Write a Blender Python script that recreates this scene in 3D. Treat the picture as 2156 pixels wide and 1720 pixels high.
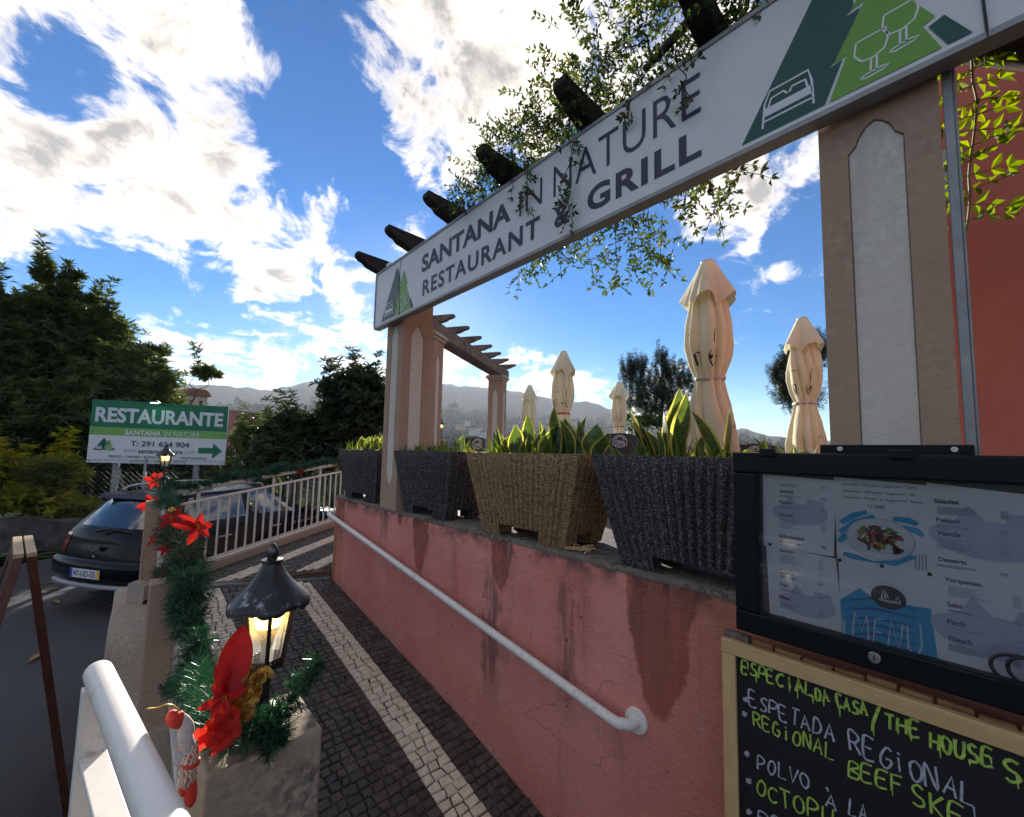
import bpy, bmesh, math, random
import numpy as np
from math import sin, cos, tan, atan2, radians, degrees, pi, hypot, sqrt
from mathutils import Vector, Matrix

random.seed(7); np.random.seed(7)
scene = bpy.context.scene
for _o in list(bpy.data.objects):
    bpy.data.objects.remove(_o)
COL = scene.collection

# ------------------------------------------------------------------ camera
# Eye is the origin. +Y runs along the pink wall, +X points across the ramp into the terrace.
FPX, CXP, CYP = 861.0, 1078.0, 885.0         # focal length and principal point, in a 2156 px wide picture
PITCH, ROLL, AZ = radians(4.5), radians(1.2), radians(42.7283)
_F = Vector((sin(AZ)*cos(PITCH), cos(AZ)*cos(PITCH), sin(PITCH)))
_R0 = Vector((cos(AZ), -sin(AZ), 0)); _U0 = _R0.cross(_F)
_R = _R0*cos(ROLL)+_U0*sin(ROLL); _U = _U0*cos(ROLL)-_R0*sin(ROLL)
cam_data = bpy.data.cameras.new('camera'); cam = bpy.data.objects.new('camera', cam_data); COL.objects.link(cam)
cam_data.sensor_fit = 'HORIZONTAL'; cam_data.sensor_width = 36
cam_data.lens = 36*FPX/2156; cam_data.shift_y = 25/2156
cam_data.clip_start = 0.02; cam_data.clip_end = 40000
cam.matrix_world = Matrix(((_R.x, _U.x, -_F.x, 0), (_R.y, _U.y, -_F.y, 0), (_R.z, _U.z, -_F.z, 0), (0, 0, 0, 1)))
scene.camera = cam

def ray(x, y): return _F+_R*((x-CXP)/FPX)-_U*((y-CYP)/FPX)
def onX(x, y, X): r = ray(x, y); return r*(X/r.x)
def onY(x, y, Y): r = ray(x, y); return r*(Y/r.y)
def onZ(x, y, Z): r = ray(x, y); return r*(Z/r.z)
def atd(x, y, d): r = ray(x, y); return r*(d/hypot(r.x, r.y))
def proj(p):
    p = Vector(p); d = p.dot(_F)
    return (CXP+FPX*p.dot(_R)/d, CYP-FPX*p.dot(_U)/d, d)

# ------------------------------------------------------------------ light
SUN_AZ, SUN_EL = radians(28.6), radians(17.5)
scene.view_settings.view_transform = 'Standard'; scene.view_settings.look = 'None'
scene.view_settings.exposure = EXPOSURE = 1.84
scene.view_settings.gamma = 1.0; scene.view_settings.use_curve_mapping = False
scene.render.engine = 'CYCLES'
scene.cycles.use_denoising = True
scene.cycles.max_bounces = 8; scene.cycles.diffuse_bounces = 4; scene.cycles.glossy_bounces = 3; scene.cycles.transparent_max_bounces = 16; scene.cycles.volume_bounces = 1
scene.cycles.sample_clamp_indirect = 6.0
sd = bpy.data.lights.new('sun', 'SUN'); so = bpy.data.objects.new('sun', sd); COL.objects.link(so)
sd.energy = 3.0; sd.angle = radians(0.55); sd.color = (1.0, 0.93, 0.84)
_S = Vector((sin(SUN_AZ)*cos(SUN_EL), cos(SUN_AZ)*cos(SUN_EL), sin(SUN_EL)))
so.rotation_euler = (-_S).to_track_quat('-Z', 'Y').to_euler()
so.location = _S*60

world = bpy.data.worlds.new('World'); scene.world = world; world.use_nodes = True
wn = world.node_tree; wn.nodes.clear()
def _sk():
    N, L = wn.nodes, wn.links
    def nd(t, **k):
        n = N.new(t)
        for a, b in k.items(): setattr(n, a, b)
        return n
    def put(s, v):
        if hasattr(v, 'is_output') or isinstance(v, bpy.types.NodeSocket): L.new(v, s)
        else: s.default_value = v
    def m(op, a, b=0.0, c=None, clamp=False):
        n = nd('ShaderNodeMath', operation=op, use_clamp=clamp)
        put(n.inputs[0], a); put(n.inputs[1], b)
        if c is not None: put(n.inputs[2], c)
        return n.outputs[0]
    def mr(v, a, b, c=0.0, d=1.0, smooth=True):
        n = nd('ShaderNodeMapRange', interpolation_type='SMOOTHSTEP' if smooth else 'LINEAR'); n.clamp = True
        put(n.inputs[0], v)
        for k, q in zip((1, 2, 3, 4), (a, b, c, d)): put(n.inputs[k], q)
        return n.outputs[0]
    def mix(f, a, b):
        n = nd('ShaderNodeMix', data_type='RGBA'); put(n.inputs[0], f); put(n.inputs[6], a); put(n.inputs[7], b)
        return n.outputs[2]
    tc = nd('ShaderNodeTexCoord'); D = tc.outputs['Generated']
    nrm = nd('ShaderNodeVectorMath', operation='NORMALIZE'); L.new(D, nrm.inputs[0]); D = nrm.outputs[0]
    sky = nd('ShaderNodeTexSky', sky_type='NISHITA', sun_disc=False)
    sky.sun_elevation = SUN_EL; sky.sun_rotation = SUN_AZ
    sky.altitude = 300; sky.air_density = 1.0; sky.dust_density = 0.12; sky.ozone_density = 3.0
    hs = nd('ShaderNodeHueSaturation'); hs.inputs['Hue'].default_value = 0.508; hs.inputs['Saturation'].default_value = 1.55; hs.inputs['Value'].default_value = 0.43
    L.new(sky.outputs[0], hs.inputs['Color'])
    sx = nd('ShaderNodeSeparateXYZ'); L.new(D, sx.inputs[0]); X, Y, Z = sx.outputs
    h = m('ADD', m('MAXIMUM', Z, 0.0), 0.16)
    cx = m('DIVIDE', X, h); cy = m('DIVIDE', Y, h)
    cv = nd('ShaderNodeCombineXYZ'); L.new(cx, cv.inputs[0]); L.new(cy, cv.inputs[1])
    def noise(vec, sc, det, rough, dist=0.0, off=(0, 0, 0)):
        mp = nd('ShaderNodeMapping'); mp.inputs['Location'].default_value = off; L.new(vec, mp.inputs[0])
        n = nd('ShaderNodeTexNoise'); n.noise_dimensions = '3D'
        n.inputs['Scale'].default_value = sc; n.inputs['Detail'].default_value = det
        n.inputs['Roughness'].default_value = rough; n.inputs['Distortion'].default_value = dist
        L.new(mp.outputs[0], n.inputs[0]); return n.outputs[0]
    P = cv.outputs[0]
    # a flat cloud layer seen in perspective, plus detail in the direction itself
    big = noise(P, 1.25, 3, 0.5, 0.3, (3.1, 1.7, 0))
    fine = noise(P, 4.6, 9, 0.66, 0.7, (0.3, 4.2, 0))
    dirn = noise(D, 8.5, 9, 0.68, 0.8, (5.0, 2.0, 1.0))
    n0 = m('ADD', m('MULTIPLY', m('SUBTRACT', big, 0.5), 1.6), m('MULTIPLY', m('SUBTRACT', fine, 0.5), 4.0))
    n0 = m('ADD', n0, m('MULTIPLY', m('SUBTRACT', dirn, 0.5), 3.4))
    cov = None
    for (px, py, rad, w) in CLOUDS:
        d = ray(px, py).normalized()
        vm = nd('ShaderNodeVectorMath', operation='DOT_PRODUCT'); L.new(D, vm.inputs[0]); vm.inputs[1].default_value = d
        b = m('MULTIPLY', mr(vm.outputs['Value'], cos(radians(rad)), 1.0), w)
        cov = b if cov is None else m('ADD', cov, b)
    bank = m('MULTIPLY', mr(Z, 0.24, 0.08), 0.30)          # low bank of cloud along the horizon
    dens = m('ADD', m('ADD', n0, cov), bank)
    dens = m('SUBTRACT', dens, 0.03)
    mask = m('MULTIPLY', mr(dens, -0.22, 0.85), mr(Z, -0.03, 0.0))
    # relief: thick middles and undersides turn grey, thin sunny edges stay white
    thick = mr(dens, 0.10, 1.2)
    rel = noise(P, 3.0, 6, 0.62, 0.4, (8.0, 1.0, 2.0))
    rel2 = noise(D, 8.0, 6, 0.62, 0.4, (2.0, 7.0, 2.0))
    rr_ = mr(m('ADD', m('MULTIPLY', rel, .5), m('MULTIPLY', rel2, .5)), 0.31, 0.66)
    sh = m('MULTIPLY', m('ADD', m('MULTIPLY', thick, 0.80), 0.40), rr_, None, True)
    sunv = nd('ShaderNodeVectorMath', operation='DOT_PRODUCT'); L.new(D, sunv.inputs[0]); sunv.inputs[1].default_value = _S
    glow = m('POWER', m('MAXIMUM', sunv.outputs['Value'], 0.0), 60.0)
    white = mix(sh, (*CLOUD_LIT, 1), (*CLOUD_DARK, 1))
    gl = nd('ShaderNodeMix', data_type='RGBA', blend_type='ADD'); gl.inputs[0].default_value = 1.0
    gcol = nd('ShaderNodeVectorMath', operation='SCALE'); gcol.inputs[0].default_value = (1.0, 0.88, 0.66); L.new(m('MULTIPLY', glow, 0.08/SKY_STRENGTH), gcol.inputs['Scale'])
    L.new(white, gl.inputs[6]); L.new(gcol.outputs[0], gl.inputs[7])
    col = mix(mask, hs.outputs[0], gl.outputs[2])
    bg = nd('ShaderNodeBackground'); L.new(col, bg.inputs[0]); bg.inputs[1].default_value = SKY_STRENGTH
    out = nd('ShaderNodeOutputWorld'); L.new(bg.outputs[0], out.inputs[0])
SKY_STRENGTH = 0.10
CLOUD_LIT = (6.3, 5.65, 4.85); CLOUD_DARK = (1.45, 1.4, 1.35)
# where the cloud banks and the blue gaps of that afternoon stand (picture position, size in degrees, amount)
CLOUDS = [(150, -40, 22, 0.31), (420, 40, 12, 0.31), (60, 330, 13, 0.31), (230, 300, 12, 0.25), (420, 330, 10, 0.34), (500, 500, 9, 0.31), (640, 640, 8, 0.31), (40, 470, 7, 0.25), (300, 640, 7, 0.15),
          (680, 450, 4, 0.28), (670, 530, 4, 0.25), (620, 130, 3.5, 0.25), (1000, 20, 13, 0.37), (870, 150, 8, 0.31), (1080, 200, 9, 0.31), (920, 320, 7, 0.31), (880, 470, 4, 0.22), (1280, -60, 14, 0.31),
          (1540, 420, 7, 0.50), (1470, 460, 5, 0.31), (1640, 360, 5, 0.31), (1652, 572, 2.2, 0.56), (690, 345, 2.4, 0.43), (780, 590, 3.5, 0.31), (1560, 780, 2, 0.31),
          (330, 770, 7, 0.15), (560, 760, 7, 0.15), (760, 760, 6, 0.2), (900, 790, 7, 0.31), (1150, 800, 9, 0.31), (1400, 800, 7, 0.22),
          (620, 30, 6, -0.72), (560, 10, 5, -0.40), (700, 200, 7, -0.80), (780, 380, 6, -0.80), (760, 500, 5, -0.72), (620, 380, 4, -0.56), (630, 280, 5, -0.56), (590, 470, 3, -0.24),
          (100, 140, 5, -0.80), (170, 190, 4, -0.56), (30, 110, 4, -0.48), (60, 560, 6, -0.64), (400, 640, 5, -0.64), (230, 540, 6, -0.72), (480, 620, 3, -0.40), (840, 420, 4, -0.48),
          (1080, 560, 13, -1.20), (1250, 600, 13, -1.20), (1000, 640, 8, -0.80), (1720, 700, 10, -1.04), (1420, 620, 9, -1.12), (1700, 480, 5, -0.72), (1600, 840, 9, -0.72), (1750, 880, 10, -0.56), (1350, 690, 8, -0.72), (1150, 480, 6, -0.64), (1330, 500, 6, -0.64)]
_sk()
world.cycles.sampling_method = 'MANUAL'; world.cycles.sample_map_resolution = 512
# ------------------------------------------------------------------ helpers
def link(o): COL.objects.link(o); return o
def tag(o, label=None, cat=None, group=None, kind=None):
    if label: o['label'] = label
    if cat: o['category'] = cat
    if group: o['group'] = group
    if kind: o['kind'] = kind
    return o
def thing(name, label, cat, loc=(0, 0, 0), group=None):
    o = link(bpy.data.objects.new(name, None)); o.location = loc; o.empty_display_size = .1
    return tag(o, label, cat, group)
def attach(o, parent):
    if parent is not None:
        o.parent = parent; o.matrix_parent_inverse = Matrix.Translation(-_wloc(parent))
def _wloc(o):
    return Vector(o.location) if o.type == 'EMPTY' else Vector((0, 0, 0))
def mesh_np(name, v, f, mats, mi=None, smooth=False, angle=None):
    me = bpy.data.meshes.new(name)
    me.from_pydata([tuple(map(float, p)) for p in v] if not isinstance(v, np.ndarray) else v.tolist(), [], f if isinstance(f, list) else f.tolist())
    if not isinstance(mats, (list, tuple)): mats = [mats]
    for q in mats: me.materials.append(q)
    if mi is not None: me.polygons.foreach_set('material_index', np.array(mi, dtype=np.int32))
    if smooth:
        me.polygons.foreach_set('use_smooth', np.ones(len(me.polygons), dtype=bool))
        if angle: me.set_sharp_from_angle(angle=radians(angle))
    me.update(); return me
def obj(name, me, parent=None):
    o = link(bpy.data.objects.new(name, me)); attach(o, parent); return o
def frame(d):
    d = Vector(d).normalized(); a = Vector((0, 0, 1)) if abs(d.z) < .95 else Vector((1, 0, 0))
    u = d.cross(a).normalized(); return d, u, u.cross(d)
class MB:
    def __init__(s): s.v = []; s.f = []; s.mi = []
    def add(s, v, f, m=0):
        k = len(s.v); s.v += [tuple(p) for p in v]
        s.f += [tuple(i+k for i in q) for q in f]; s.mi += [m]*len(f); return s
    def box(s, x0, x1, y0, y1, z0, z1, m=0):
        return s.obox(((x0+x1)/2, (y0+y1)/2, (z0+z1)/2), ((x1-x0)/2, 0, 0), (0, (y1-y0)/2, 0), (0, 0, (z1-z0)/2), m)
    def obox(s, c, a, b, d, m=0):
        c, a, b, d = map(Vector, (c, a, b, d))
        v = [c+a*i+b*j+d*k for k in (-1, 1) for j in (-1, 1) for i in (-1, 1)]
        f = [(0, 2, 3, 1), (4, 5, 7, 6), (0, 1, 5, 4), (2, 6, 7, 3), (0, 4, 6, 2), (1, 3, 7, 5)]
        if a.cross(b).dot(d) < 0: f = [q[::-1] for q in f]
        return s.add(v, f, m)
    def bar(s, p, q, w, h, up=(0, 0, 1), m=0):
        p, q = Vector(p), Vector(q); d = (q-p); u = d.cross(Vector(up)).normalized(); n = u.cross(d).normalized()
        return s.obox((p+q)/2, d/2, u*w/2, n*h/2, m)
    def tube(s, pts, r, n=10, caps=True, m=0, rscale=None):
        pts = [Vector(p) for p in pts]; k = len(pts)
        rs = r if isinstance(r, (list, tuple)) else [r]*k
        T = [(pts[min(i+1, k-1)]-pts[max(i-1, 0)]).normalized() for i in range(k)]
        _, u, w = frame(T[0]); v = []
        for i in range(k):
            u = (u-T[i]*u.dot(T[i]))
            u = u.normalized() if u.length > 1e-6 else frame(T[i])[1]
            w = T[i].cross(u)
            for j in range(n):
                a = 2*pi*j/n; v.append(pts[i]+(u*cos(a)+w*sin(a))*rs[i])
        f = [(i*n+j, i*n+(j+1) % n, (i+1)*n+(j+1) % n, (i+1)*n+j) for i in range(k-1) for j in range(n)]
        if caps: f += [tuple(range(n))[::-1], tuple((k-1)*n+j for j in range(n))]
        return s.add(v, f, m)
    def lathe(s, prof, n=24, c=(0, 0, 0), ax=(0, 0, 1), m=0, fn=None, closed=False):
        c = Vector(c); d, u, w = frame(ax); 
        if abs(d.z) > .99: u, w = Vector((1, 0, 0)), Vector((0, 1, 0))*(1 if d.z > 0 else -1)
        v = []
        for i, (r, z) in enumerate(prof):
            for j in range(n):
                a = 2*pi*j/n; rr, zz = (r, z) if fn is None else fn(r, z, a, i)
                v.append(c+(u*cos(a)+w*sin(a))*rr+d*zz)
        f = [(i*n+j, i*n+(j+1) % n, (i+1)*n+(j+1) % n, (i+1)*n+j) for i in range(len(prof)-1) for j in range(n)]
        if closed: f += [tuple(range(n))[::-1], tuple((len(prof)-1)*n+j for j in range(n))]
        return s.add(v, f, m)
    def grid(s, P, m=0, flip=False):
        a, b = len(P), len(P[0]); v = [p for r in P for p in r]
        f = [(i*b+j, i*b+j+1, (i+1)*b+j+1, (i+1)*b+j) for i in range(a-1) for j in range(b-1)]
        if flip: f = [q[::-1] for q in f]
        return s.add(v, f, m)
    def prism(s, poly, o, a, b, t, m=0):
        "poly in (a,b) axes from o, pushed along t"
        o, a, b, t = map(Vector, (o, a, b, t)); n = len(poly)
        v = [o+a*x+b*y for x, y in poly]; v += [p+t for p in v]
        f = [tuple(range(n)), tuple(range(2*n-1, n-1, -1))]+[(i+n, (i+1) % n+n, (i+1) % n, i) for i in range(n)]
        area = sum(poly[i][0]*poly[(i+1) % n][1]-poly[(i+1) % n][0]*poly[i][1] for i in range(n))
        if (a.cross(b)).dot(t)*area > 0: f = [q[::-1] for q in f]
        return s.add(v, f, m)
    def ribbon(s, pts, w, o, a, b, t=None, m=0):
        "flat stroke along a 2-D polyline"
        o, a, b = map(Vector, (o, a, b)); P = [Vector(p) for p in pts]; v = []
        for i, p in enumerate(P):
            d = (P[min(i+1, len(P)-1)]-P[max(i-1, 0)]); d = d.normalized() if d.length > 1e-9 else Vector((1, 0))
            ww = w[i] if isinstance(w, (list, tuple)) else w
            nn = Vector((-d.y, d.x))*ww/2
            for q in (p+nn, p-nn): v.append(o+a*q.x+b*q.y)
        f = [(2*i, 2*i+1, 2*i+3, 2*i+2) for i in range(len(P)-1)]
        return s.add(v, f, m)
    def build(s, name, mats, parent=None, smooth=False, angle=None, bevel=None):
        o = obj(name, mesh_np(name, s.v, s.f, mats, s.mi, smooth, angle), parent)
        if bevel:
            b = o.modifiers.new('bevel', 'BEVEL'); b.width = bevel; b.segments = 2; b.limit_method = 'ANGLE'; b.angle_limit = radians(40)
        return o
def catmull(P, k=8):
    P = [Vector(p) for p in P]; out = []
    for i in range(len(P)-1):
        a, b, c, d = P[max(i-1, 0)], P[i], P[i+1], P[min(i+2, len(P)-1)]
        for j in range(k):
            t = j/k
            out.append(.5*((2*b)+(c-a)*t+(2*a-5*b+4*c-d)*t*t+(3*b-a-3*c+d)*t**3))
    return out+[P[-1]]
# text and filled outlines as flat plates
def _curve_mesh(cu):
    o = bpy.data.objects.new('tmp', cu); me = bpy.data.meshes.new_from_object(o)
    v = np.array([tuple(p.co) for p in me.vertices]).reshape(-1, 3); f = [tuple(p.vertices) for p in me.polygons]
    bpy.data.objects.remove(o); bpy.data.meshes.remove(me); return v, f
_tc = {}
def text_geo(body, bold=0.0, shear=0.0, spacing=1.0):
    k = (body, bold, shear, spacing)
    if k not in _tc:
        cu = bpy.data.curves.new('t', 'FONT'); cu.body = body; cu.size = 1; cu.offset = bold; cu.shear = shear
        cu.space_character = spacing; cu.resolution_u = 4; cu.fill_mode = 'FRONT'
        _tc[k] = _curve_mesh(cu); bpy.data.curves.remove(cu)
    return _tc[k]
def put_text(mb, body, o, a, b, box, bold=0.0, shear=0.0, m=0, keep=None, spacing=1.0):
    "fit the text into box=(x0,x1,y0,y1) of the plane o + a*x + b*y; keep=height only, aligned left/centre"
    v, f = text_geo(body, bold, shear, spacing)
    if not len(v): return
    o, a, b = map(Vector, (o, a, b))
    x0, y0 = v[:, 0].min(), v[:, 1].min(); x1, y1 = v[:, 0].max(), v[:, 1].max()
    X0, X1, Y0, Y1 = box; sx = (X1-X0)/(x1-x0); sy = (Y1-Y0)/(y1-y0)
    flip = a.cross(b).length and False
    mb.add([o+a*(X0+(p[0]-x0)*sx)+b*(Y0+(p[1]-y0)*sy) for p in v], f, m)
def plate_geo(outlines, ext=0.0):
    cu = bpy.data.curves.new('c', 'CURVE'); cu.dimensions = '2D'; cu.fill_mode = 'BOTH' if ext else 'FRONT'; cu.extrude = ext
    for P in outlines:
        sp = cu.splines.new('POLY'); sp.points.add(len(P)-1); sp.use_cyclic_u = True
        for q, p in zip(sp.points, P): q.co = (p[0], p[1], 0, 1)
    r = _curve_mesh(cu); bpy.data.curves.remove(cu); return r
def put_plate(mb, outlines, o, a, b, n=None, ext=0.0, m=0):
    v, f = plate_geo(outlines, ext); o, a, b = map(Vector, (o, a, b)); n = Vector(n) if n else Vector((0, 0, 0))
    mb.add([o+a*p[0]+b*p[1]+n*p[2] for p in v], f, m)
# leaves: folded diamonds; arrays (N,3)
def _n(a): return a/np.maximum(np.linalg.norm(a, axis=-1, keepdims=True), 1e-9)
def leaf_arr(p, d, up, L, W, fold=.25, droop=0.15):
    d = _n(d); s = _n(np.cross(d, up)); n = np.cross(s, d)
    L = np.broadcast_to(np.asarray(L, float), (len(p),))[:, None]; W = np.broadcast_to(np.asarray(W, float), (len(p),))[:, None]
    mid = p+d*L*.45
    tip = p+d*L-n*L*droop
    a = mid+s*W*.5+n*W*fold; b = mid-s*W*.5+n*W*fold
    v = np.stack([p, a, tip, b], 1).reshape(-1, 3)
    k = np.arange(len(p))[:, None]*4
    f = np.concatenate([k+np.array([[0, 1, 2]]), k+np.array([[0, 2, 3]])], 0)
    return v, f
def whorls(c, ax, n, L, W, rng, tilt=(.1, .9)):
    "rosettes of leaves round points c with axis ax"
    N = len(c); ax = _n(ax); r = rng.normal(size=(N, 3)); u = _n(np.cross(ax, r)); w = np.cross(ax, u)
    P = np.repeat(c, n, 0); A = np.repeat(ax, n, 0); U = np.repeat(u, n, 0); Wv = np.repeat(w, n, 0)
    ang = np.tile(np.arange(n)*2*pi/n, N)+rng.uniform(-.35, .35, N*n); t = rng.uniform(tilt[0], tilt[1], N*n)[:, None]
    d = (U*np.cos(ang)[:, None]+Wv*np.sin(ang)[:, None])*(1-t*.5)+A*t
    P = P-A*rng.uniform(0, .6, N*n)[:, None]*L*.5
    return leaf_arr(P, d, A, L*rng.uniform(.6, 1.15, N*n), W*rng.uniform(.8, 1.2, N*n))
def tufts(pts, r, n, L, rng, w=.0013, per=22):
    "sprigs of needles set unevenly round a wire, as on a tinsel garland"
    P = np.array([tuple(p) for p in pts]); seg = np.linalg.norm(P[1:]-P[:-1], axis=1); cs = np.r_[0, np.cumsum(seg)]; k = max(6, n//per)
    t = rng.uniform(0, cs[-1], k); i = np.clip(np.searchsorted(cs, t)-1, 0, len(seg)-1); u = ((t-cs[i])/seg[i])[:, None]
    c = P[i]*(1-u)+P[i+1]*u; T = _n(P[i+1]-P[i]); d = rng.normal(size=(k, 3)); d = _n(d-T*(d*T).sum(1, keepdims=True)*.7)
    rr = np.interp(t/cs[-1], np.linspace(0, 1, len(r)), r)[:, None]*rng.uniform(.45, 1.25, (k, 1)); rk = rr/np.max(r)
    C = np.repeat(c, per, 0); Dd = np.repeat(d, per, 0); R = np.repeat(rr, per, 0); K = np.repeat(rk, per, 0); m = len(C)
    q = rng.uniform(0.05, 1, (m, 1)); p = C+Dd*R*q*.75; dv = _n(Dd*.75+rng.normal(size=(m, 3))*.55); tip = p+dv*L*np.clip(K, .45, 1.1)*rng.uniform(.6, 1.1, (m, 1)); s = _n(np.cross(dv, rng.normal(size=(m, 3))))*w
    v = np.stack([p-s, p+s, tip+s*.5, tip-s*.5], 1).reshape(-1, 3); kk = np.arange(m)[:, None]*4
    return v, np.concatenate([kk+np.array([[0, 1, 2]]), kk+np.array([[0, 2, 3]])], 0)
class LV:
    def __init__(s): s.v = []; s.f = []; s.k = 0; s.mi = []
    def add(s, vf, m=0):
        v, f = vf; s.v.append(np.asarray(v)); s.f.append(np.asarray(f)+s.k); s.k += len(v); s.mi.append(np.full(len(f), m)); return s
    def build(s, name, mats, parent=None):
        return obj(name, mesh_np(name, np.concatenate(s.v), np.concatenate(s.f), mats, np.concatenate(s.mi)), parent)
def clump_pts(blobs, n, rng, size=.34, per=26):
    "leaf points gathered in uneven clumps over the blobs, with bare gaps between and upright shoots on top"
    C = []; A = []; w = np.array([b[3]*b[5]+b[4]*b[5] for b in blobs]); w = w/w.sum()
    for b, q in zip(blobs, w):
        k = max(2, int(n*q/per)); rad = np.array(b[3:6]); d = _n(rng.normal(size=(k, 3))); d[:, 2] = np.where(d[:, 2] < -.45, -d[:, 2], d[:, 2])
        cc = np.array(b[:3])+d*rad*rng.uniform(.45, 1.08, (k, 1)); cr = min(size*rng.uniform(.8, 1.3), rad.min()*.8)
        for c, dd in zip(cc, d):
            m = int(per*rng.uniform(.6, 1.4)); v = rng.normal(size=(m, 3))*.5*cr*np.array([1, 1, .75]); C.append(c+v); A.append(_n(dd+np.array([0, 0, .7])+rng.normal(size=(m, 3))*.4))
            if dd[2] > .25 and rng.uniform() < .55:
                h = rng.uniform(.35, 1.0)*size*2.4; ns = int(5+h*7); t = np.linspace(0, 1, ns)[:, None]; ax = _n(dd*.35+np.array([0, 0, 1.]))
                C.append(c+ax*h*t+rng.normal(size=(ns, 3))*.04); A.append(np.repeat(ax[None], ns, 0))
    return np.concatenate(C), np.concatenate(A)
def blob_pts(blobs, n, rng, shell=.55):
    "points in the outer part of ellipsoids (cx,cy,cz,rx,ry,rz) with outward directions"
    w = np.array([b[3]*b[5]+b[4]*b[5] for b in blobs]); w = w/w.sum(); C = []; A = []
    for b, q in zip(blobs, w):
        k = max(26, int(n*q)); d = _n(rng.normal(size=(k, 3))); d[:, 2] = np.where(d[:, 2] < -.5, -d[:, 2], d[:, 2])
        r = shell+(1-shell)*rng.uniform(0, 1, (k, 1))**.6; r = r*(1+.12*np.sin(d[:, :1]*9+d[:, 2:]*7))
        C.append(np.array(b[:3])+d*r*np.array(b[3:6])); A.append(_n(d*np.array([1, 1, 1.])+np.array([0, 0, .55])))
    return np.concatenate(C), np.concatenate(A)
def needles(pts, r, n, L, rng, w=.0016, fwd=.5):
    "tinsel needles round a polyline"
    P = np.array([tuple(p) for p in pts]); seg = np.linalg.norm(P[1:]-P[:-1], axis=1); cs = np.r_[0, np.cumsum(seg)]
    t = rng.uniform(0, cs[-1], n); i = np.clip(np.searchsorted(cs, t)-1, 0, len(seg)-1); u = ((t-cs[i])/seg[i])[:, None]
    c = P[i]*(1-u)+P[i+1]*u; T = _n(P[i+1]-P[i]); d = rng.normal(size=(n, 3)); d = _n(d-T*(d*T).sum(1, keepdims=True)+1e-6)
    rr = r if np.isscalar(r) else np.interp(t/cs[-1], np.linspace(0, 1, len(r)), r)[:, None]
    s0 = rng.uniform(0, .55, (n, 1)); p = c+d*rr*s0; q = _n(d+T*rng.uniform(-fwd, fwd, (n, 1))+rng.normal(size=(n, 3))*.25)
    LL = L*rng.uniform(.6, 1.2, (n, 1)) if np.isscalar(L) else L
    tip = p+q*np.maximum(LL, 0.004)*np.clip(rr/np.max(rr), .4, 1) if not np.isscalar(rr) else p+q*LL
    s = _n(np.cross(q, rng.normal(size=(n, 3))))*w
    v = np.stack([p-s, p+s, tip+s*.5, tip-s*.5], 1).reshape(-1, 3); k = np.arange(n)[:, None]*4
    return v, np.concatenate([k+np.array([[0, 1, 2]]), k+np.array([[0, 2, 3]])], 0)

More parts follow.
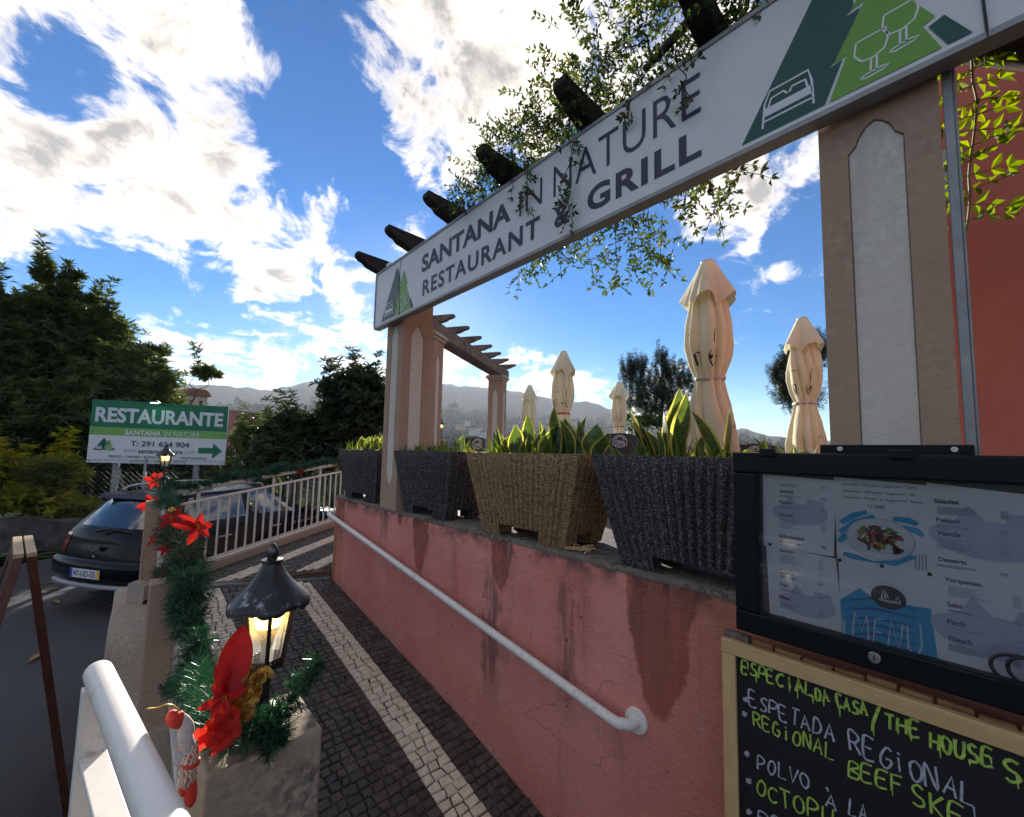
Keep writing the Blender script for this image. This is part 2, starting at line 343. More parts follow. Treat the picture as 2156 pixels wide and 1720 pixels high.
# ------------------------------------------------------------------ materials
MATS = {}
class NT:
    def __init__(s, name):
        s.mat = bpy.data.materials.new(name); s.mat.use_nodes = True; s.t = s.mat.node_tree; s.t.nodes.clear()
        s.out = s.n('ShaderNodeOutputMaterial'); MATS[name] = s.mat
    def n(s, t, **k):
        q = s.t.nodes.new(t)
        for a, b in k.items(): setattr(q, a, b)
        return q
    def put(s, sock, v):
        if isinstance(v, bpy.types.NodeSocket): s.t.links.new(v, sock)
        else:
            if isinstance(v, tuple) and len(v) == 3 and sock.type == 'RGBA': v = (*v, 1)
            sock.default_value = v
    def co(s, kind='Object', scale=None, rot=None):
        o = s.n('ShaderNodeTexCoord').outputs[kind]
        if scale or rot:
            mp = s.n('ShaderNodeMapping')
            if scale: mp.inputs['Scale'].default_value = scale
            if rot: mp.inputs['Rotation'].default_value = rot
            s.put(mp.inputs[0], o); o = mp.outputs[0]
        return o
    def noise(s, vec, sc, det=6, ro=.55, dist=0.):
        q = s.n('ShaderNodeTexNoise'); s.put(q.inputs[0], vec)
        for a, b in (('Scale', sc), ('Detail', det), ('Roughness', ro), ('Distortion', dist)): q.inputs[a].default_value = b
        return q.outputs[0]
    def vor(s, vec, sc, feat='F1', out=0, rnd=1.):
        q = s.n('ShaderNodeTexVoronoi', feature=feat); s.put(q.inputs['Vector'], vec); q.inputs['Scale'].default_value = sc
        q.inputs['Randomness'].default_value = rnd; return q.outputs[out]
    def m(s, op, a, b=0., clamp=False):
        q = s.n('ShaderNodeMath', operation=op, use_clamp=clamp); s.put(q.inputs[0], a); s.put(q.inputs[1], b); return q.outputs[0]
    def mr(s, v, a, b, c=0., d=1.):
        q = s.n('ShaderNodeMapRange', interpolation_type='SMOOTHSTEP'); q.clamp = True
        for k, x in enumerate((v, a, b, c, d)): s.put(q.inputs[k], x)
        return q.outputs[0]
    def mix(s, f, a, b, blend='MIX'):
        q = s.n('ShaderNodeMix', data_type='RGBA', blend_type=blend); s.put(q.inputs[0], f); s.put(q.inputs[6], a); s.put(q.inputs[7], b); return q.outputs[2]
    def sep(s, v):
        q = s.n('ShaderNodeSeparateXYZ'); s.put(q.inputs[0], v); return q.outputs
    def bump(s, h, strength=.3, dist=.01, nrm=None):
        q = s.n('ShaderNodeBump'); q.inputs['Strength'].default_value = strength; q.inputs['Distance'].default_value = dist
        s.put(q.inputs['Height'], h)
        if nrm: s.put(q.inputs['Normal'], nrm)
        return q.outputs[0]
    def rnd(s): return s.n('ShaderNodeNewGeometry').outputs['Random Per Island']
    def pr(s, col, rough=.8, nrm=None, metal=0., spec=.4, **k):
        q = s.n('ShaderNodeBsdfPrincipled'); s.put(q.inputs['Base Color'], col); s.put(q.inputs['Roughness'], rough)
        q.inputs['Metallic'].default_value = metal; q.inputs['Specular IOR Level'].default_value = spec
        if nrm: s.put(q.inputs['Normal'], nrm)
        for a, b in k.items(): s.put(q.inputs[a.replace('_', ' ')], b)
        return q.outputs[0]
    def end(s, sh): s.t.links.new(sh, s.out.inputs[0]); return s.mat
def plain(name, col, rough=.6, var=.12, sc=14., bump=.0, bsc=60., metal=0., spec=.4, **k):
    t = NT(name); c = t.co(); n = t.noise(c, sc, 5, .6)
    lo = tuple(max(0, x*(1-var)) for x in col); hi = tuple(min(1, x*(1+var)) for x in col)
    color = t.mix(t.mr(n, .3, .7), lo, hi)
    nr = t.bump(t.noise(c, bsc, 4), bump, .004) if bump else None
    return t.end(t.pr(color, t.mr(n, .2, .8, max(0, rough-.06), min(1, rough+.06)), nr, metal, spec, **k))
def leafmat(name, cols, trans=.35, rough=.45, sc=1.2, tcol=None, spec=.45):
    t = NT(name); r = t.rnd(); n = t.noise(t.co(), sc, 3)
    ramp = t.n('ShaderNodeValToRGB'); e = ramp.color_ramp.elements
    while len(e) < len(cols): e.new(.5)
    for i, c in enumerate(cols): e[i].position = i/(len(cols)-1); e[i].color = (*c, 1)
    t.put(ramp.inputs[0], t.m('ADD', t.m('MULTIPLY', r, .55), t.m('MULTIPLY', t.mr(n, .3, .7), .45)))
    p = t.pr(ramp.outputs[0], rough, None, 0, spec)
    tr = t.n('ShaderNodeBsdfTranslucent'); hv = t.n('ShaderNodeHueSaturation'); hv.inputs['Hue'].default_value = .475
    hv.inputs['Saturation'].default_value = 1.15; hv.inputs['Value'].default_value = 2.2
    t.put(hv.inputs['Color'], ramp.outputs[0] if tcol is None else tcol); t.put(tr.inputs[0], hv.outputs[0])
    mx = t.n('ShaderNodeMixShader'); mx.inputs[0].default_value = trans; t.put(mx.inputs[1], p); t.put(mx.inputs[2], tr.outputs[0])
    return t.end(mx.outputs[0])

def make_mats():
    # pink rendered wall: rough render, faded and washed, with rusty run-off tongues and black streaks under the coping
    t = NT('pink_render'); c = t.co(); s = t.sep(c); Y, Z = s[1], s[2]
    n1 = t.noise(c, 2.2, 6, .6); n2 = t.noise(c, 55, 5, .6); n3 = t.noise(c, 9, 5, .65)
    st = t.noise(t.co(scale=(6, 6, .55)), 2.2, 6, .6); st2 = t.noise(t.co(scale=(13, 13, .7)), 1.6, 5, .6)
    base = t.mix(t.mr(n1, .32, .70), (.65, .225, .175), (.75, .30, .24))
    base = t.mix(t.m('MULTIPLY', t.mr(n3, .55, .78), .45), base, (.70, .34, .285))
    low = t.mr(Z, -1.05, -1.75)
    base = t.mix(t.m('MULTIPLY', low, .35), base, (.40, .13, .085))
    end = t.mr(Y, 4.05, 4.4); base = t.mix(t.m('MULTIPLY', end, t.mr(st, .35, .6)), base, (.42, .15, .06))
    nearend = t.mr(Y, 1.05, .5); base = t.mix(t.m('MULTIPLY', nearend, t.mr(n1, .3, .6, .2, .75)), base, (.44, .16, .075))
    tong = None
    wob = t.m('MULTIPLY', t.m('SUBTRACT', n3, .5), .10)
    for (y0, w, ln, zt) in [(.84, .17, .56, -.50), (1.80, .11, .30, -.50), (2.70, .13, .40, -.50), (3.02, .06, .10, -.5)]:
        f = t.m('SUBTRACT', 1., t.m('DIVIDE', t.m('SUBTRACT', zt, Z), ln))           # 1 at top, 0 at tip
        half = t.m('MULTIPLY', t.m('POWER', t.m('MAXIMUM', f, 0.), .45), w)
        q = t.m('SUBTRACT', t.m('ADD', half, wob), t.m('ABSOLUTE', t.m('SUBTRACT', Y, y0)))
        q = t.m('MULTIPLY', t.mr(q, -.004, .016), t.mr(f, 0., .08))
        tong = q if tong is None else t.m('MAXIMUM', tong, q)
    base = t.mix(t.m('MULTIPLY', tong, .72), base, t.mix(t.mr(st2, .35, .62), (.36, .085, .045), (.20, .055, .035)))
    top = t.mr(Z, -1.35, -.55)
    ln1 = t.noise(t.co(scale=(.01, 1, .05)), 5.5, 4, .7); ln2 = t.noise(t.co(scale=(.01, 1, .10)), 17, 4, .7); brk = t.noise(t.co(scale=(1, 1, .35)), 3.2, 5, .65)
    streak = t.m('MULTIPLY', t.m('MULTIPLY', t.mr(ln1, .54, .72), t.mr(brk, .40, .66)), .55)
    fin = t.noise(t.co(scale=(1, 1, .12)), 26, 5, .7)
    for (y0, w, za, zc, a) in [(1.88, .085, -.72, -1.42, 1.), (1.76, .05, -.60, -1.25, .6), (1.31, .06, -.62, -1.25, .85), (1.22, .05, -.62, -1.0, .6), (3.30, .09, -.50, -.80, .85), (4.28, .12, -.50, -.85, .8), (2.25, .045, -.52, -1.0, .45), (.93, .045, -.52, -.80, .9), (.80, .03, -.52, -.86, .8), (2.62, .05, -.52, -.78, .8), (1.74, .05, -.51, -.70, .8), (1.02, .03, -1.16, -1.5, .5)]:
        q = t.m('SUBTRACT', t.m('ADD', w, t.m('MULTIPLY', t.m('SUBTRACT', n3, .5), .22)), t.m('ABSOLUTE', t.m('SUBTRACT', Y, y0)))
        q = t.m('MULTIPLY', t.mr(q, -.03, .05), t.m('MULTIPLY', t.mr(Z, zc-.12, zc+.25), t.mr(Z, za+.10, za-.06)))
        q = t.m('MULTIPLY', t.m('MULTIPLY', q, t.mr(fin, .30, .56)), a); streak = t.m('MAXIMUM', streak, q)
    base = t.mix(t.m('MULTIPLY', streak, .72), base, (.13, .065, .055))
    st3 = t.m('MULTIPLY', t.mr(st2, .60, .74), t.mr(n1, .35, .65)); base = t.mix(t.m('MULTIPLY', st3, .45), base, (.16, .07, .06))
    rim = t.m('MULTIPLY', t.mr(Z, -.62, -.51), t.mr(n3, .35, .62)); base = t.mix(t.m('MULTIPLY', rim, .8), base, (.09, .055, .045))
    wash = t.m('MULTIPLY', t.mr(t.noise(t.co(scale=(5, 5, .9)), 3.1, 5, .6), .62, .74), .5); base = t.mix(wash, base, (.60, .30, .27))
    pit = t.mr(t.vor(c, 9.), .05, .075, 1., 0.); base = t.mix(t.m('MULTIPLY', pit, .8), base, (.14, .035, .03))
    wv = t.n('ShaderNodeVectorMath', operation='ADD'); nv = t.n('ShaderNodeTexNoise'); nv.inputs['Scale'].default_value = 7; nv.inputs['Detail'].default_value = 5; t.put(nv.inputs[0], c); sv = t.n('ShaderNodeVectorMath', operation='SCALE'); sv.inputs['Scale'].default_value = .16; t.put(sv.inputs[0], nv.outputs['Color']); t.put(wv.inputs[0], t.co(scale=(1, .9, 1.6))); t.put(wv.inputs[1], sv.outputs[0])
    crk = t.mr(t.vor(wv.outputs[0], .95, 'DISTANCE_TO_EDGE'), .0, .004, 1., 0.)
    crk = t.m('MULTIPLY', crk, t.mr(n1, .5, .6)); base = t.mix(t.m('MULTIPLY', crk, .6), base, (.18, .06, .05))
    hgt = t.m('ADD', t.m('MULTIPLY', n2, 1.), t.m('ADD', t.m('MULTIPLY', n3, 1.3), t.m('MULTIPLY', pit, -1.2)))
    t.end(t.pr(base, .88, t.bump(t.m('ADD', hgt, t.noise(c, 24, 4, .6)), .5, .012), 0, .25))
    # concrete (coping, pillars, kerbs): lichen and dirt on upward faces
    def concrete(name, a, b, dirt, damt):
        t = NT(name); c = t.co(); n1 = t.noise(c, 4, 7, .65); n2 = t.noise(c, 38, 6, .65); n3 = t.noise(c, 120, 3)
        st = t.noise(t.co(scale=(9, 9, .9)), 1.5, 5)
        base = t.mix(t.mr(n1, .3, .7), a, b)
        g = t.n('ShaderNodeNewGeometry'); nz = t.sep(g.outputs['Normal'])[2]
        dm = t.m('MULTIPLY', t.m('ADD', t.mr(n1, .40, .66), t.m('MULTIPLY', t.mr(nz, .3, .9), .45)), t.mr(n2, .35, .62), True)
        base = t.mix(t.m('MULTIPLY', dm, damt), base, dirt)
        base = t.mix(t.m('MULTIPLY', t.mr(st, .56, .72), damt*.6), base, dirt)
        return t.end(t.pr(base, .9, t.bump(t.m('ADD', n2, t.m('MULTIPLY', n3, .5)), .5, .006), 0, .25))
    concrete('coping_concrete', (.17, .14, .11), (.29, .245, .19), (.045, .038, .03), .8)
    concrete('pillar_concrete', (.34, .27, .19), (.46, .37, .27), (.05, .045, .04), .75)
    concrete('kerb_concrete', (.38, .31, .23), (.50, .41, .31), (.16, .13, .10), .5)
    concrete('column_tan', (.40, .26, .175), (.48, .325, .225), (.20, .13, .09), .35)
    concrete('column_cream', (.62, .54, .44), (.72, .65, .55), (.36, .31, .25), .35)
    concrete('column_cap', (.50, .43, .35), (.62, .54, .45), (.20, .17, .14), .5)
    # exposed aggregate of the planters
    def aggregate(name, cols):
        t = NT(name); c = t.co(); cell = t.vor(c, 135, 'F1', 1); d = t.vor(c, 135); n = t.noise(c, 5, 5); s3 = t.sep(cell)
        ramp = t.n('ShaderNodeValToRGB'); e = ramp.color_ramp.elements
        while len(e) < len(cols): e.new(.5)
        for i, q in enumerate(cols): e[i].position = i/(len(cols)-1); e[i].color = (*q, 1)
        t.put(ramp.inputs[0], s3[0]); base = t.mix(t.m('MULTIPLY', t.mr(n, .35, .7), .45), ramp.outputs[0], cols[0])
        base = t.mix(t.mr(d, .40, .66), base, tuple(x*.45 for x in cols[0]))
        return t.end(t.pr(base, .75, t.bump(d, -.9, .008), 0, .35))
    aggregate('aggregate_dark', [(.055, .049, .046), (.078, .070, .065), (.10, .09, .083), (.12, .105, .095), (.26, .235, .21)])
    aggregate('aggregate_tan', [(.29, .175, .07), (.37, .235, .10), (.43, .29, .135), (.33, .205, .082), (.54, .40, .21)])
    # paving
    def stone(name, a, b, rough):
        t = NT(name); c = t.co(); r = t.rnd(); n = t.noise(c, 30, 6, .65); o = t.n('ShaderNodeObjectInfo').outputs['Random']
        rr = t.m('FRACT', t.m('ADD', r, o)); col = t.mix(rr, a, b); col = t.mix(t.m('MULTIPLY', t.mr(n, .35, .7), .5), col, tuple(x*.62 for x in a))
        return t.end(t.pr(col, t.mr(n, .3, .7, rough-.12, rough+.1), t.bump(t.noise(c, 75, 5, .6), .55, .006), 0, .5))
    stone('basalt', (.050, .040, .032), (.105, .083, .064), .6)
    stone('limestone', (.68, .55, .39), (.82, .69, .51), .62)
    t = NT('sand_joint'); c = t.co(); n = t.noise(c, 45, 5); n2 = t.noise(c, 3.5, 4)
    t.end(t.pr(t.mix(t.mr(n2, .4, .65), (.035, .028, .022), t.mix(n, (.10, .075, .045), (.17, .13, .08))), .95, t.bump(n, .6, .005)))
    t = NT('asphalt'); c = t.co(); n = t.noise(c, .7, 6, .6); n2 = t.noise(c, 160, 3, .7); v = t.vor(c, 120)
    crk = t.mr(t.vor(c, .55, 'DISTANCE_TO_EDGE'), 0., .012, 1., 0.); crk = t.m('MULTIPLY', crk, t.mr(t.noise(c, 1.3, 4), .45, .6))
    base = t.mix(t.mr(n, .3, .7), (.038, .036, .038), (.062, .058, .058)); base = t.mix(t.m('MULTIPLY', t.mr(n2, .5, .75), .5), base, (.10, .095, .09))
    base = t.mix(t.m('MULTIPLY', crk, .7), base, (.025, .03, .018))
    t.end(t.pr(base, t.mr(n, .3, .7, .62, .8), t.bump(t.m('ADD', v, n2), .5, .006), 0, .4))
    t = NT('terrace_paving'); c = t.co(); d = t.vor(c, 16, 'DISTANCE_TO_EDGE'); k = t.vor(c, 16, 'F1', 1)
    t.end(t.pr(t.mix(t.mr(d, .02, .06), (.02, .018, .016), t.mix(t.sep(k)[0], (.06, .055, .05), (.10, .09, .085))), .8, t.bump(d, .6, .01)))
    # paint, metal, wood
    plain('white_paint', (.74, .71, .66), .38, .07, 9, .12, 90)
    plain('cream_paint', (.66, .60, .50), .45, .08, 8, .12, 90)
    t = NT('rail_white'); c = t.co(); n = t.noise(c, 9, 6, .65); n2 = t.noise(c, 60, 5, .6); t.end(t.pr(t.mix(t.m('MULTIPLY', t.mr(n, .52, .72), t.mr(n2, .4, .65)), (.79, .745, .66), (.50, .44, .35)), t.mr(n2, .3, .7, .30, .48), t.bump(t.m('ADD', n2, n), .12, .004), 0, .4))
    t = NT('case_black'); t.end(t.pr((.006, .008, .009), .40, t.bump(t.noise(t.co(), 300, 3), .08, .002), 0, .2))
    plain('black_iron', (.012, .012, .014), .34, .25, 25, .25, 120)
    t = NT('lantern_black'); c = t.co(); n = t.noise(c, 22, 6, .65); g = t.n('ShaderNodeNewGeometry'); nz = t.sep(g.outputs['Normal'])[2]
    w = t.m('MULTIPLY', t.mr(n, .56, .66), t.mr(nz, .1, .6))
    t.end(t.pr(t.mix(w, (.012, .013, .016), (.34, .36, .40)), t.mr(n, .3, .7, .28, .42), t.bump(n, .2, .004), 0, .5))
    plain('galvanised', (.30, .30, .29), .5, .15, 12, .1, 50, .4); plain('fence_wire', (.06, .06, .055), .6)
    plain('steel', (.55, .55, .56), .28, .05, 20, 0, 50, 1.)
    def wood(name, a, b, sc=(1, 1, 1), rough=.75, mould=None):
        t = NT(name); c = t.co(scale=sc); n = t.noise(c, 5, 7, .62, .6); n2 = t.noise(c, 22, 6, .6); r = t.n('ShaderNodeObjectInfo').outputs['Random']
        col = t.mix(t.mr(t.m('ADD', t.m('MULTIPLY', n, .7), t.m('MULTIPLY', n2, .3)), .32, .66), a, b)
        col = t.mix(t.m('MULTIPLY', r, .35), col, tuple(x*.6 for x in a))
        if mould: col = t.mix(t.m('MULTIPLY', t.mr(t.noise(t.co(), 7, 6, .65), .5, .68), .8), col, mould)
        return t.end(t.pr(col, rough, t.bump(n2, .35, .004), 0, .3))
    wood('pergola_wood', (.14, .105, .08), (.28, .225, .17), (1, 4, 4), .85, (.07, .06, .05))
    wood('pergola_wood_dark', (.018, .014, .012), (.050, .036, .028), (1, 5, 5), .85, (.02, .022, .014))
    wood('pine_frame', (.60, .38, .16), (.74, .50, .24), (9, 1.0, 9), .5)
    wood('pine_frame_upright', (.54, .34, .14), (.68, .45, .20), (9, 9, 1.0), .5)
    wood('pallet_wood', (.34, .15, .055), (.52, .27, .11), (6, 6, 1.2), .55)
    wood('grey_wood', (.12, .09, .07), (.22, .18, .14), (1.2, 8, 8), .8)
    wood('redbrown_wood', (.09, .030, .018), (.16, .058, .034), (8, 8, .8), .42)
    wood('board_edge_sunlit', (.40, .28, .16), (.55, .40, .24), (6, 6, 1.), .55)  # pale tone stands in for sun on the sandwich board's top edge
    # flat print and panels
    for n, c, r in [('sign_white', (.72, .71, .69), .42), ('letter_navy', (.028, .032, .065), .45), ('logo_dark_green', (.010, .085, .065), .4), ('logo_green', (.16, .36, .05), .42),
                    ('band_green', (.012, .17, .075), .4), ('band_light_green', (.20, .42, .09), .42), ('letter_grey', (.075, .07, .11), .5), ('letter_pale', (.42, .44, .46), .5), ('letter_white', (.72, .72, .72), .45),
                    ('paper', (.82, .80, .78), .6), ('lilac_print', (.55, .53, .66), .6), ('line_print', (.36, .36, .46), .6), ('text_print', (.13, .13, .17), .6), ('blue_print', (.03, .36, .62), .5), ('pale_blue_print', (.36, .58, .74), .5), ('blue_print_dark', (.015, .15, .34), .5),
                    ('dark_photo', (.03, .03, .04), .5), ('plate_white', (.72, .71, .70), .4), ('food_dark', (.05, .018, .012), .45), ('food_red', (.50, .06, .02), .45), ('food_yellow', (.55, .33, .05), .45), ('food_green', (.16, .22, .04), .5),
                    ('backboard_grey', (.16, .15, .15), .7), ('board_black', (.012, .011, .012), .55), ('number_plate', (.62, .60, .60), .4), ('plate_yellow', (.75, .50, .03), .4), ('plate_blue', (.02, .06, .40), .4),
                    ('plaque_grey', (.42, .44, .44), .35), ('plaque_ink', (.03, .035, .045), .5), ('pin_black', (.01, .01, .012), .4)]:
        plain(n, c, r, .04, 6)
    def chalk(name, col):
        t = NT(name); n = t.noise(t.co(), 90, 5, .65); t.end(t.pr(t.mix(t.mr(n, .35, .7), tuple(x*.55 for x in col), col), .8))
    chalk('chalk_green', (.48, .68, .10)); chalk('chalk_white', (.50, .53, .60))
    t = NT('red_render'); c = t.co(); n = t.noise(c, 1.5, 6); n2 = t.noise(c, 70, 4)
    t.end(t.pr(t.mix(t.mr(n, .3, .7), (.60, .165, .115), (.66, .19, .135)), .85, t.bump(n2, .35, .006), 0, .2))
    # glass
    def glass(name, tint, rough, mixv):
        t = NT(name); g = t.n('ShaderNodeBsdfGlossy'); g.inputs['Roughness'].default_value = rough
        tr = t.n('ShaderNodeBsdfTransparent'); tr.inputs[0].default_value = (*tint, 1); fr = t.n('ShaderNodeFresnel'); fr.inputs[0].default_value = 1.5
        mx = t.n('ShaderNodeMixShader'); t.put(mx.inputs[0], t.m('ADD', fr.outputs[0], mixv)); t.put(mx.inputs[1], tr.outputs[0]); t.put(mx.inputs[2], g.outputs[0])
        return t.end(mx.outputs[0])
    glass('case_glass', (.93, .94, .95), .04, .015)
    t = NT('lantern_glass'); c = t.co(); n = t.noise(c, 26, 5, .6)
    tr = t.n('ShaderNodeBsdfTransparent'); tr.inputs[0].default_value = (.93, .93, .90, 1)
    tl = t.n('ShaderNodeBsdfTranslucent'); tl.inputs[0].default_value = (.80, .78, .72, 1); gl = t.n('ShaderNodeBsdfGlossy'); gl.inputs['Roughness'].default_value = .12
    m1 = t.n('ShaderNodeMixShader'); t.put(m1.inputs[0], t.mr(n, .3, .72, .18, .5)); t.put(m1.inputs[1], tr.outputs[0]); t.put(m1.inputs[2], tl.outputs[0])
    m2 = t.n('ShaderNodeMixShader'); m2.inputs[0].default_value = .08; t.put(m2.inputs[1], m1.outputs[0]); t.put(m2.inputs[2], gl.outputs[0]); t.end(m2.outputs[0])
    def emit(name, col, e):
        t = NT(name); q = t.n('ShaderNodeEmission'); q.inputs[0].default_value = (*col, 1); q.inputs[1].default_value = e; return t.end(q.outputs[0])
    emit('bulb_glow', (1.0, .62, .16), 3.2); emit('floodlight_glow', (.35, 1.0, .72), 6.)
    plain('bulb_base', (.65, .64, .60), .5)
    t = NT('car_paint'); t.end(t.pr((.004, .0045, .008), .25, None, 0., .12, Coat_Weight=.14, Coat_Roughness=.02))
    t = NT('car_glass'); t.end(t.pr((.012, .016, .018), .05, None, 0., 1.0, Coat_Weight=.9, Coat_Roughness=.02))
    plain('car_plastic', (.022, .022, .024), .5, .1); plain('car_silver', (.34, .34, .35), .45, .05, 20, 0, 50, .2)
    t = NT('tail_red'); t.end(t.pr((.30, .008, .010), .12, None, 0, .6, Coat_Weight=1.))
    plain('rubber', (.02, .02, .02), .8)
    # cloth
    t = NT('parasol_cloth'); c = t.co(); n = t.noise(c, 3, 5); w = t.noise(c, 300, 2)
    col = t.mix(t.mr(n, .3, .7), (.76, .68, .47), (.82, .75, .54)); p = t.pr(col, .85, t.bump(t.m('ADD', w, t.m('MULTIPLY', t.noise(t.co(scale=(1, 1, .45)), 16, 5), 4.)), .45, .012), 0, .2)
    tr = t.n('ShaderNodeBsdfTranslucent'); t.put(tr.inputs[0], t.mix(.5, col, (.85, .78, .52))); mx = t.n('ShaderNodeMixShader'); mx.inputs[0].default_value = .22
    t.put(mx.inputs[1], p); t.put(mx.inputs[2], tr.outputs[0]); t.end(mx.outputs[0])
    plain('parasol_ink', (.03, .022, .025), .7); plain('strap_red', (.55, .09, .05), .7); plain('parasol_cap', (.5, .44, .38), .5)
    plain('chair_black', (.035, .035, .042), .5, .1, 20, .1, 80)
    def red(name, a, b, trans):
        t = NT(name); n = t.noise(t.co(), 30, 5); col = t.mix(t.mr(n, .3, .7), a, b); p = t.pr(col, .55, t.bump(t.noise(t.co(), 160, 3), .25, .003), 0, .3)
        tr = t.n('ShaderNodeBsdfTranslucent'); t.put(tr.inputs[0], t.mix(.5, col, (.9, .05, .02))); mx = t.n('ShaderNodeMixShader'); mx.inputs[0].default_value = trans
        t.put(mx.inputs[1], p); t.put(mx.inputs[2], tr.outputs[0]); return t.end(mx.outputs[0])
    red('poinsettia_red', (.36, .008, .012), (.56, .016, .016), .32); red('ribbon_red', (.55, .03, .02), (.70, .045, .025), .5)
    plain('toy_red', (.62, .045, .025), .6); plain('toy_white', (.62, .55, .50), .8, .1, 40, .4, 120)
    t = NT('toy_knit'); c = t.co(); w = t.n('ShaderNodeTexWave'); t.put(w.inputs[0], c); w.inputs['Scale'].default_value = 60; w.inputs['Distortion'].default_value = 14; w.inputs['Detail'].default_value = 3
    t.end(t.pr(t.mix(t.mr(w.outputs[1], .55, .75), (.66, .54, .43), (.42, .12, .05)), .85))
    plain('gold_foil', (.45, .24, .045), .28, .35, 70, .5, 140, .75); plain('stamen_yellow', (.65, .48, .05), .5)
    plain('gold_thread', (.60, .40, .05), .4, .1, 30, 0, 50, .4)
    # plants
    leafmat('garland_needle', [(.008, .030, .016), (.014, .055, .027), (.024, .085, .04), (.07, .17, .085)], .22, .35, 14)
    leafmat('garland_dark', [(.012, .022, .010), (.025, .042, .016), (.05, .07, .025)], .25, .5, 9)
    leafmat('tree_leaf', [(.028, .042, .015), (.046, .070, .021), (.070, .10, .03), (.13, .15, .05)], .38, .42, .9)
    leafmat('bush_leaf', [(.013, .020, .010), (.022, .036, .015), (.036, .054, .020), (.08, .10, .04)], .30, .32, .8)
    leafmat('yellow_leaf', [(.06, .09, .014), (.13, .16, .02), (.26, .27, .035), (.40, .34, .04)], .5, .45, 1.5)
    leafmat('strap_leaf', [(.022, .04, .012), (.05, .085, .025), (.09, .13, .045)], .35, .4, 2)
    leafmat('vine_leaf', [(.016, .034, .010), (.028, .055, .013), (.050, .090, .020), (.15, .14, .03)], .42, .42, 3)
    leafmat('vine_leaf_sunlit', [(.07, .13, .015), (.11, .18, .02), (.17, .23, .03)], .5, .42, 3)  # lighter copy of the vine leaf, sunlight put into the colour
    leafmat('pine_needle', [(.010, .020, .009), (.017, .032, .012), (.030, .048, .017)], .2, .5, 2)
    leafmat('grass_blade', [(.08, .13, .02), (.14, .20, .04), (.24, .28, .07)], .5, .5, 4)
    t = NT('snake_green'); c = t.co(scale=(1, 1, 3.2)); n = t.noise(c, 16, 5, .6, 1.8); s = t.mr(n, .44, .56)
    col = t.mix(s, (.012, .030, .010), (.065, .12, .045)); p = t.pr(col, .38, None, 0, .4)
    tr = t.n('ShaderNodeBsdfTranslucent'); tr.inputs[0].default_value = (.22, .36, .03, 1); mx = t.n('ShaderNodeMixShader'); mx.inputs[0].default_value = .22
    t.put(mx.inputs[1], p); t.put(mx.inputs[2], tr.outputs[0]); t.end(mx.outputs[0])
    t = NT('snake_margin'); p = t.pr((.50, .42, .08), .4); tr = t.n('ShaderNodeBsdfTranslucent'); tr.inputs[0].default_value = (.85, .75, .12, 1)
    mx = t.n('ShaderNodeMixShader'); mx.inputs[0].default_value = .5; t.put(mx.inputs[1], p); t.put(mx.inputs[2], tr.outputs[0]); t.end(mx.outputs[0])
    plain('bark', (.06, .045, .035), .9, .3, 12, .5, 40); plain('twig', (.045, .03, .022), .8, .3, 20); plain('vine_stem_green', (.22, .22, .06), .6)
    plain('soil', (.035, .025, .018), .95, .3, 20, .6, 40); plain('dry_leaf', (.30, .17, .07), .7, .25, 30)
    plain('wall_stone', (.075, .06, .05), .9, .45, 5, .9, 22)
    # far land
    t = NT('hillside'); c = t.co(); n = t.noise(c, .012, 7, .62); n2 = t.noise(c, .05, 6, .65)
    t.end(t.pr(t.mix(t.mr(n2, .35, .68), (.012, .022, .012), t.mix(t.mr(n, .45, .62), (.024, .040, .020), (.055, .062, .030))), 1., t.bump(n2, 1., 6.), 0, 0.))
    leafmat('forest_leaf', [(.010, .016, .008), (.018, .028, .012), (.03, .042, .018)], .12, 1., .02, None, 0.)
    plain('house_white', (.60, .57, .52), .8); plain('house_pink', (.42, .12, .12), .8); plain('house_cream', (.55, .45, .32), .8); plain('roof_tile', (.30, .11, .06), .85, .2, 2); plain('window_dark', (.03, .035, .04), .2)
make_mats()
G = MATS
# ------------------------------------------------------------------ the setting
CA = radians(56.5); CD = Vector((sin(CA), cos(CA), 0)); CN = Vector((-CD.y, CD.x, 0)); F0 = Vector((.66, 5.27, 0))   # upper walk: direction, normal (to the road), fence start
WX, WTOP, ROADZ = 1.6, -.49, -2.2
def along(s, d, z=0): return F0+CD*s+CN*d+Vector((0, 0, z))
_ry = [0., 1.437, 2.157, 4.41, 5.2]; _rz = [-2.03, -1.769, -1.624, -1.326, -1.27]
def ramp_z(y): return float(np.interp(y, _ry, _rz))
def upper_z(s): return -1.275+.066*max(s, -.6)
GR0, GR1 = Vector((.28, 4.93, 0)), Vector((1.6, 4.46, 0))          # drain line between lower and upper walk
def before_drain(x, y): return y < GR0.y+(x-GR0.x)*(GR1.y-GR0.y)/(GR1.x-GR0.x)
def floor_z(x, y):
    if before_drain(x, y): return ramp_z(y)
    return upper_z((Vector((x, y, 0))-F0).dot(CD))
def structure(o): o['kind'] = 'structure'; return o

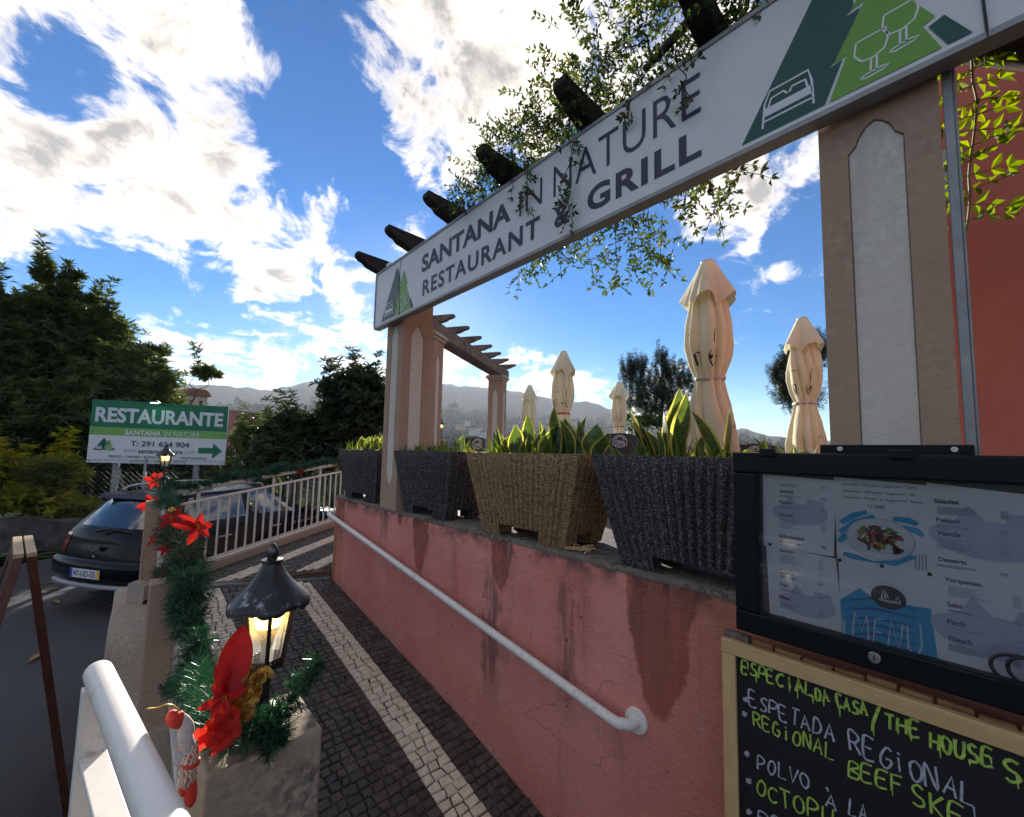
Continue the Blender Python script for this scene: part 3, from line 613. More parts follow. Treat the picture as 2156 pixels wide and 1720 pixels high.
# far land: polar sheet round the eye, valley then ridges (skyline read off as picture positions)
_sky = [(-700, 830), (0, 812), (380, 808), (450, 811), (520, 816), (570, 822), (640, 806), (720, 800), (800, 796), (880, 800), (960, 812), (1030, 816), (1070, 822), (1081, 825), (1098, 824), (1124, 833), (1136, 832), (1158, 839), (1207, 849), (1222, 845), (1232, 843), (1247, 848), (1286, 861), (1340, 874), (1440, 893), (1520, 908), (1548, 905), (1567, 902), (1590, 909), (1622, 919), (1668, 921), (1800, 930), (2400, 940)]
_az = []; _el = []
for px, py in _sky:
    r = ray(px, py); _az.append(degrees(atan2(r.x, r.y))); _el.append(r.z/hypot(r.x, r.y))
def terrain_z(az, r):
    "az in degrees"
    e = float(np.interp(az, _az, _el)); ridge = 3400*e
    k = 1 if az < 30 else max(.25, 1-(az-30)/60)
    n = sin(az*.31+r*.006)*.5+sin(az*.83+1.3+r*.0023)*.35+sin(az*1.9+.4-r*.0051)*.2
    pts_r = [0, 16, 26, 60, 140, 300, 520, 800, 1150, 1600, 2300, 3000, 3400, 4600, 9000]
    pts_z = [-2.6, -2.6, -3.4, -9, -16, -18, -8+6*n, 22*k+9*n, 52*k+14*n, 70*k+20*n+.15*ridge, .45*ridge+30*n, .85*ridge+18*n, ridge, ridge*.7, ridge*.4]
    return float(np.interp(r, pts_r, pts_z))
def make_terrain():
    rs = [0.1, 8, 16, 26, 40, 60, 90, 140, 210, 300, 400, 520, 650, 800, 960, 1150, 1360, 1600, 1900, 2300, 2700, 3000, 3200, 3400, 3650, 4000, 4600]
    azs = np.r_[np.arange(-180, -30, 6), np.arange(-30, 110, .6), np.arange(110, 180, 6)]
    rng = np.random.default_rng(3); v = []; f = []
    for r in rs:
        for a in azs:
            z = terrain_z(a, r)
            if r > 500: z += rng.normal()*r*.0005
            if r > 2500: z += 4*sin(a*2.1)+3*sin(a*3.3+2)
            v.append((r*sin(radians(a)), r*cos(radians(a)), z))
    n = len(azs)
    for i in range(len(rs)-1):
        for j in range(n): f.append((i*n+j, i*n+(j+1) % n, (i+1)*n+(j+1) % n, (i+1)*n+j)[::-1])
    structure(obj('hills', mesh_np('hills', v, f, G['hillside'], None, True)))
make_terrain()

# roadway (asphalt): everything between the ramp and the stone wall across the road
m = MB(); rp = [(-30, -14), (1.6, -14), (1.6, 4.0)]; 
P = [Vector((-40, -16, ROADZ)), Vector((3, -16, ROADZ)), Vector((3, 4, ROADZ)), along(16, .2, ROADZ), along(16, 6.4, ROADZ), along(-34, 6.4, ROADZ)]
m.add(P, [tuple(range(len(P)))]); structure(m.build('road', G['asphalt']))

# ramp bed with its paving stones
def make_walk():
    m = MB(); ys = [0.2+.2*i for i in range(25)]; n = 12
    P = []
    for k in range(26):
        row = []
        for i in range(n+1):
            x = .26+(1.62-.26)*i/n; t = k/25; y1 = GR0.y+(x-GR0.x)*(GR1.y-GR0.y)/(GR1.x-GR0.x)
            y = .2+(y1-.2)*t; row.append((x, y, ramp_z(y)-.010))
        P.append(row)
    m.grid(P, flip=True)
    Q = []
    for k in range(21):
        row = []
        for i in range(7):
            d = -1.30+1.36*i/6; p = along(0, d); gd = (GR1-GR0); nn = Vector((-gd.y, gd.x, 0)); s0 = max((GR0-p).dot(nn)/CD.dot(nn), -.45); s = s0+(4.8-s0)*k/20
            row.append(tuple(along(s, d, upper_z(s)-.010)))
        Q.append(row)
    m.grid(Q)
    # retaining side of the ramp towards the road
    for k in range(24):
        y0 = .2+.2*k; y1 = y0+.2
        m.add([(.26, y0, ROADZ-.1), (.26, y1, ROADZ-.1), (.26, y1, ramp_z(y1)-.012), (.26, y0, ramp_z(y0)-.012)], [(0, 1, 2, 3)], 1)
    walk = structure(m.build('ramp', [G['sand_joint'], G['kerb_concrete']]))
    rng = random.Random(11)
    stones = []      # (corners, light?)
    def field(u0, u1, v0, v1, su, sv, light, T, keep):
        "jittered courses of setts over a u,v rectangle; T maps to x,y"
        nu = max(1, round((u1-u0)/su)); nv = max(1, round((v1-v0)/sv))
        for j in range(nv):
            off = rng.uniform(-.5, .5)
            cuts = sorted([u0+(u1-u0)*(i+rng.uniform(-.22, .22)+(.0))/nu for i in range(1, nu)])
            cuts = [u0]+cuts+[u1]
            cuts2 = [u0]+[c+rng.uniform(-.008, .008) for c in cuts[1:-1]]+[u1]
            for i in range(len(cuts)-1):
                va = v0+(v1-v0)*j/nv; vb = v0+(v1-v0)*(j+1)/nv; g = rng.uniform(.0025, .0055)
                jt = lambda: rng.uniform(-.0055, .0055)
                c = [(cuts[i]+g, va+g+jt()), (cuts[i+1]-g, va+g+jt()), (cuts2[i+1]-g+jt()*.6, vb-g+jt()), (cuts2[i]+g+jt()*.6, vb-g+jt())]
                q = [T(*p) for p in c]
                if keep(sum(p[0] for p in q)/4, sum(p[1] for p in q)/4): stones.append((q, light))
    idt = lambda u, v: (u, v)
    low = lambda x, y: before_drain(x, y+.09)
    for a, b, l in [(.28, .50, 0), (.50, .69, 1), (.69, 1.20, 0), (1.20, 1.39, 1), (1.39, 1.598, 0)]:
        field(a, b, 1.15, 5.0, .056, .052, l, idt, low)
    U = lambda u, v: (lambda p: (p.x, p.y))(along(u, v))
    up = lambda x, y: (not before_drain(x, y-.09)) and x > .3
    for a, b, l in [(-1.22, -1.04, 0), (-1.04, -.86, 1), (-.86, -.51, 0), (-.51, -.33, 1), (-.33, -.02, 0)]:
        # courses run along the walk
        field(-.9, 4.6, a, b, .062, .052, l, U, up)
    def stone_geo(q, light):
        cx = sum(p[0] for p in q)/4; cy = sum(p[1] for p in q)/4; z = floor_z(cx, cy); tx, ty = rng.uniform(-.03, .03), rng.uniform(-.03, .03); dz = rng.uniform(-.002, .003)
        eps = .004; V = []
        for p in q: V.append((p[0], p[1], floor_z(*p)-.014))
        for p in q: V.append((p[0], p[1], floor_z(*p)-.0045+dz+(p[0]-cx)*tx+(p[1]-cy)*ty))
        for p in q:
            k = .84; x, y = cx+(p[0]-cx)*k, cy+(p[1]-cy)*k
            V.append((x, y, floor_z(x, y)+dz+(x-cx)*tx+(y-cy)*ty))
        F = [(i, (i+1) % 4, 4+(i+1) % 4, 4+i) for i in range(4)]+[(4+i, 4+(i+1) % 4, 8+(i+1) % 4, 8+i) for i in range(4)]+[(8, 9, 10, 11)]
        a = (q[1][0]-q[0][0])*(q[2][1]-q[0][1])-(q[1][1]-q[0][1])*(q[2][0]-q[0][0])
        if a < 0: F = [t[::-1] for t in F]
        return V, F
    scored = []
    for q, l in stones:
        cx = sum(p[0] for p in q)/4; cy = sum(p[1] for p in q)/4; x, y, d = proj((cx, cy, floor_z(cx, cy)))
        vis = d > 0 and 690 < x < 2100 and y < 1730 or (d > 0 and x <= 690 and 440 < x and 1190 < y < 1420)
        hid = x > 1147 and False
        scored.append(((1/d**2 if vis else 0), q, l))
    scored.sort(key=lambda t: -t[0])
    rest = {0: MB(), 1: MB()}
    for k, (sc, q, l) in enumerate(scored):
        V, F = stone_geo(q, l)
        if k < 290:
            mm = MB(); mm.add(V, F); mm.build('paving_stone', G['limestone' if l else 'basalt'], walk)
        else: rest[l].add(V, F)
    mm = MB(); mm.add(rest[0].v, rest[0].f, 0); mm.add(rest[1].v, rest[1].f, 1)
    o = mm.build('small_paving_stones', [G['basalt'], G['limestone']], walk); o['kind'] = 'stuff'
    # drain grate
    dr = thing('drain_grate', 'narrow metal drain grate crossing the paved walk', 'drain grate', (GR0+GR1)/2+Vector((0, 0, -1.3)))
    d = (GR1-GR0).normalized(); nn = Vector((-d.y, d.x, 0)); L = (GR1-GR0).length
    mm = MB(); z = -1.283
    for s in (-1, 1): mm.bar(GR0+nn*.055*s+Vector((0, 0, ramp_z(GR0.y)+.002)), GR1+nn*.055*s+Vector((0, 0, ramp_z(GR1.y)+.002)), .012, .02)
    mm.build('grate_frame', G['galvanised'], dr)
    mm = MB()
    for i in range(64):
        p = GR0.lerp(GR1, (i+.5)/64); p.z = ramp_z(p.y)+.001; mm.bar(p-nn*.05, p+nn*.05, .009, .012)
    mm.build('grate_bars', G['galvanised'], dr)
make_walk()

# concrete shelf along the outer side of the ramp, kerb under the far fence
m = MB(); V = []
ys = [2.84, 2.95, 3.35, 3.9, 4.6, 5.2, 5.55]
L = []; 
for y in ys:
    zt = -1.45+.03*(y-3.4)
    xl = -.035+.01*sin(y*5)
    L.append([(xl-.02, y, ROADZ-.05), (xl, y, zt-.03), (xl+.02, y, zt), (.12, y, zt+.004), (.262, y, zt+.004)])
m.grid(L); m.add([L[-1][0], L[-1][1], L[-1][2], L[-1][3], L[-1][4], (.262, 5.55, ROADZ-.05)], [(0, 1, 2, 3, 4, 5)])
m.add([L[0][0], L[0][1], L[0][2], L[0][3], L[0][4], (.262, ys[0], ROADZ-.05)], [(5, 4, 3, 2, 1, 0)])
structure(m.build('concrete_shelf', G['kerb_concrete'], None, True, 50))
m = MB(); 
Pq = []
for k in range(13):
    s = -.62+4.6*k/12; z = upper_z(s)
    Pq.append([along(s, .16, ROADZ-.05), along(s, .16, z+.075), along(s, .12, z+.095), along(s, 0.0, z+.095), along(s, -.035, z+.075), along(s, -.035, z-.05)])
m.grid(Pq, flip=True); m.add(Pq[0], [(0, 1, 2, 3, 4, 5)])
structure(m.build('kerb', G['kerb_concrete'], None, True, 40))

# terrace: floor slab behind the wall
m = MB(); T = [(WX+.15, -6), (16, -6), (16, 9)]
P = [Vector((WX+.10, -6, WTOP-.006)), Vector((16, -6, WTOP-.006)), along(15, -1.25, WTOP-.006), along(1.0, -1.25, WTOP-.006), Vector((WX+.1, 4.40, WTOP-.006))]
m.add(P, [tuple(range(5))]); m.add([P[1], P[2], P[2]+Vector((0, 0, -8)), P[1]+Vector((0, 0, -8))], [(0, 1, 2, 3)])
structure(m.build('terrace_floor', G['terrace_paving']))

# ------------------------------------------------------------------ pink terrace wall with coping and handrail
w = thing('terrace_wall', 'stained pink rendered retaining wall with the white handrail, below the planters', 'wall', (WX, 2, -2))
m = MB()
Yg = np.linspace(-1.6, 4.42, 60)
m.box(WX, WX+.18, -1.6, 4.42, ROADZ-.2, WTOP-.016)
q0 = Vector((WX, 4.42, 0)); sE = 6.0; q1 = q0+CD*sE
m.add([q0+Vector((0, 0, ROADZ-.2)), q1+Vector((0, 0, ROADZ-.2)), q1+Vector((0, 0, WTOP-.016)), q0+Vector((0, 0, WTOP-.016))], [(0, 3, 2, 1)])
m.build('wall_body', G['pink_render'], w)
m = MB(); rr = random.Random(4); n = 70; P = []
for i in range(n+1):
    y = -1.6+(4.43+1.6)*i/n; j = rr.uniform(-.006, .006)
    P.append([(WX-.004+j*.3, y, WTOP-.018+j*.5), (WX-.006+j*.7, y, WTOP-.008+j*.3), (WX+.004+j*.6, y, WTOP+j*.15), (WX+.22, y, WTOP), (WX+.22, y, WTOP-.018)])
m.grid(P); m.add(P[-1], [(0, 1, 2, 3, 4)]); m.add([q0+Vector((-.01, .012, WTOP)), q0+Vector((.25, 0, WTOP)), q1+CN*-.25+Vector((0, 0, WTOP)), q1+CN*.012+Vector((0, 0, WTOP))], [(0, 1, 2, 3)])
m.build('coping', G['coping_concrete'], w, True, 40)

hr = thing('handrail', 'white tubular handrail sloping along the pink wall', 'handrail', (WX-.08, 2.5, -1.2))
HX = WX-.075
a = onX(694, 1084, HX); b = onX(1285, 1512, HX); 
pts = [Vector((WX+.02, a.y+.06, a.z+.01)), Vector((HX+.03, a.y+.05, a.z+.012)), Vector((HX, a.y, a.z)), b]
b2 = b+(b-a).normalized()*.05; pts = [pts[0], pts[1], pts[2]]+[a.lerp(b, t) for t in (.1, .3, .5, .7, .9)]+[b, b2+Vector((.012, 0, .004)), b2+Vector((.035, -.022, .0)), b2+Vector((.08, -.028, .004))]
MB().tube(catmull(pts, 6), .0215, 14).build('rail', G['rail_white'], hr, True, 60)
fl = b2+Vector((.0, -.028, .004)); fl.x = WX
MB().lathe([(0, .012), (.046, .012), (.05, .008), (.05, 0.)], 20, fl, (-1, 0, 0)).build('flange', G['rail_white'], hr, True, 40)
for (x, y) in ((628, 0),):
    pass
for t in (.10, .44):
    p = a.lerp(b, t); mb = MB(); mb.tube([p+Vector((0, 0, -.015)), p+Vector((.02, 0, -.05)), p+Vector((.075, 0, -.055))], .008, 8); mb.lathe([(0, .006), (.026, .006), (.026, 0)], 14, Vector((WX, p.y, p.z-.055)), (-1, 0, 0))
    mb.build('bracket', G['rail_white'], hr, True, 40)

# ------------------------------------------------------------------ columns
def ogee(w, h0, h1, top=True, bot=True, k=10):
    "outline of the cream inset: straight sides, pointed ogee ends (half width w)"
    P = []
    tip = lambda z0, s: [(w, z0), (w, z0+s*.035), (w*.72, z0+s*.055), (w*.55, z0+s*.085), (w*.30, z0+s*.105), (0, z0+s*.118), (-w*.30, z0+s*.105), (-w*.55, z0+s*.085), (-w*.72, z0+s*.055), (-w, z0+s*.035), (-w, z0)]
    up = tip(h1-.118, 1) if top else [(w, h1), (-w, h1)]
    dn = tip(h0+.118, -1) if bot else [(w, h0), (-w, h0)]
    return dn[::-1]+up if True else P
def column(label, c, ax, s, z0, z1, faces, pw=.36, cap=True, ph=None, name='pergola_column'):
    "square shaft of side s centred on c; ax = direction of one side; recessed ogee panels on listed faces"
    c = Vector(c); a = Vector(ax).normalized(); b = Vector((-a.y, a.x, 0)); h = s/2
    t = thing(name, label, 'column', (c.x, c.y, z0), 'cream-panelled pergola columns')
    d = .012; core = MB(); core.obox(c+Vector((0, 0, (z0+z1)/2)), a*(h-d), b*(h-d), Vector((0, 0, (z1-z0)/2))); core.build('core', G['column_cream'], t)
    sh = MB(); dirs = [(a, b), (b, -a), (-a, -b), (-b, a)]
    for i, (nrm, tg) in enumerate(dirs):
        hh = h if i % 2 == 0 else h-d-.0002; rect = [(-hh, z0), (hh, z0), (hh, z1), (-hh, z1)]
        o = c+nrm*h
        if i in faces:
            p0, p1 = ph or (z0+.10, z1-.17)
            out = [rect, ogee(s*pw*.5+.02*0, p0, p1)]
            v, f = plate_geo(out, d/2)
            sh.add([c+nrm*(h-d/2+p[2])+tg*p[0]+Vector((0, 0, p[1])) for p in v], f)
        else:
            sh.obox(c+nrm*(h-d/2)+Vector((0, 0, (z0+z1)/2)), nrm*(d/2), tg*(hh-.0005), Vector((0, 0, (z1-z0)/2)))
    sh.build('shaft', G['column_tan'], t)
    for i in faces:
        nrm, tg = dirs[i]; p0, p1 = ph or (z0+.10, z1-.17); mb = MB(); v, f = plate_geo([ogee(s*pw*.5-.003, p0+.004, p1-.004)], .003)
        mb.add([c+nrm*(h-d+.004+p[2])+tg*p[0]+Vector((0, 0, p[1])) for p in v], f); mb.build('panel', G['column_cream'], t)
    if cap:
        cb = MB()
        for dz, e, th in ((0, .020, .035), (.035, .045, .03), (.065, .030, .022)):
            cb.obox(c+Vector((0, 0, z1+dz+th/2)), a*(h+e), b*(h+e), Vector((0, 0, th/2-.0005)))
        cb.build('capital', G['column_cap'], t, bevel=.006)
    return t
column('tall column on the pink wall under the left end of the white banner', (WX+.1425, 3.2475, 0), (1, 0, 0), .285, WTOP, 1.42, (2, 3), .42, True, (-.30, 1.07))
column('broad column close by, beside the red building and above the menu case', (WX+.14, .125, 0), (1, 0, 0), .276, WTOP, 1.42, (2, 3), .47, True, (-.32, 1.045))
PC2, PC3 = Vector((2.50, 4.02, 0)), Vector((4.72, 5.49, 0))
PC2 = atd(900, 800, 4.80); PC2.z = 0; PC3 = atd(1048, 800, 7.25); PC3.z = 0
PD = (PC3-PC2).normalized(); PN = Vector((-PD.y, PD.x, 0))
column('middle pergola column half hidden behind the front column', PC2, PD, .26, WTOP, 1.27, (1, 2, 3), .36)
column('far free-standing pergola column holding the end of the grey beams', PC3, PD, .26, WTOP, 1.27, (1, 2, 3), .36)

# ------------------------------------------------------------------ pergolas
def rafter_profile(L, h, tail=.16):
    "side view of a rafter with a scooped tail at x=0"
    return [(0, h), (0, h*.72), (.03, h*.50), (.07, h*.42), (.10, h*.20), (tail, 0), (L, 0), (L, h)]
pg = thing('pergola', 'weathered grey timber pergola on the two rear columns', 'pergola', (PC2.x, PC2.y, 1.35))
zb = 1.358
for s in (-1, 1):
    p, q = PC2-PD*.5+PN*.085*s, PC3+PD*.32+PN*.085*s
    m = MB()
    k = [p.lerp(q, t) for t in (0, .36, .62, .82, 1)]
    m.obox((p+q)/2+Vector((0, 0, zb+.075)), (q-p)/2, PN*.028, Vector((0, 0, .075)))
    m.build('beam', G['pergola_wood'], pg, bevel=.004)
nr = 8
for i in range(nr):
    t = -.40+i*.455; c = PC2+PD*t+Vector((0, 0, zb+.151)); L = .58
    MB().prism(rafter_profile(L, .085)[:6]+[(L-.16, 0), (L-.1, .017), (L-.07, .036), (L-.03, .042), (L, .061), (L, .085)], c-PN*L/2-PD*.032, PN, (0, 0, 1), PD*.064).build('rafter', G['pergola_wood'], pg, bevel=.004)
fp = thing('pergola', 'dark vine-covered timber pergola above the white banner', 'pergola', (WX+.1, 1.6, 1.5))
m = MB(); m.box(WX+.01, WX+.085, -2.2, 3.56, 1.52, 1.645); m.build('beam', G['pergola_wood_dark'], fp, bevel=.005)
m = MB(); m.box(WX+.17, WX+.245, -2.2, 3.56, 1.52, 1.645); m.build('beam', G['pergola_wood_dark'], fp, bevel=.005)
ry = [onX(x, y, 1.36).y for x, y in [(749, 550), (813, 500), (895, 431), (1009, 333), (1176, 197)]]
for i in range(8):
    y = ry[i] if i < 5 else ry[4]-.60*(i-4)
    L = .80; h = .125
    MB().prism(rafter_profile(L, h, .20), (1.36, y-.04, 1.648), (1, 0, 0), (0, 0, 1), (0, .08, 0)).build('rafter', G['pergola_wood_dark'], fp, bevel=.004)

# ------------------------------------------------------------------ banner
BX = 1.535; K = BX/1.6
def bz(z): return z*K
bn = thing('banner_sign', 'long white restaurant banner with navy lettering and green tree logos', 'sign', (BX, 1.6, bz(1.134)))
Y0, Y1 = 3.68*K, -1.9; zb0, zb1 = bz(1.134), bz(1.664)
MB().box(BX, BX+.05, Y1, Y0, zb0, zb1).build('panel', G['sign_white'], bn)
m = MB()
for (ya, yb, za, zc) in ((Y1, Y0, zb0-.006, zb0+.012), (Y1, Y0, zb1-.012, zb1+.006), (Y0-.012, Y0+.006, zb0+.0125, zb1-.0125)):
    m.box(BX-.006, BX+.054, ya, yb, za, zc)
m.build('edge_trim', G['galvanised'], bn)
TX = Vector((BX-.0015, 0, 0)); TA = Vector((0, -1, 0)); TB = Vector((0, 0, 1))
def btext(body, ya, yb, za, zc, bold, shear=0, sp=1.0, mat='letter_navy', name='lettering'):
    mb = MB(); put_text(mb, body, TX, TA, TB, (-ya*K, -yb*K, bz(za), bz(zc)), bold, shear, spacing=sp); return mb.build(name, G[mat], bn)
btext('SANTANA', 2.833, 1.782, 1.412, 1.556, .034, .0)
btext('I', 1.706, 1.690, 1.405, 1.56, -.006); btext('N', 1.650, 1.520, 1.405, 1.56, -.006); btext('NATURE', 1.435, .640, 1.395, 1.572, -.004, 0, 1.06)
btext('RESTAURANT', 2.805, 1.535, 1.215, 1.342, .028, 0, 1.18); btext('&', 1.425, 1.315, 1.212, 1.335, .03); btext('GRILL', 1.205, .640, 1.205, 1.335, .034, 0, 1.15)
def logo(parent, o, a, b, W, H, eps, lw=.012):
    "two-tone fir tree logo with a bed and two glasses, drawn in a W x H box"
    o = Vector(o); n = a.cross(b)
    def P(pts): return [(x*W, y*H) for x, y in pts]
    mb = MB(); put_plate(mb, [P([(0, 0), (.46, 1), (.56, .77), (.575, .60), (.535, .56), (.60, .57), (.50, .30), (.455, .25), (.515, .265), (.43, 0)])], o, a, b); mb.build('logo_dark_tree', G['logo_dark_green'], parent)
    mb = MB(); put_plate(mb, [P([(.45, 0), (.535, .28), (.475, .265), (.62, .60), (.56, .585), (.68, .84), (.80, .50), (.745, .53), (.87, .22), (.825, .20), (.885, .0)])], o+n*eps*.6, a, b); mb.build('logo_light_tree', G['logo_green'], parent)
    mb = MB(); put_plate(mb, [P([(.905, 0), (.845, .175), (.90, .20), (.985, .0)])], o+n*eps*.3, a, b); mb.build('logo_dark_corner', G['logo_dark_green'], parent)
    mb = MB(); q = o+n*eps; l = lw*W
    for s in ([(.12, .05), (.135, .235), (.165, .325), (.36, .325), (.375, .235), (.38, .05)], [(.13, .10), (.378, .10)], [(.155, .20), (.17, .26), (.235, .27), (.255, .235)], [(.265, .235), (.28, .27), (.345, .265), (.355, .20)]):
        mb.ribbon(P(s), l, q, a, b)
    mb.add([q+a*x*W+b*y*H for x, y in [(.135, .135), (.375, .135), (.375, .20), (.135, .20)]], [(0, 1, 2, 3)])
    mb.build('logo_bed', G['letter_white'], parent)
    mb = MB()
    for dx, dy in ((0, 0), (.115, .085)):
        s = [(.575+dx, .325+dy), (.565+dx, .235+dy), (.595+dx, .175+dy), (.64+dx, .165+dy), (.685+dx, .19+dy), (.70+dx, .245+dy), (.695+dx, .325+dy), (.575+dx, .325+dy)]
        mb.ribbon(P(s), l*.8, q, a, b); mb.ribbon(P([(.632+dx, .165+dy), (.628+dx, .07+dy)]), l*.8, q, a, b); mb.ribbon(P([(.655+dx, .165+dy), (.652+dx, .07+dy)]), l*.8, q, a, b)
        mb.ribbon(P([(.585+dx, .055+dy), (.61+dx, .07+dy), (.67+dx, .075+dy), (.70+dx, .065+dy), (.675+dx, .05+dy), (.61+dx, .042+dy), (.585+dx, .055+dy)]), l*.7, q, a, b)
    mb.build('logo_glasses', G['letter_white'], parent)
logo(bn, Vector((BX-.0015, 3.532*K, bz(1.165))), TA, TB, .60*K, .44*K, .0015)
logo(bn, Vector((BX-.0015, .493*K, bz(1.165))), TA, TB, .585*K, .47*K, .0015)
m = MB(); m.tube([(BX-.004, -.098*K, bz(1.66)), (BX-.006, -.10*K, bz(1.4)), (BX-.004, -.108*K, bz(1.13))], .003, 6); m.build('cable', G['pin_black'], bn)
m = MB(); m.tube([(BX-.004, 3.19*K, zb1), (BX-.005, 3.21*K, bz(1.45)), (BX-.004, 3.17*K, zb0)], .0018, 5); m.build('cable', G['pin_black'], bn)
m = MB(); m.lathe([(0, .05), (.018, .047), (.03, .035), (.036, .015), (.036, 0)], 18, (BX+.03, 3.46*K, zb1+.004)); lamp = m.build('camera_dome', G['white_paint'], bn, True, 50)
# ------------------------------------------------------------------ planters
def planter(label, yc, L, mat, D=.44, H=.485, nrib=None):
    c = Vector((WX-.005+D/2, yc, WTOP+.002)); t = thing('planter', label, 'planter', tuple(c), 'fluted stone planters on the wall')
    hl, hd = L/2, D/2; levels = [0, .066, .09, .17, .26, .36, .44, .468, .485]
    def outline(z):
        k = z/.485; a = hl-.135*(1-k); b = hd-.055*(1-k); return a, b
    nl, nd_ = 150, 76; P = []
    per = []
    for i in range(nl): per.append((-1+2*i/nl, -1, 'f', i/nl))
    for i in range(nd_): per.append((1, -1+2*i/nd_, 's', i/nd_))
    for i in range(nl): per.append((1-2*i/nl, 1, 'f', i/nl))
    for i in range(nd_): per.append((-1, 1-2*i/nd_, 's', i/nd_))
    n = len(per); rows = []
    rngp = random.Random(int(yc*100)); ph = rngp.uniform(0, 6)
    for z in levels:
        a, b = outline(z); row = []
        amp = .018 if z < .46 else .005
        for (u, v, kind, q) in per:
            r = .93
            uu, vv = u, v
            # rounded corners
            if abs(u) > r and abs(v) > r:
                pass
            x, y = uu*a, vv*b
            nr_ = (19 if kind == 'f' else 10)
            w = abs(sin(q*pi*nr_))**.55-.5
            e = min(q, 1-q); w *= min(1, e*14+.15)
            off = amp*2*w
            cr = .03*max(0, 1-min(e*(2*a if kind == 'f' else 2*b), .03)/.03)**2*.55
            if kind == 'f': y += math.copysign(off-cr, v)
            else: x += math.copysign(off-cr, u)
            row.append((c.x+y, c.y-x, c.z+z+.004*rngp.uniform(-1, 1)*(z > .47)))
        rows.append(row)
    m = MB(); v = [p for r in rows for p in r]; f = []
    for i in range(len(rows)-1):
        for j in range(n):
            u, vv, kind, q = per[j]
            if i < 1 and ((kind == 'f' and .24 < q < .76) or (kind == 's' and .3 < q < .7)): continue
            f.append((i*n+j, (i+1)*n+j, (i+1)*n+(j+1) % n, i*n+(j+1) % n))
    m.add(v, f)
    # floor of the trough over the feet gap, rim and inner lip
    base = rows[1]; m.add([(p[0], p[1], p[2]+.001) for p in base], [tuple(range(n))])
    a, b = outline(.485); inner = [(c.x+vv*(b-.035), c.y-u*(a-.035), c.z+.487) for (u, vv, k, q) in per]; low = [(p[0], p[1], c.z+.43) for p in inner]
    k0 = len(m.v); m.v += [tuple(p) for p in inner]+[tuple(p) for p in low]; top0 = (len(rows)-1)*n
    for j in range(n):
        j2 = (j+1) % n; m.f.append((top0+j, k0+j, k0+j2, top0+j2)); m.f.append((k0+j, k0+n+j, k0+n+j2, k0+j2)); m.mi += [0, 0]
    m.build('trough', G[mat], t, True, 55)
    # inner faces of the feet
    a, b = outline(.03)
    for sx in (-1, 1):
        for sy in (-1, 1):
            ft = MB(); ft.box(c.x+sy*b-(.0 if sy < 0 else .11)+.012*(-sy), c.x+sy*b+(.11 if sy < 0 else 0)+.012*(-sy), c.y+sx*(a-.012)-(.24*L*.35+.035 if sx > 0 else 0), c.y+sx*(a-.012)+(0 if sx > 0 else .24*L*.35+.035), c.z, c.z+.069); ft.build('foot', G[mat], t)
    s = MB(); s.add([(p[0], p[1], c.z+.445) for p in inner], [tuple(range(n))]); s.build('soil', G['soil'], t)
    return t
planter('charcoal fluted planter at the far end of the wall, left of the column', 3.93, .90, 'aggregate_dark')
planter('charcoal fluted planter directly right of the front column', 2.735, .80, 'aggregate_dark')
planter('sandy brown fluted planter between two charcoal planters', 1.70, .885, 'aggregate_tan')
planter('large charcoal fluted planter nearest the glass menu case', .715, .89, 'aggregate_dark')

# ------------------------------------------------------------------ snake plants
def snake_leaf(m, p, L, W, lean, az, twist, seed, tip=True):
    r = random.Random(seed); p = Vector(p); n = 9
    d0 = Vector((cos(az), sin(az), 0)); sdir = Vector((-sin(az+twist), cos(az+twist), 0)); fwd = Vector((cos(az+twist), sin(az+twist), 0))
    cols = [-1, -.80, 0, .80, 1]; G_ = []
    for i in range(n+1):
        t = i/n; c = p+Vector((0, 0, L*t*(1-.12*lean)))+d0*(lean*L*(t**1.7)*.55)
        w = W*(.42+.95*sin(min(1, t*1.15+.12)*pi*.62)**1.2)*(1-max(0, (t-.55)/.45)**1.9)
        if t >= .999: w = .0008 if tip else W*.5
        wob = .10*W*sin(t*7+seed)
        G_.append([c+sdir*(w*.5*q+wob)+fwd*(.26*w*(1-abs(q))-.1*w) for q in cols])
    k = len(m.v); b = 5; m.v += [tuple(q) for row in G_ for q in row]
    for i in range(n):
        for j in range(4):
            m.f.append((k+i*b+j, k+i*b+j+1, k+(i+1)*b+j+1, k+(i+1)*b+j)); m.mi.append(1 if j in (0, 3) else 0)
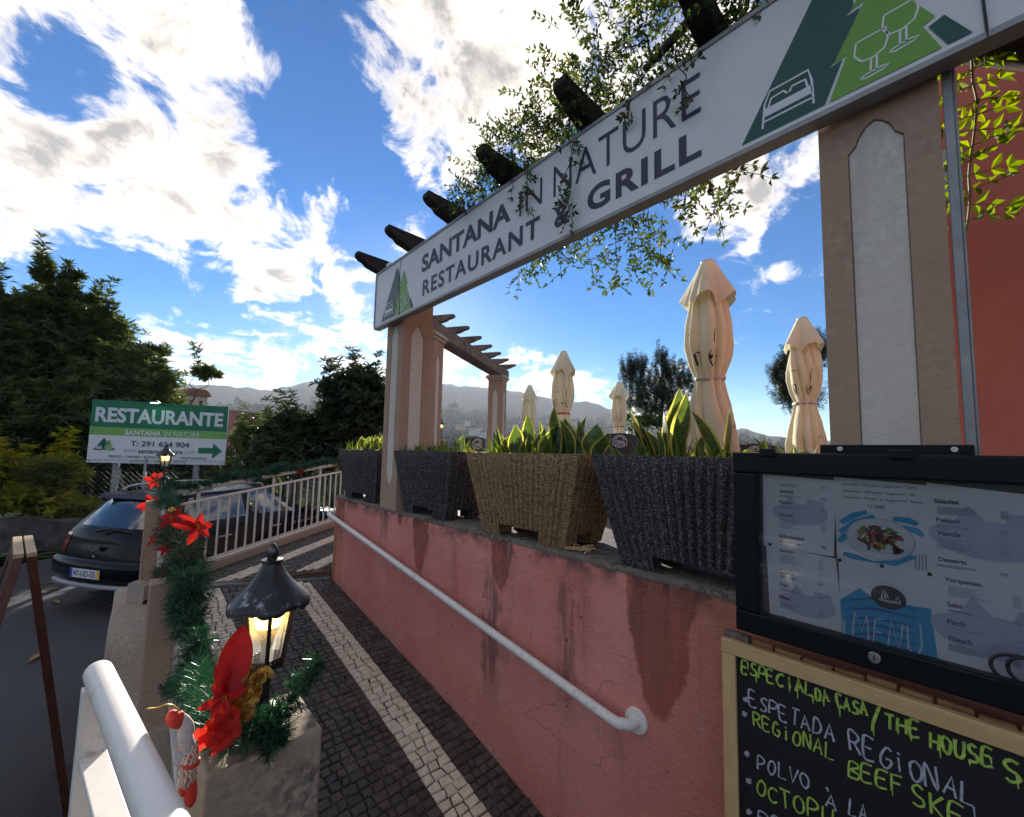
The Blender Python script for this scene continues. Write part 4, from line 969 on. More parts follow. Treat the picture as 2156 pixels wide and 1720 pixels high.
def snake_plant(label, y0, y1, specs, grass=0, xr=(WX+.09, WX+.34), auto=0, hr=(.16, .30), seed=1):
    rng = random.Random(seed); z = WTOP+.445
    t = thing('snake_plant', label, 'plant', (WX+.2, (y0+y1)/2, z), 'snake plants in the planters')
    for k, (px, py, L, W, lean, az) in enumerate(specs):
        x = rng.uniform(*xr) if isinstance(px, tuple) else None
        X = rng.uniform(WX+.10, WX+.26); base = onX(px, py, X); base.z = z
        m = MB(); snake_leaf(m, base, L*1.22, W*1.05, lean, az, rng.uniform(-.5, .5)+pi*0, k*7+seed, tip=True); m.build('leaf', [G['snake_green'], G['snake_margin']], t, True, 60)
    for k in range(auto):
        p = Vector((rng.uniform(*xr), rng.uniform(y0, y1), z)); m = MB()
        snake_leaf(m, p, rng.uniform(*hr), rng.uniform(.045, .065), rng.uniform(0, .5), rng.uniform(0, 6.28), rng.uniform(-.6, .6), k*13+seed); m.build('leaf', [G['snake_green'], G['snake_margin']], t, True, 60)
    if grass:
        g = np.random.default_rng(seed); n = grass
        p = np.c_[g.uniform(xr[0]-.06, xr[1], n), g.uniform(min(y0, y1)-.04, max(y0, y1)+.04, n), np.full(n, z)]; d = _n(np.c_[g.normal(0, .5, n), g.normal(0, .5, n), np.ones(n)])
        o = LV().add(leaf_arr(p, d, g.normal(size=(n, 3)), g.uniform(.07, .16, n), .007, .1, .35)).build('grass', G['grass_blade'], t); o['kind'] = 'stuff'
    return t
A = pi  # leaning towards the viewer side (-X)
snake_plant('short crowded yellow-edged snake plant in the far left planter', 3.58, 4.28, [], 130, auto=40, hr=(.11, .20), seed=2)
snake_plant('sparse snake plant leaf and grass in the planter right of the column', 2.42, 3.05, [(968, 946, .15, .05, .5, .3), (960, 946, .12, .045, .2, 2)], 90, auto=7, hr=(.06, .12), seed=3)
snake_plant('dense bushy snake plant filling the sandy brown planter', 1.35, 2.05,
            [(1043, 950, .155, .075, .1, A), (1062, 950, .13, .06, .5, 4.7), (1086, 950, .18, .07, .2, 1.2), (1100, 950, .165, .07, .15, A), (1110, 950, .24, .07, .1, .5), (1130, 950, .17, .06, .5, 4.8), (1150, 950, .18, .085, .6, 4.75),
             (1168, 950, .26, .07, .15, 1), (1178, 950, .20, .07, .1, 4), (1186, 950, .19, .045, .1, 2), (1196, 950, .20, .09, .15, A), (1212, 950, .22, .08, .5, 4.7), (1222, 950, .15, .06, .6, 1.5), (1235, 950, .13, .05, .3, 4.6), (1250, 950, .17, .09, .2, 4.0), (1258, 950, .14, .07, .7, 4.7), (1142, 950, .21, .06, .2, 1.6), (1076, 950, .10, .05, .5, 4.6)],
            120, auto=26, hr=(.12, .25), seed=4)
snake_plant('tall dark-banded snake plant in the large planter by the menu case', .42, 1.02,
            [(1368, 955, .20, .075, .75, 1.6), (1358, 955, .25, .08, .55, 1.55), (1382, 955, .18, .06, .7, 1.5), (1395, 955, .14, .03, .3, 1.3), (1412, 955, .255, .085, .25, 4.4), (1420, 955, .30, .07, .15, 4.5), (1432, 955, .27, .09, .2, 4.7), (1405, 955, .21, .06, .1, 2),
             (1512, 955, .215, .07, .75, 1.65), (1528, 955, .20, .068, .15, 4.7), (1470, 955, .13, .05, .4, 4.8), (1390, 955, .17, .07, .9, 1.6), (1375, 955, .15, .05, .9, 1.7)], 60, auto=4, hr=(.06, .12), seed=5)
nt = thing('scrap_netting', 'scrap of beige jute netting left beside the brown planter foot', 'netting', (1.63, 1.3, WTOP))
m = MB(); rr = random.Random(2); o = onZ(1222, 1158, WTOP+.006)
for k in range(9):
    p = o+Vector((rr.uniform(-.03, .05), rr.uniform(-.09, .07), 0)); pts = [p+Vector((rr.uniform(-.04, .04), rr.uniform(-.05, .05), rr.uniform(.002, .022))) for i in range(5)]
    m.tube(catmull(pts, 4), .004, 5)
m.build('fibre', G['pine_frame'], nt, True)

# ------------------------------------------------------------------ closed parasols
def parasol(label, px, ptop, r, seed, strap_mat, marks=True, H=2.62):
    base = atd(px, 955, r); base.z = WTOP; rng = random.Random(seed)
    top = atd(px, ptop, r).z; H = top-WTOP
    t = thing('parasol', label, 'parasol', tuple(base), 'closed cream parasols on the terrace')
    u = .0
    zc = H; sc = H/2.62
    nf = 9; ph = rng.uniform(0, 6)
    def folds(a, depth, k=nf):
        a2 = a+.16*sin(2*a+seed)+.10*sin(5*a+2*seed); return 1+depth*(abs(cos((a2+ph)*k/2))**.62-.62)+.16*depth*sin(3*a+seed)
    def surf(z, a):
        "radius of the furled cloth at height z (from ground) and angle"
        q = z/sc
        prof = np.interp(q, [.50, .70, .90, 1.15, 1.27, 1.31, 1.36, 1.50, 1.68, 1.90, 2.15, 2.40, 2.60], [.235, .24, .215, .165, .140, .135, .145, .195, .215, .205, .165, .115, .07])
        dp = np.interp(q, [.5, 1.2, 1.35, 1.7, 2.3, 2.6], [.72, .30, .30, .50, .44, .1])
        return float(prof)*.95*sc*folds(a+.35*(q-1.5)+.12*sin(q*4+seed), dp)+.006*sc*sin(q*23+3*a+seed)*sin(q*11)
    n = 112; zs = [.50, .56, .62, .72, .82, .92, 1.04, 1.15, 1.24, 1.29, 1.33, 1.38, 1.45, 1.55, 1.68, 1.8, 1.92, 2.05, 2.18, 2.3, 2.42]
    m = MB(); v = []
    for i, q in enumerate(zs):
        for j in range(n):
            a = 2*pi*j/n; z = q*sc
            if i < 3: z += (.10*(1-i/3))*sc*(abs(sin((a+ph)*4/2))*1.6-.6)
            rr = surf(z, a); v.append((base.x+rr*cos(a), base.y+rr*sin(a), base.z+z))
    f = [(i*n+j, i*n+(j+1) % n, (i+1)*n+(j+1) % n, (i+1)*n+j) for i in range(len(zs)-1) for j in range(n)]
    m.add(v, f); m.build('canopy', G['parasol_cloth'], t, True)
    m = MB(); v = []; fz = [2.60, 2.57, 2.50, 2.42, 2.33, 2.24, 2.17]; fr = [.066, .082, .115, .150, .190, .228, .252]
    for i, (q, r0) in enumerate(zip(fz, fr)):
        k = i/(len(fz)-1)
        for j in range(n):
            a = 2*pi*j/n; w = cos((a+ph)*4+.4*sin(a+seed))*.55+.30*cos((a+ph)*7+seed)+.12*cos(13*a+seed); rr = r0*sc*(1+.22*k*w); z = q*sc-.085*sc*k*k*(.4-w)*1.0
            v.append((base.x+rr*cos(a), base.y+rr*sin(a), base.z+z))
    f = [(i*n+j, (i+1)*n+j, (i+1)*n+(j+1) % n, i*n+(j+1) % n) for i in range(len(fz)-1) for j in range(n)]
    m.add(v, f); m.build('flounce', G['parasol_cloth'], t, True)
    MB().lathe([(0, 2.62*sc), (.05*sc, 2.618*sc), (.07*sc, 2.605*sc), (.07*sc, 2.59*sc)], 20, base).build('cap', G['parasol_cap'], t, True, 40)
    MB().lathe([(.143*sc, 1.29*sc), (.150*sc, 1.294*sc), (.150*sc, 1.326*sc), (.143*sc, 1.33*sc)], 48, base, fn=lambda r0, z, a, i: (r0*(1+.06*cos(8*(a+ph))), z)).build('strap', G[strap_mat], t, True, 60)
    MB().lathe([(.024, 0), (.024, .62*sc)], 12, base).build('pole', G['galvanised'], t, True)
    MB().box(base.x-.25, base.x+.25, base.y-.25, base.y+.25, base.z+.002, base.z+.09).build('base', G['pillar_concrete'], t, bevel=.015)
    if marks:
        face = atan2(-base.y, -base.x)
        for (da, q, strokes, w) in [(.15, 1.42, [(-.045, .10), (0, .0), (.045, .10), (.0, .17), (-.045, .10)], .010), (.15, 1.44, [(-.014, .085), (.0, .045), (.014, .085)], .018), (.15, 1.60, [(0, 0), (.004, .12), (-.01, .2)], .008), (-.75, 1.44, [(-.03, 0), (-.03, .13), (.03, .13), (.02, .0)], .016), (-.85, 1.78, [(-.05, 0), (.05, .01)], .009), (-.85, 1.73, [(-.05, 0), (.05, .01)], .008), (.8, .78, [(-.03, 0), (0, .05), (.03, 0)], .010)]:
            da += rng.uniform(-.3, .3)
            pts = catmull([(a, b, 0) for a, b in strokes], 4); P = []
            for p in pts:
                z = (q+p.y)*sc; a = face+da-p.x*4.2
                for s in (-1, 1):
                    zz = z+s*w*.5*sc; aa = a+s*w*.5/.2; rr = surf(zz, aa)+.003
                    P.append((base.x+rr*cos(aa), base.y+rr*sin(aa), base.z+zz))
            MB().add(P, [(2*i, 2*i+1, 2*i+3, 2*i+2) for i in range(len(pts)-1)]).build('printed_mark', G['parasol_ink'], t)
    return t
parasol('largest closed cream parasol, rising behind the tall snake plant', 1497, 547, 4.75, 3, 'parasol_cap')
parasol('closed cream parasol with black print beside the broad right column', 1699, 667, 7.3, 5, 'parasol_cap')
parasol('closed cream parasol with red strap behind the brown planter', 1184, 739, 8.3, 8, 'strap_red')
parasol('small distant parasol with red strap behind the branded chair', 1303, 804, 11.8, 11, 'strap_red')
parasol('smallest distant closed parasol just right of the far column', 1113, 811, 12.6, 13, 'strap_red')

# ------------------------------------------------------------------ branded tub chairs
def chair(label, px, ptop, r, seed, logo_on=True, face=None):
    top = atd(px, ptop, r); base = Vector((top.x, top.y, WTOP)); H = top.z-WTOP
    t = thing('tub_chair', label, 'chair', tuple(base), 'dark tub chairs on the terrace')
    f = atan2(-base.y, -base.x)          # the back faces the viewer
    if face: f += face
    m = MB(); P = []
    for i in range(9):
        q = i/8; row = []
        for j in range(25):
            a = -1.75+3.5*j/24; e = abs(a)/1.75
            h = .42+(H-.42)*(1-.42*e**2.2); z = .30+(h-.30)*q; rr = .27+.035*q
            row.append(base+Vector((cos(f+a)*rr, sin(f+a)*rr, z)))
        P.append(row)
    m.grid(P); In = [[base+Vector(((p.x-base.x)*.93, (p.y-base.y)*.93, p.z-base.z)) for p in row] for row in P]; m.grid(In, flip=True); m.grid([P[-1], In[-1]])
    m.build('backrest', G['chair_black'], t, True, 60)
    MB().lathe([(0, .46), (.22, .46), (.25, .44), (.25, .40), (.2, .38), (0, .38)], 28, base).build('seat', G['chair_black'], t, True, 40)
    for k in range(4):
        a = f+pi/4+k*pi/2; MB().tube([base+Vector((cos(a)*.2, sin(a)*.2, .40)), base+Vector((cos(a)*.25, sin(a)*.25, 0))], .014, 8).build('leg', G['black_iron'], t, True)
    if logo_on:
        mb = MB(); 
        def cyl(v, m0):
            out = []
            for x, y in v:
                a = f+x/.30; rr = .30+.006+.035*((y+.16)/.5)*.4; out.append(base+Vector((cos(a)*rr, sin(a)*rr, H-.13+y)))
            return out
        v, fc = text_geo('CORAL', .02); x0, x1 = v[:, 0].min(), v[:, 0].max(); y0, y1 = v[:, 1].min(), v[:, 1].max()
        W, Hh = .15, .048; pts = [((p[0]-x0)/(x1-x0)*W-W/2, (p[1]-y0)/(y1-y0)*Hh-Hh/2) for p in v]; mb.add(cyl(pts, 0), fc)
        for s in ([(-.095, .045), (.095, .045)], [(-.095, -.045), (.095, -.045)], [(-.095, -.045), (-.095, .045)], [(.095, -.045), (.095, .045)], [(.08*cos(q), .045+.055*sin(q)) for q in np.linspace(0, pi, 10)], [(.05*cos(q), .045+.035*sin(q)) for q in np.linspace(0, pi, 10)], [(.07*cos(q), -.045+.03*sin(q)) for q in np.linspace(pi, 2*pi, 10)]):
            P2 = []
            for i in range(len(s)):
                d = Vector(s[min(i+1, len(s)-1)])-Vector(s[max(i-1, 0)]); d.normalize(); nn = Vector((-d.y, d.x))*.004
                P2 += [tuple(Vector(s[i])+nn), tuple(Vector(s[i])-nn)]
            mb.add(cyl(P2, 0), [(2*i, 2*i+1, 2*i+3, 2*i+2) for i in range(len(s)-1)])
        mb.build('round_emblem', G['letter_white'], t)
    return t
chair('dark tub chair with white round emblem behind the sandy brown planter', 1305, 914, 6.5, 1)
chair('dark tub chair with pale emblem between front and far columns', 988, 921, 7.6, 2, True, .5)
chair('dark tub chair showing only its rim above the large charcoal planter', 1590, 936, 6.9, 3)

# ------------------------------------------------------------------ red building, plaque, post
b = thing('building', 'plain red rendered building behind the broad right column', 'building', (3.2, -2, WTOP))
MB().box(3.2, 4.1, -5, .06, WTOP-.4, 3.5).build('wall', G['red_render'], b)
MB().box(3.15, 4.15, -5.05, .11, 3.5, 3.62).build('roof_edge', G['column_cap'], b)
q = thing('plaque', 'grey information plaque on the red building, half hidden by the post', 'plaque', (3.18, -.05, .9))
pa, pb = onX(1985, 318, 3.192), onX(2028, 418, 3.192)
MB().box(3.188, 3.198, pb.y, pa.y+.12, pb.z, pa.z).build('plate', G['plaque_grey'], q, bevel=.002)
mb = MB(); o = Vector((3.1865, 0, 0)); W = lambda x, y: (-onX(x, y, 3.1865).y, onX(x, y, 3.1865).z)
for body, (x0, y0), (x1, y1), bd in [('re', (2003, 345), (2026, 332), .03), ('e', (2008, 372), (2021, 362), .03), ('uto', (2006, 384), (2022, 378), .0), ('cio', (2006, 397), (2024, 391), .0), ('direc', (2002, 408), (2026, 402), .02), ('24', (2010, 416), (2022, 410), .02)]:
    a0, c0 = W(x0, y0); a1, c1 = W(x1, y1); put_text(mb, body, o, TA, TB, (a0, a1, c0, c1), bd)
mb.build('lettering', G['plaque_ink'], q)
cir = MB(); c = onX(2012, 326, 3.1865); cir.add([c+Vector((0, .028*cos(a), .028*sin(a))) for a in np.linspace(0, pi, 14)], [tuple(range(14))]); cir.build('emblem', G['letter_white'], q)
p = thing('steel_post', 'slim galvanised steel channel standing along the broad column', 'post', (1.63, -.045, WTOP))
m = MB(); m.box(1.605, 1.625, -.040, -.020, WTOP, 1.42); m.box(1.608, 1.62, -.0465, -.0405, WTOP, 1.42)
m.build('channel', G['galvanised'], p, bevel=.003)

# ------------------------------------------------------------------ menu case
MX = 1.45
def mp(x, y, X=MX): v = onX(x, y, X); return (-v.y, v.z)
mc = thing('menu_case', 'black framed glass menu case full of printed pages', 'menu case', (1.5, .1, -.9))
yl, zt = -mp(1541, 952)[0], mp(1541, 952)[1]; zbm = mp(1547, 1324)[1]; yr = -.62
# outer frame: front opening measured from the glass corners
gl0 = mp(1590, 996); gb = mp(1592, 1292)
yi, zi1, zi0 = -gl0[0], gl0[1], gb[1]
fr = MB()
d0, d1 = MX, MX+.058
fr.box(d0, d1, yr, yl, zi1, zt); fr.box(d0, d1, yr, yl, zbm, zi0); fr.box(d0, d1, yi, yl, zi0+.0005, zi1-.0005); fr.box(d0, d1, yr, yr+.07, zi0+.0005, zi1-.0005)
fr.build('frame', G['case_black'], mc, bevel=.006)
MB().box(d1-.012, d1-.002, yr+.02, yl-.01, zbm+.01, zt-.01).build('backboard', G['backboard_grey'], mc)
MB().box(d0+.012, d0+.015, yr+.065, yi+.003, zi0-.003, zi1+.003).build('glass_pane', G['case_glass'], mc)
hy = -mp(1600, 960)[0]
for yy in (hy, hy-.30): MB().box(d0-.012, d0+.02, yy-.045, yy, zt-.012, zt+.012).build('hinge', G['case_black'], mc, bevel=.003)
lk = onX(1841, 1384, d0-.001); l = MB().lathe([(0, .006), (.012, .006), (.0145, .003), (.0145, -.002)], 22, lk, (-1, 0, 0)).build('lock', G['steel'], mc, True, 40)
MB().box(lk.x-.0085, lk.x-.0062, lk.y-.0012, lk.y+.0012, lk.z-.006, lk.z+.006).build('keyhole', G['pin_black'], l)
br = MB(); ba = onX(1745, 950, WX-.012); br.box(WX-.03, WX-.004, -.035, .285, zt-.02, zt+.028); br.build('bracket', G['case_black'], mc, bevel=.003)
for yy in (.235, .0): MB().lathe([(0, .004), (.007, .004), (.0075, 0)], 12, (WX-.03, yy, zt+.016), (-1, 0, 0)).build('screw', G['steel'], mc, True, 40)
# pages pinned to the backboard
PXB = MX+.040
def page(pts, k, mat='paper', name='page'):
    "quad page given by its picture corners TL,TR,BR,BL, slightly curled"
    X = PXB-.0012*k; c = [onX(x, y, X) for x, y in pts]; n = 8; P = []
    for i in range(n+1):
        row = []
        for j in range(n+1):
            u, v = j/n, i/n; q = (c[0]*(1-u)+c[1]*u)*(1-v)+(c[3]*(1-u)+c[2]*u)*v; q.x = X-.004*abs(sin(u*pi+.3*k))*v*.0; row.append(q)
        P.append(row)
    m = MB(); m.grid(P); o = m.build(name, G[mat], mc, True); return o, c
def decal(o, X, body, x0, y0, x1, y1, mat, bold=0., name='heading', shear=0):
    "text whose lower-left is picture (x0,y0) and upper-right (x1,y1), lying on plane X"
    a0, c0 = mp(x0, y0, X); a1, c1 = mp(x1, y1, X); v_, _f = text_geo(body, bold, shear); c1 = c0+(a1-a0)*(v_[:, 1].max()-v_[:, 1].min())/(v_[:, 0].max()-v_[:, 0].min())*1.08; mb = MB(); put_text(mb, body, (X, 0, 0), TA, TB, (a0, a1, c0, c1), bold, shear); return mb.build(name, G[mat], o)
def lines(o, X, x0, y0, x1, y1, n, seed, mat='line_print', hb=.0011, price=None):
    rr = random.Random(seed); a0, c0 = mp(x0, y0, X); a1, c1 = mp(x1, y1, X); mb = MB()
    n = int(n*1.6)
    for i in range(n):
        z = c0+(c1-c0)*i/max(1, n-1); w = (a1-a0)*rr.uniform(.55, 1.); mb.box(X, X+.0002, -(a0+w), -a0, z-hb, z)
        if price: b0 = mp(price, y0, X)[0]; mb.box(X, X+.0002, -(b0+.012), -b0, z-hb, z)
    mb.build('small_print', G[mat], o)
def house_print(o, X, x, y, sc, seed=0):
    a, c = mp(x, y, X); W, H = .135*sc, .075*sc; q = [(W*.5*cos(t), H*.5*sin(t)*(1 if sin(t) < 0 else .6)) for t in np.linspace(0, 2*pi, 28)[:-1]]
    mb = MB(); put_plate(mb, [q], (X, -a, c), TA, TB); put_plate(mb, [[(-W*.36, 0), (-W*.16, H*.62), (W*.10, 0)]], (X-.0002, -a, c), TA, TB); put_plate(mb, [[(W*.06, 0), (W*.16, H*.5), (W*.42, H*.45), (W*.46, 0)]], (X-.0003, -a, c), TA, TB)
    mb.build('house_print', G['lilac_print'], o)
# left column of pages
o1, _ = page([(1606, 998), (1762, 1012), (1755, 1172), (1608, 1148)], 1); X = PXB-.0012*1-.0006
house_print(o1, X, 1682, 1078, 1.05)
for body, x0, y0, x1, y1 in [('Saladas', 1641, 1037, 1671, 1030), ('Peixes', 1641, 1060, 1666, 1053), ('Carnes', 1641, 1086, 1669, 1079), ('Sobremesas', 1640, 1131, 1693, 1123)]: decal(o1, X-.0008, body, x0, y0, x1, y1, 'text_print', .028)
for k, (ya, yb) in enumerate([(1018, 1026), (1041, 1049), (1066, 1074), (1092, 1116), (1136, 1148)]): lines(o1, X-.0008, 1641, ya, 1690, yb, 3 if yb-ya < 12 else 6, k, price=1728)
o2, _ = page([(1613, 1146), (1760, 1176), (1778, 1342), (1622, 1304)], 2); X = PXB-.0024-.0006
house_print(o2, X, 1697, 1270, 1.05)
for body, x0, y0, x1, y1 in [('Starters', 1641, 1161, 1672, 1151), ('Salads', 1642, 1206, 1670, 1196), ('Fish', 1642, 1234, 1659, 1225), ('Meat', 1643, 1260, 1665, 1250), ('Desserts', 1647, 1304, 1684, 1288)]: decal(o2, X-.0008, body, x0, y0, x1, y1, 'text_print', .028)
for k, (ya, yb) in enumerate([(1166, 1188), (1211, 1220), (1239, 1247), (1266, 1286)]): lines(o2, X-.0008, 1642, ya, 1690, yb+4, 3 if yb-ya < 12 else 6, k+9, price=1722)
# centre: dish page over the cover page
o3, _ = page([(1756, 1004), (1955, 1022), (1963, 1206), (1763, 1180)], 3); X = PXB-.0036-.0006
for body, x0, y0, x1, y1 in [('Specialty - Octopus "Lagareiro" Style', 1774, 1023, 1930, 1014), ('Spezialität - Oktopus "Lagareiro" Stil', 1775, 1037, 1926, 1027), ('Spécialité - Poulpe au "Lagareiro" Façon', 1775, 1050, 1942, 1040), ('17.90€', 1827, 1070, 1864, 1060)]: decal(o3, X-.0008, body, x0, y0, x1, y1, 'text_print', .0)
mb = MB()
for pts in ([(1770, 1100), (1800, 1084), (1826, 1078)], [(1768, 1120), (1800, 1100), (1840, 1086)], [(1765, 1140), (1780, 1128), (1790, 1126)], [(1880, 1092), (1912, 1096), (1932, 1104)], [(1775, 1165), (1800, 1172), (1840, 1186)], [(1840, 1186), (1880, 1186), (1925, 1172)], [(1900, 1110), (1930, 1118), (1944, 1128)]):
    mb.ribbon([mp(*p, X) for p in pts], [.012, .016, .010], (X-.0004, 0, 0), TA, TB)
mb.build('blue_brushwork', G['blue_print'], o3)
ca, cc = mp(1851, 1133, X); mb = MB(); put_plate(mb, [[(.068*cos(t), .054*sin(t)) for t in np.linspace(0, 2*pi, 40)[:-1]]], (X-.0014, -ca, cc-.002), TA, TB); plt_ = mb.build('plate', G['plate_white'], o3); mb = MB(); mb.ribbon([(.068*cos(t), .054*sin(t)) for t in np.linspace(0, 2*pi, 49)], .0022, (X-.0016, -ca, cc-.002), TA, TB); mb.ribbon([(.048*cos(t), .036*sin(t)) for t in np.linspace(0, 2*pi, 49)], .0010, (X-.0016, -ca, cc-.002), TA, TB); mb.build('plate_rim', G['letter_pale'], plt_)
rr = random.Random(3)
for nm, mat, n, sp in [('octopus', 'food_dark', 40, .034), ('pepper', 'food_red', 14, .028), ('potato', 'food_yellow', 13, .034), ('herbs', 'food_green', 16, .034)]:
    mb = MB()
    for k in range(n):
        x, y = rr.gauss(0, sp*.55), rr.gauss(.004 if mat != 'food_yellow' else -.014, sp*.42); s = rr.uniform(.004, .010); aa = rr.uniform(0, 3); P2 = [(x+s*cos(t)*cos(aa)*1.5-s*.6*sin(t)*sin(aa), y+s*cos(t)*sin(aa)*1.5+s*.6*sin(t)*cos(aa)) for t in np.linspace(0, 2*pi, 9)[:-1]]
        put_plate(mb, [P2], (X-.0018-.0002*(k % 6), -ca, cc), TA, TB)
    mb.build(nm, G[mat], plt_)
mb = MB()
for k in range(4): mb.ribbon([mp(1928+7*k, 1168, X), mp(1928+7.5*k, 1203, X)], .0014, (X-.001, 0, 0), TA, TB)
mb.build('fork_lines', G['text_print'], o3)
o4, _ = page([(1765, 1172), (1963, 1205), (1976, 1402), (1772, 1348)], 5); X = PXB-.006-.0006
mb = MB(); put_plate(mb, [[mp(x, y, X) for x, y in [(1769, 1262), (1810, 1238), (1842, 1262), (1960, 1282), (1975, 1390), (1973, 1398), (1773, 1346)]]], (X, 0, 0), TA, TB); mb.build('blue_field', G['blue_print'], o4)
mb = MB()
for k in range(7):
    y = 1258+k*18; mb.ribbon([mp(1775+3*k, y+6, X), mp(1840, y+2+rr.uniform(-4, 8), X), mp(1930, y+26, X)], [.002, .008, .003], (X-.0003, 0, 0), TA, TB)
mb.build('blue_brushwork', G['blue_print_dark'], o4)
ea, ec = mp(1870, 1258, X); mb = MB(); put_plate(mb, [[(.0345*cos(t), .030*sin(t)) for t in np.linspace(0, 2*pi, 32)[:-1]]], (X-.0007, -ea, ec), TA, TB); ph = mb.build('oval_photo', G['dark_photo'], o4)
mb = MB(); S = lambda P: [(x*.0335, y*.030) for x, y in P]
for P2 in ([(-.42, -.1), (-.20, .62), (.02, -.1)], [(.42, -.12), (.55, .2), (.70, -.12)], [(-.55, -.15), (.0, -.28), (.7, -.2), (.7, -.3), (.0, -.4), (-.55, -.3)]):
    mb.ribbon(S(P2), .0022, (X-.0011, -ea, ec), TA, TB)
for P2 in ([(-.38, -.12), (-.38, .05), (-.3, .05), (-.3, -.12)], [(-.22, -.12), (-.22, .25), (-.12, .25), (-.12, -.12)]): put_plate(mb, [S(P2)], (X-.0013, -ea, ec), TA, TB)
mb.build('house_outline', G['letter_white'], ph)
mb = MB()                                              # curved name over the oval
for i, ch in enumerate('O CORTADO'):
    t = radians(152-118*i/8); 
    if ch == ' ': continue
    v, f = text_geo(ch, .03); w = v[:, 0].max()-v[:, 0].min(); s = .0085; rot = t-pi/2; cx, cy = .0395*cos(t), .0345*sin(t)
    mb.add([Vector((X-.0012, 0, 0))+TA*(ea+cx+((p[0]-w/2)*cos(rot)-p[1]*sin(rot))*s)+TB*(ec+cy+((p[0]-w/2)*sin(rot)+p[1]*cos(rot))*s) for p in v], f)
mb.build('lettering', G['pale_blue_print'], o4)
def stroke_text(mb, glyphs, X, w):
    for g in glyphs: mb.ribbon([mp(x, y, X) for x, y in g], w, (X, 0, 0), TA, TB)
mb = MB(); z6 = lambda x, y: (1468+x*.3668, 1089.4+y*.3668)
stroke_text(mb, [[z6(*p) for p in g] for g in [[(890, 690), (905, 540), (945, 650), (975, 560), (985, 730)], [(1070, 585), (1022, 580), (1010, 725), (1075, 742)], [(1015, 655), (1060, 662)], [(1095, 745), (1112, 595), (1162, 765), (1180, 615)], [(1205, 620), (1212, 740), (1235, 785), (1270, 785), (1290, 740), (1280, 615)], [(830, 575), (842, 680)], [(848, 590), (846, 660)]]], X-.0009, .0030); mb.build('menu_lettering', G['letter_white'], o4)
# right column of pages
o5, _ = page([(1950, 1016), (2200, 1046), (2215, 1248), (1962, 1208)], 4); X = PXB-.0048-.0006
house_print(o5, X, 2085, 1130, 1.5)
for body, x0, y0, x1, y1 in [('Salades', 1967, 1059, 2018, 1049), ('Poisson', 1971, 1098, 2020, 1084), ('Viande', 1972, 1126, 2022, 1112), ('Desserts', 1976, 1181, 2034, 1168)]: decal(o5, X-.0008, body, x0, y0, x1, y1, 'text_print', .028)
for k, (ya, yb) in enumerate([(1066, 1080), (1104, 1112), (1132, 1156), (1186, 1196)]): lines(o5, X-.0008, 1972, ya, 2060, yb+8, 3 if yb-ya < 12 else 6, k+20, price=2105)
o6, _ = page([(1960, 1204), (2215, 1245), (2240, 1480), (1978, 1420)], 6); X = PXB-.0072-.0006
house_print(o6, X, 2100, 1335, 1.6)
for body, x0, y0, x1, y1 in [('Vorspeisen', 1989, 1226, 2066, 1213), ('Salat', 1994, 1276, 2027, 1266), ('Fisch', 1995, 1313, 2031, 1302), ('Fleisch', 1998, 1348, 2046, 1336), ('Desserts', 2002, 1404, 2062, 1388)]: decal(o6, X-.0008, body, x0, y0, x1, y1, 'text_print', .028)
for k, (ya, yb) in enumerate([(1232, 1256), (1282, 1292), (1320, 1328), (1354, 1378), (1410, 1418)]): lines(o6, X-.0008, 1996, ya, 2085, yb+12, 3 if yb-ya < 12 else 6, k+30, price=2130)
for (x, y) in [(1621, 1146), (1768, 1179), (1857, 1192), (1957, 1209)]: MB().lathe([(0, .004), (.004, .003), (.0045, 0)], 12, onX(x, y, PXB-.0090), (-1, 0, 0)).build('pin', G['pin_black'], mc, True)
cb = thing('cable_loop', 'black cable coiled in a loop before the lower right of the menu case', 'cable', tuple(onX(2140, 1420, MX-.02)))
cc_ = onX(2146, 1412, MX-.02); m = MB()
m.tube([cc_+Vector((.002*sin(3*t), .040*cos(t), .030*sin(t))) for t in np.linspace(0, 2*pi, 40)], .0036, 8); m.tube([cc_+Vector((-.006, -.008+.024*cos(t), .004+.026*sin(t))) for t in np.linspace(0, 2*pi, 36)], .0036, 8)
m.build('cable', G['pin_black'], cb, True)

# ------------------------------------------------------------------ slatted panel and chalkboard
SX = MX+.045
sp_ = thing('slatted_panel', 'brown varnished wooden slat panel behind the chalkboard', 'panel', (SX, .1, -1.2))
ya = -mp(1526, 1326, SX)[0]; y = ya; k = 0; rr = random.Random(8); ztp = mp(1540, 1331, SX)[1]
MB().box(SX-.012, SX+.018, ya-.075, ya, -2.0, ztp+.004).build('end_slat', G['grey_wood'], sp_, bevel=.003)
y = ya-.079
while y > -.62:
    wv = .064+rr.uniform(-.006, .006); MB().box(SX+rr.uniform(-.003, .004), SX+.02, y-wv, y, -2.0, ztp-rr.uniform(.002, .014)).build('slat', G['pallet_wood'], sp_, bevel=.004); y -= wv+.005
ck = thing('chalkboard', 'black chalkboard menu with pale wood frame and handwritten specials', 'chalkboard', (MX, .1, -2))
CX_ = MX+.005
c0 = mp(1517, 1342, CX_); ci = mp(1547, 1381, CX_); yl_, zt_ = -c0[0], c0[1]; yi_, zi_ = -ci[0], ci[1]
MB().box(CX_, CX_+.025, -.75, yl_, zi_, zt_).build('frame_rail', G['pine_frame'], ck, bevel=.003)
MB().box(CX_+.0015, CX_+.025, yi_, yl_-.0015, ROADZ+.02, zi_-.0005).build('frame_stile', G['pine_frame_upright'], ck, bevel=.003)
MB().box(CX_+.012, CX_+.02, -.75, yi_+.004, ROADZ+.05, zi_+.004).build('slate', G['board_black'], ck)
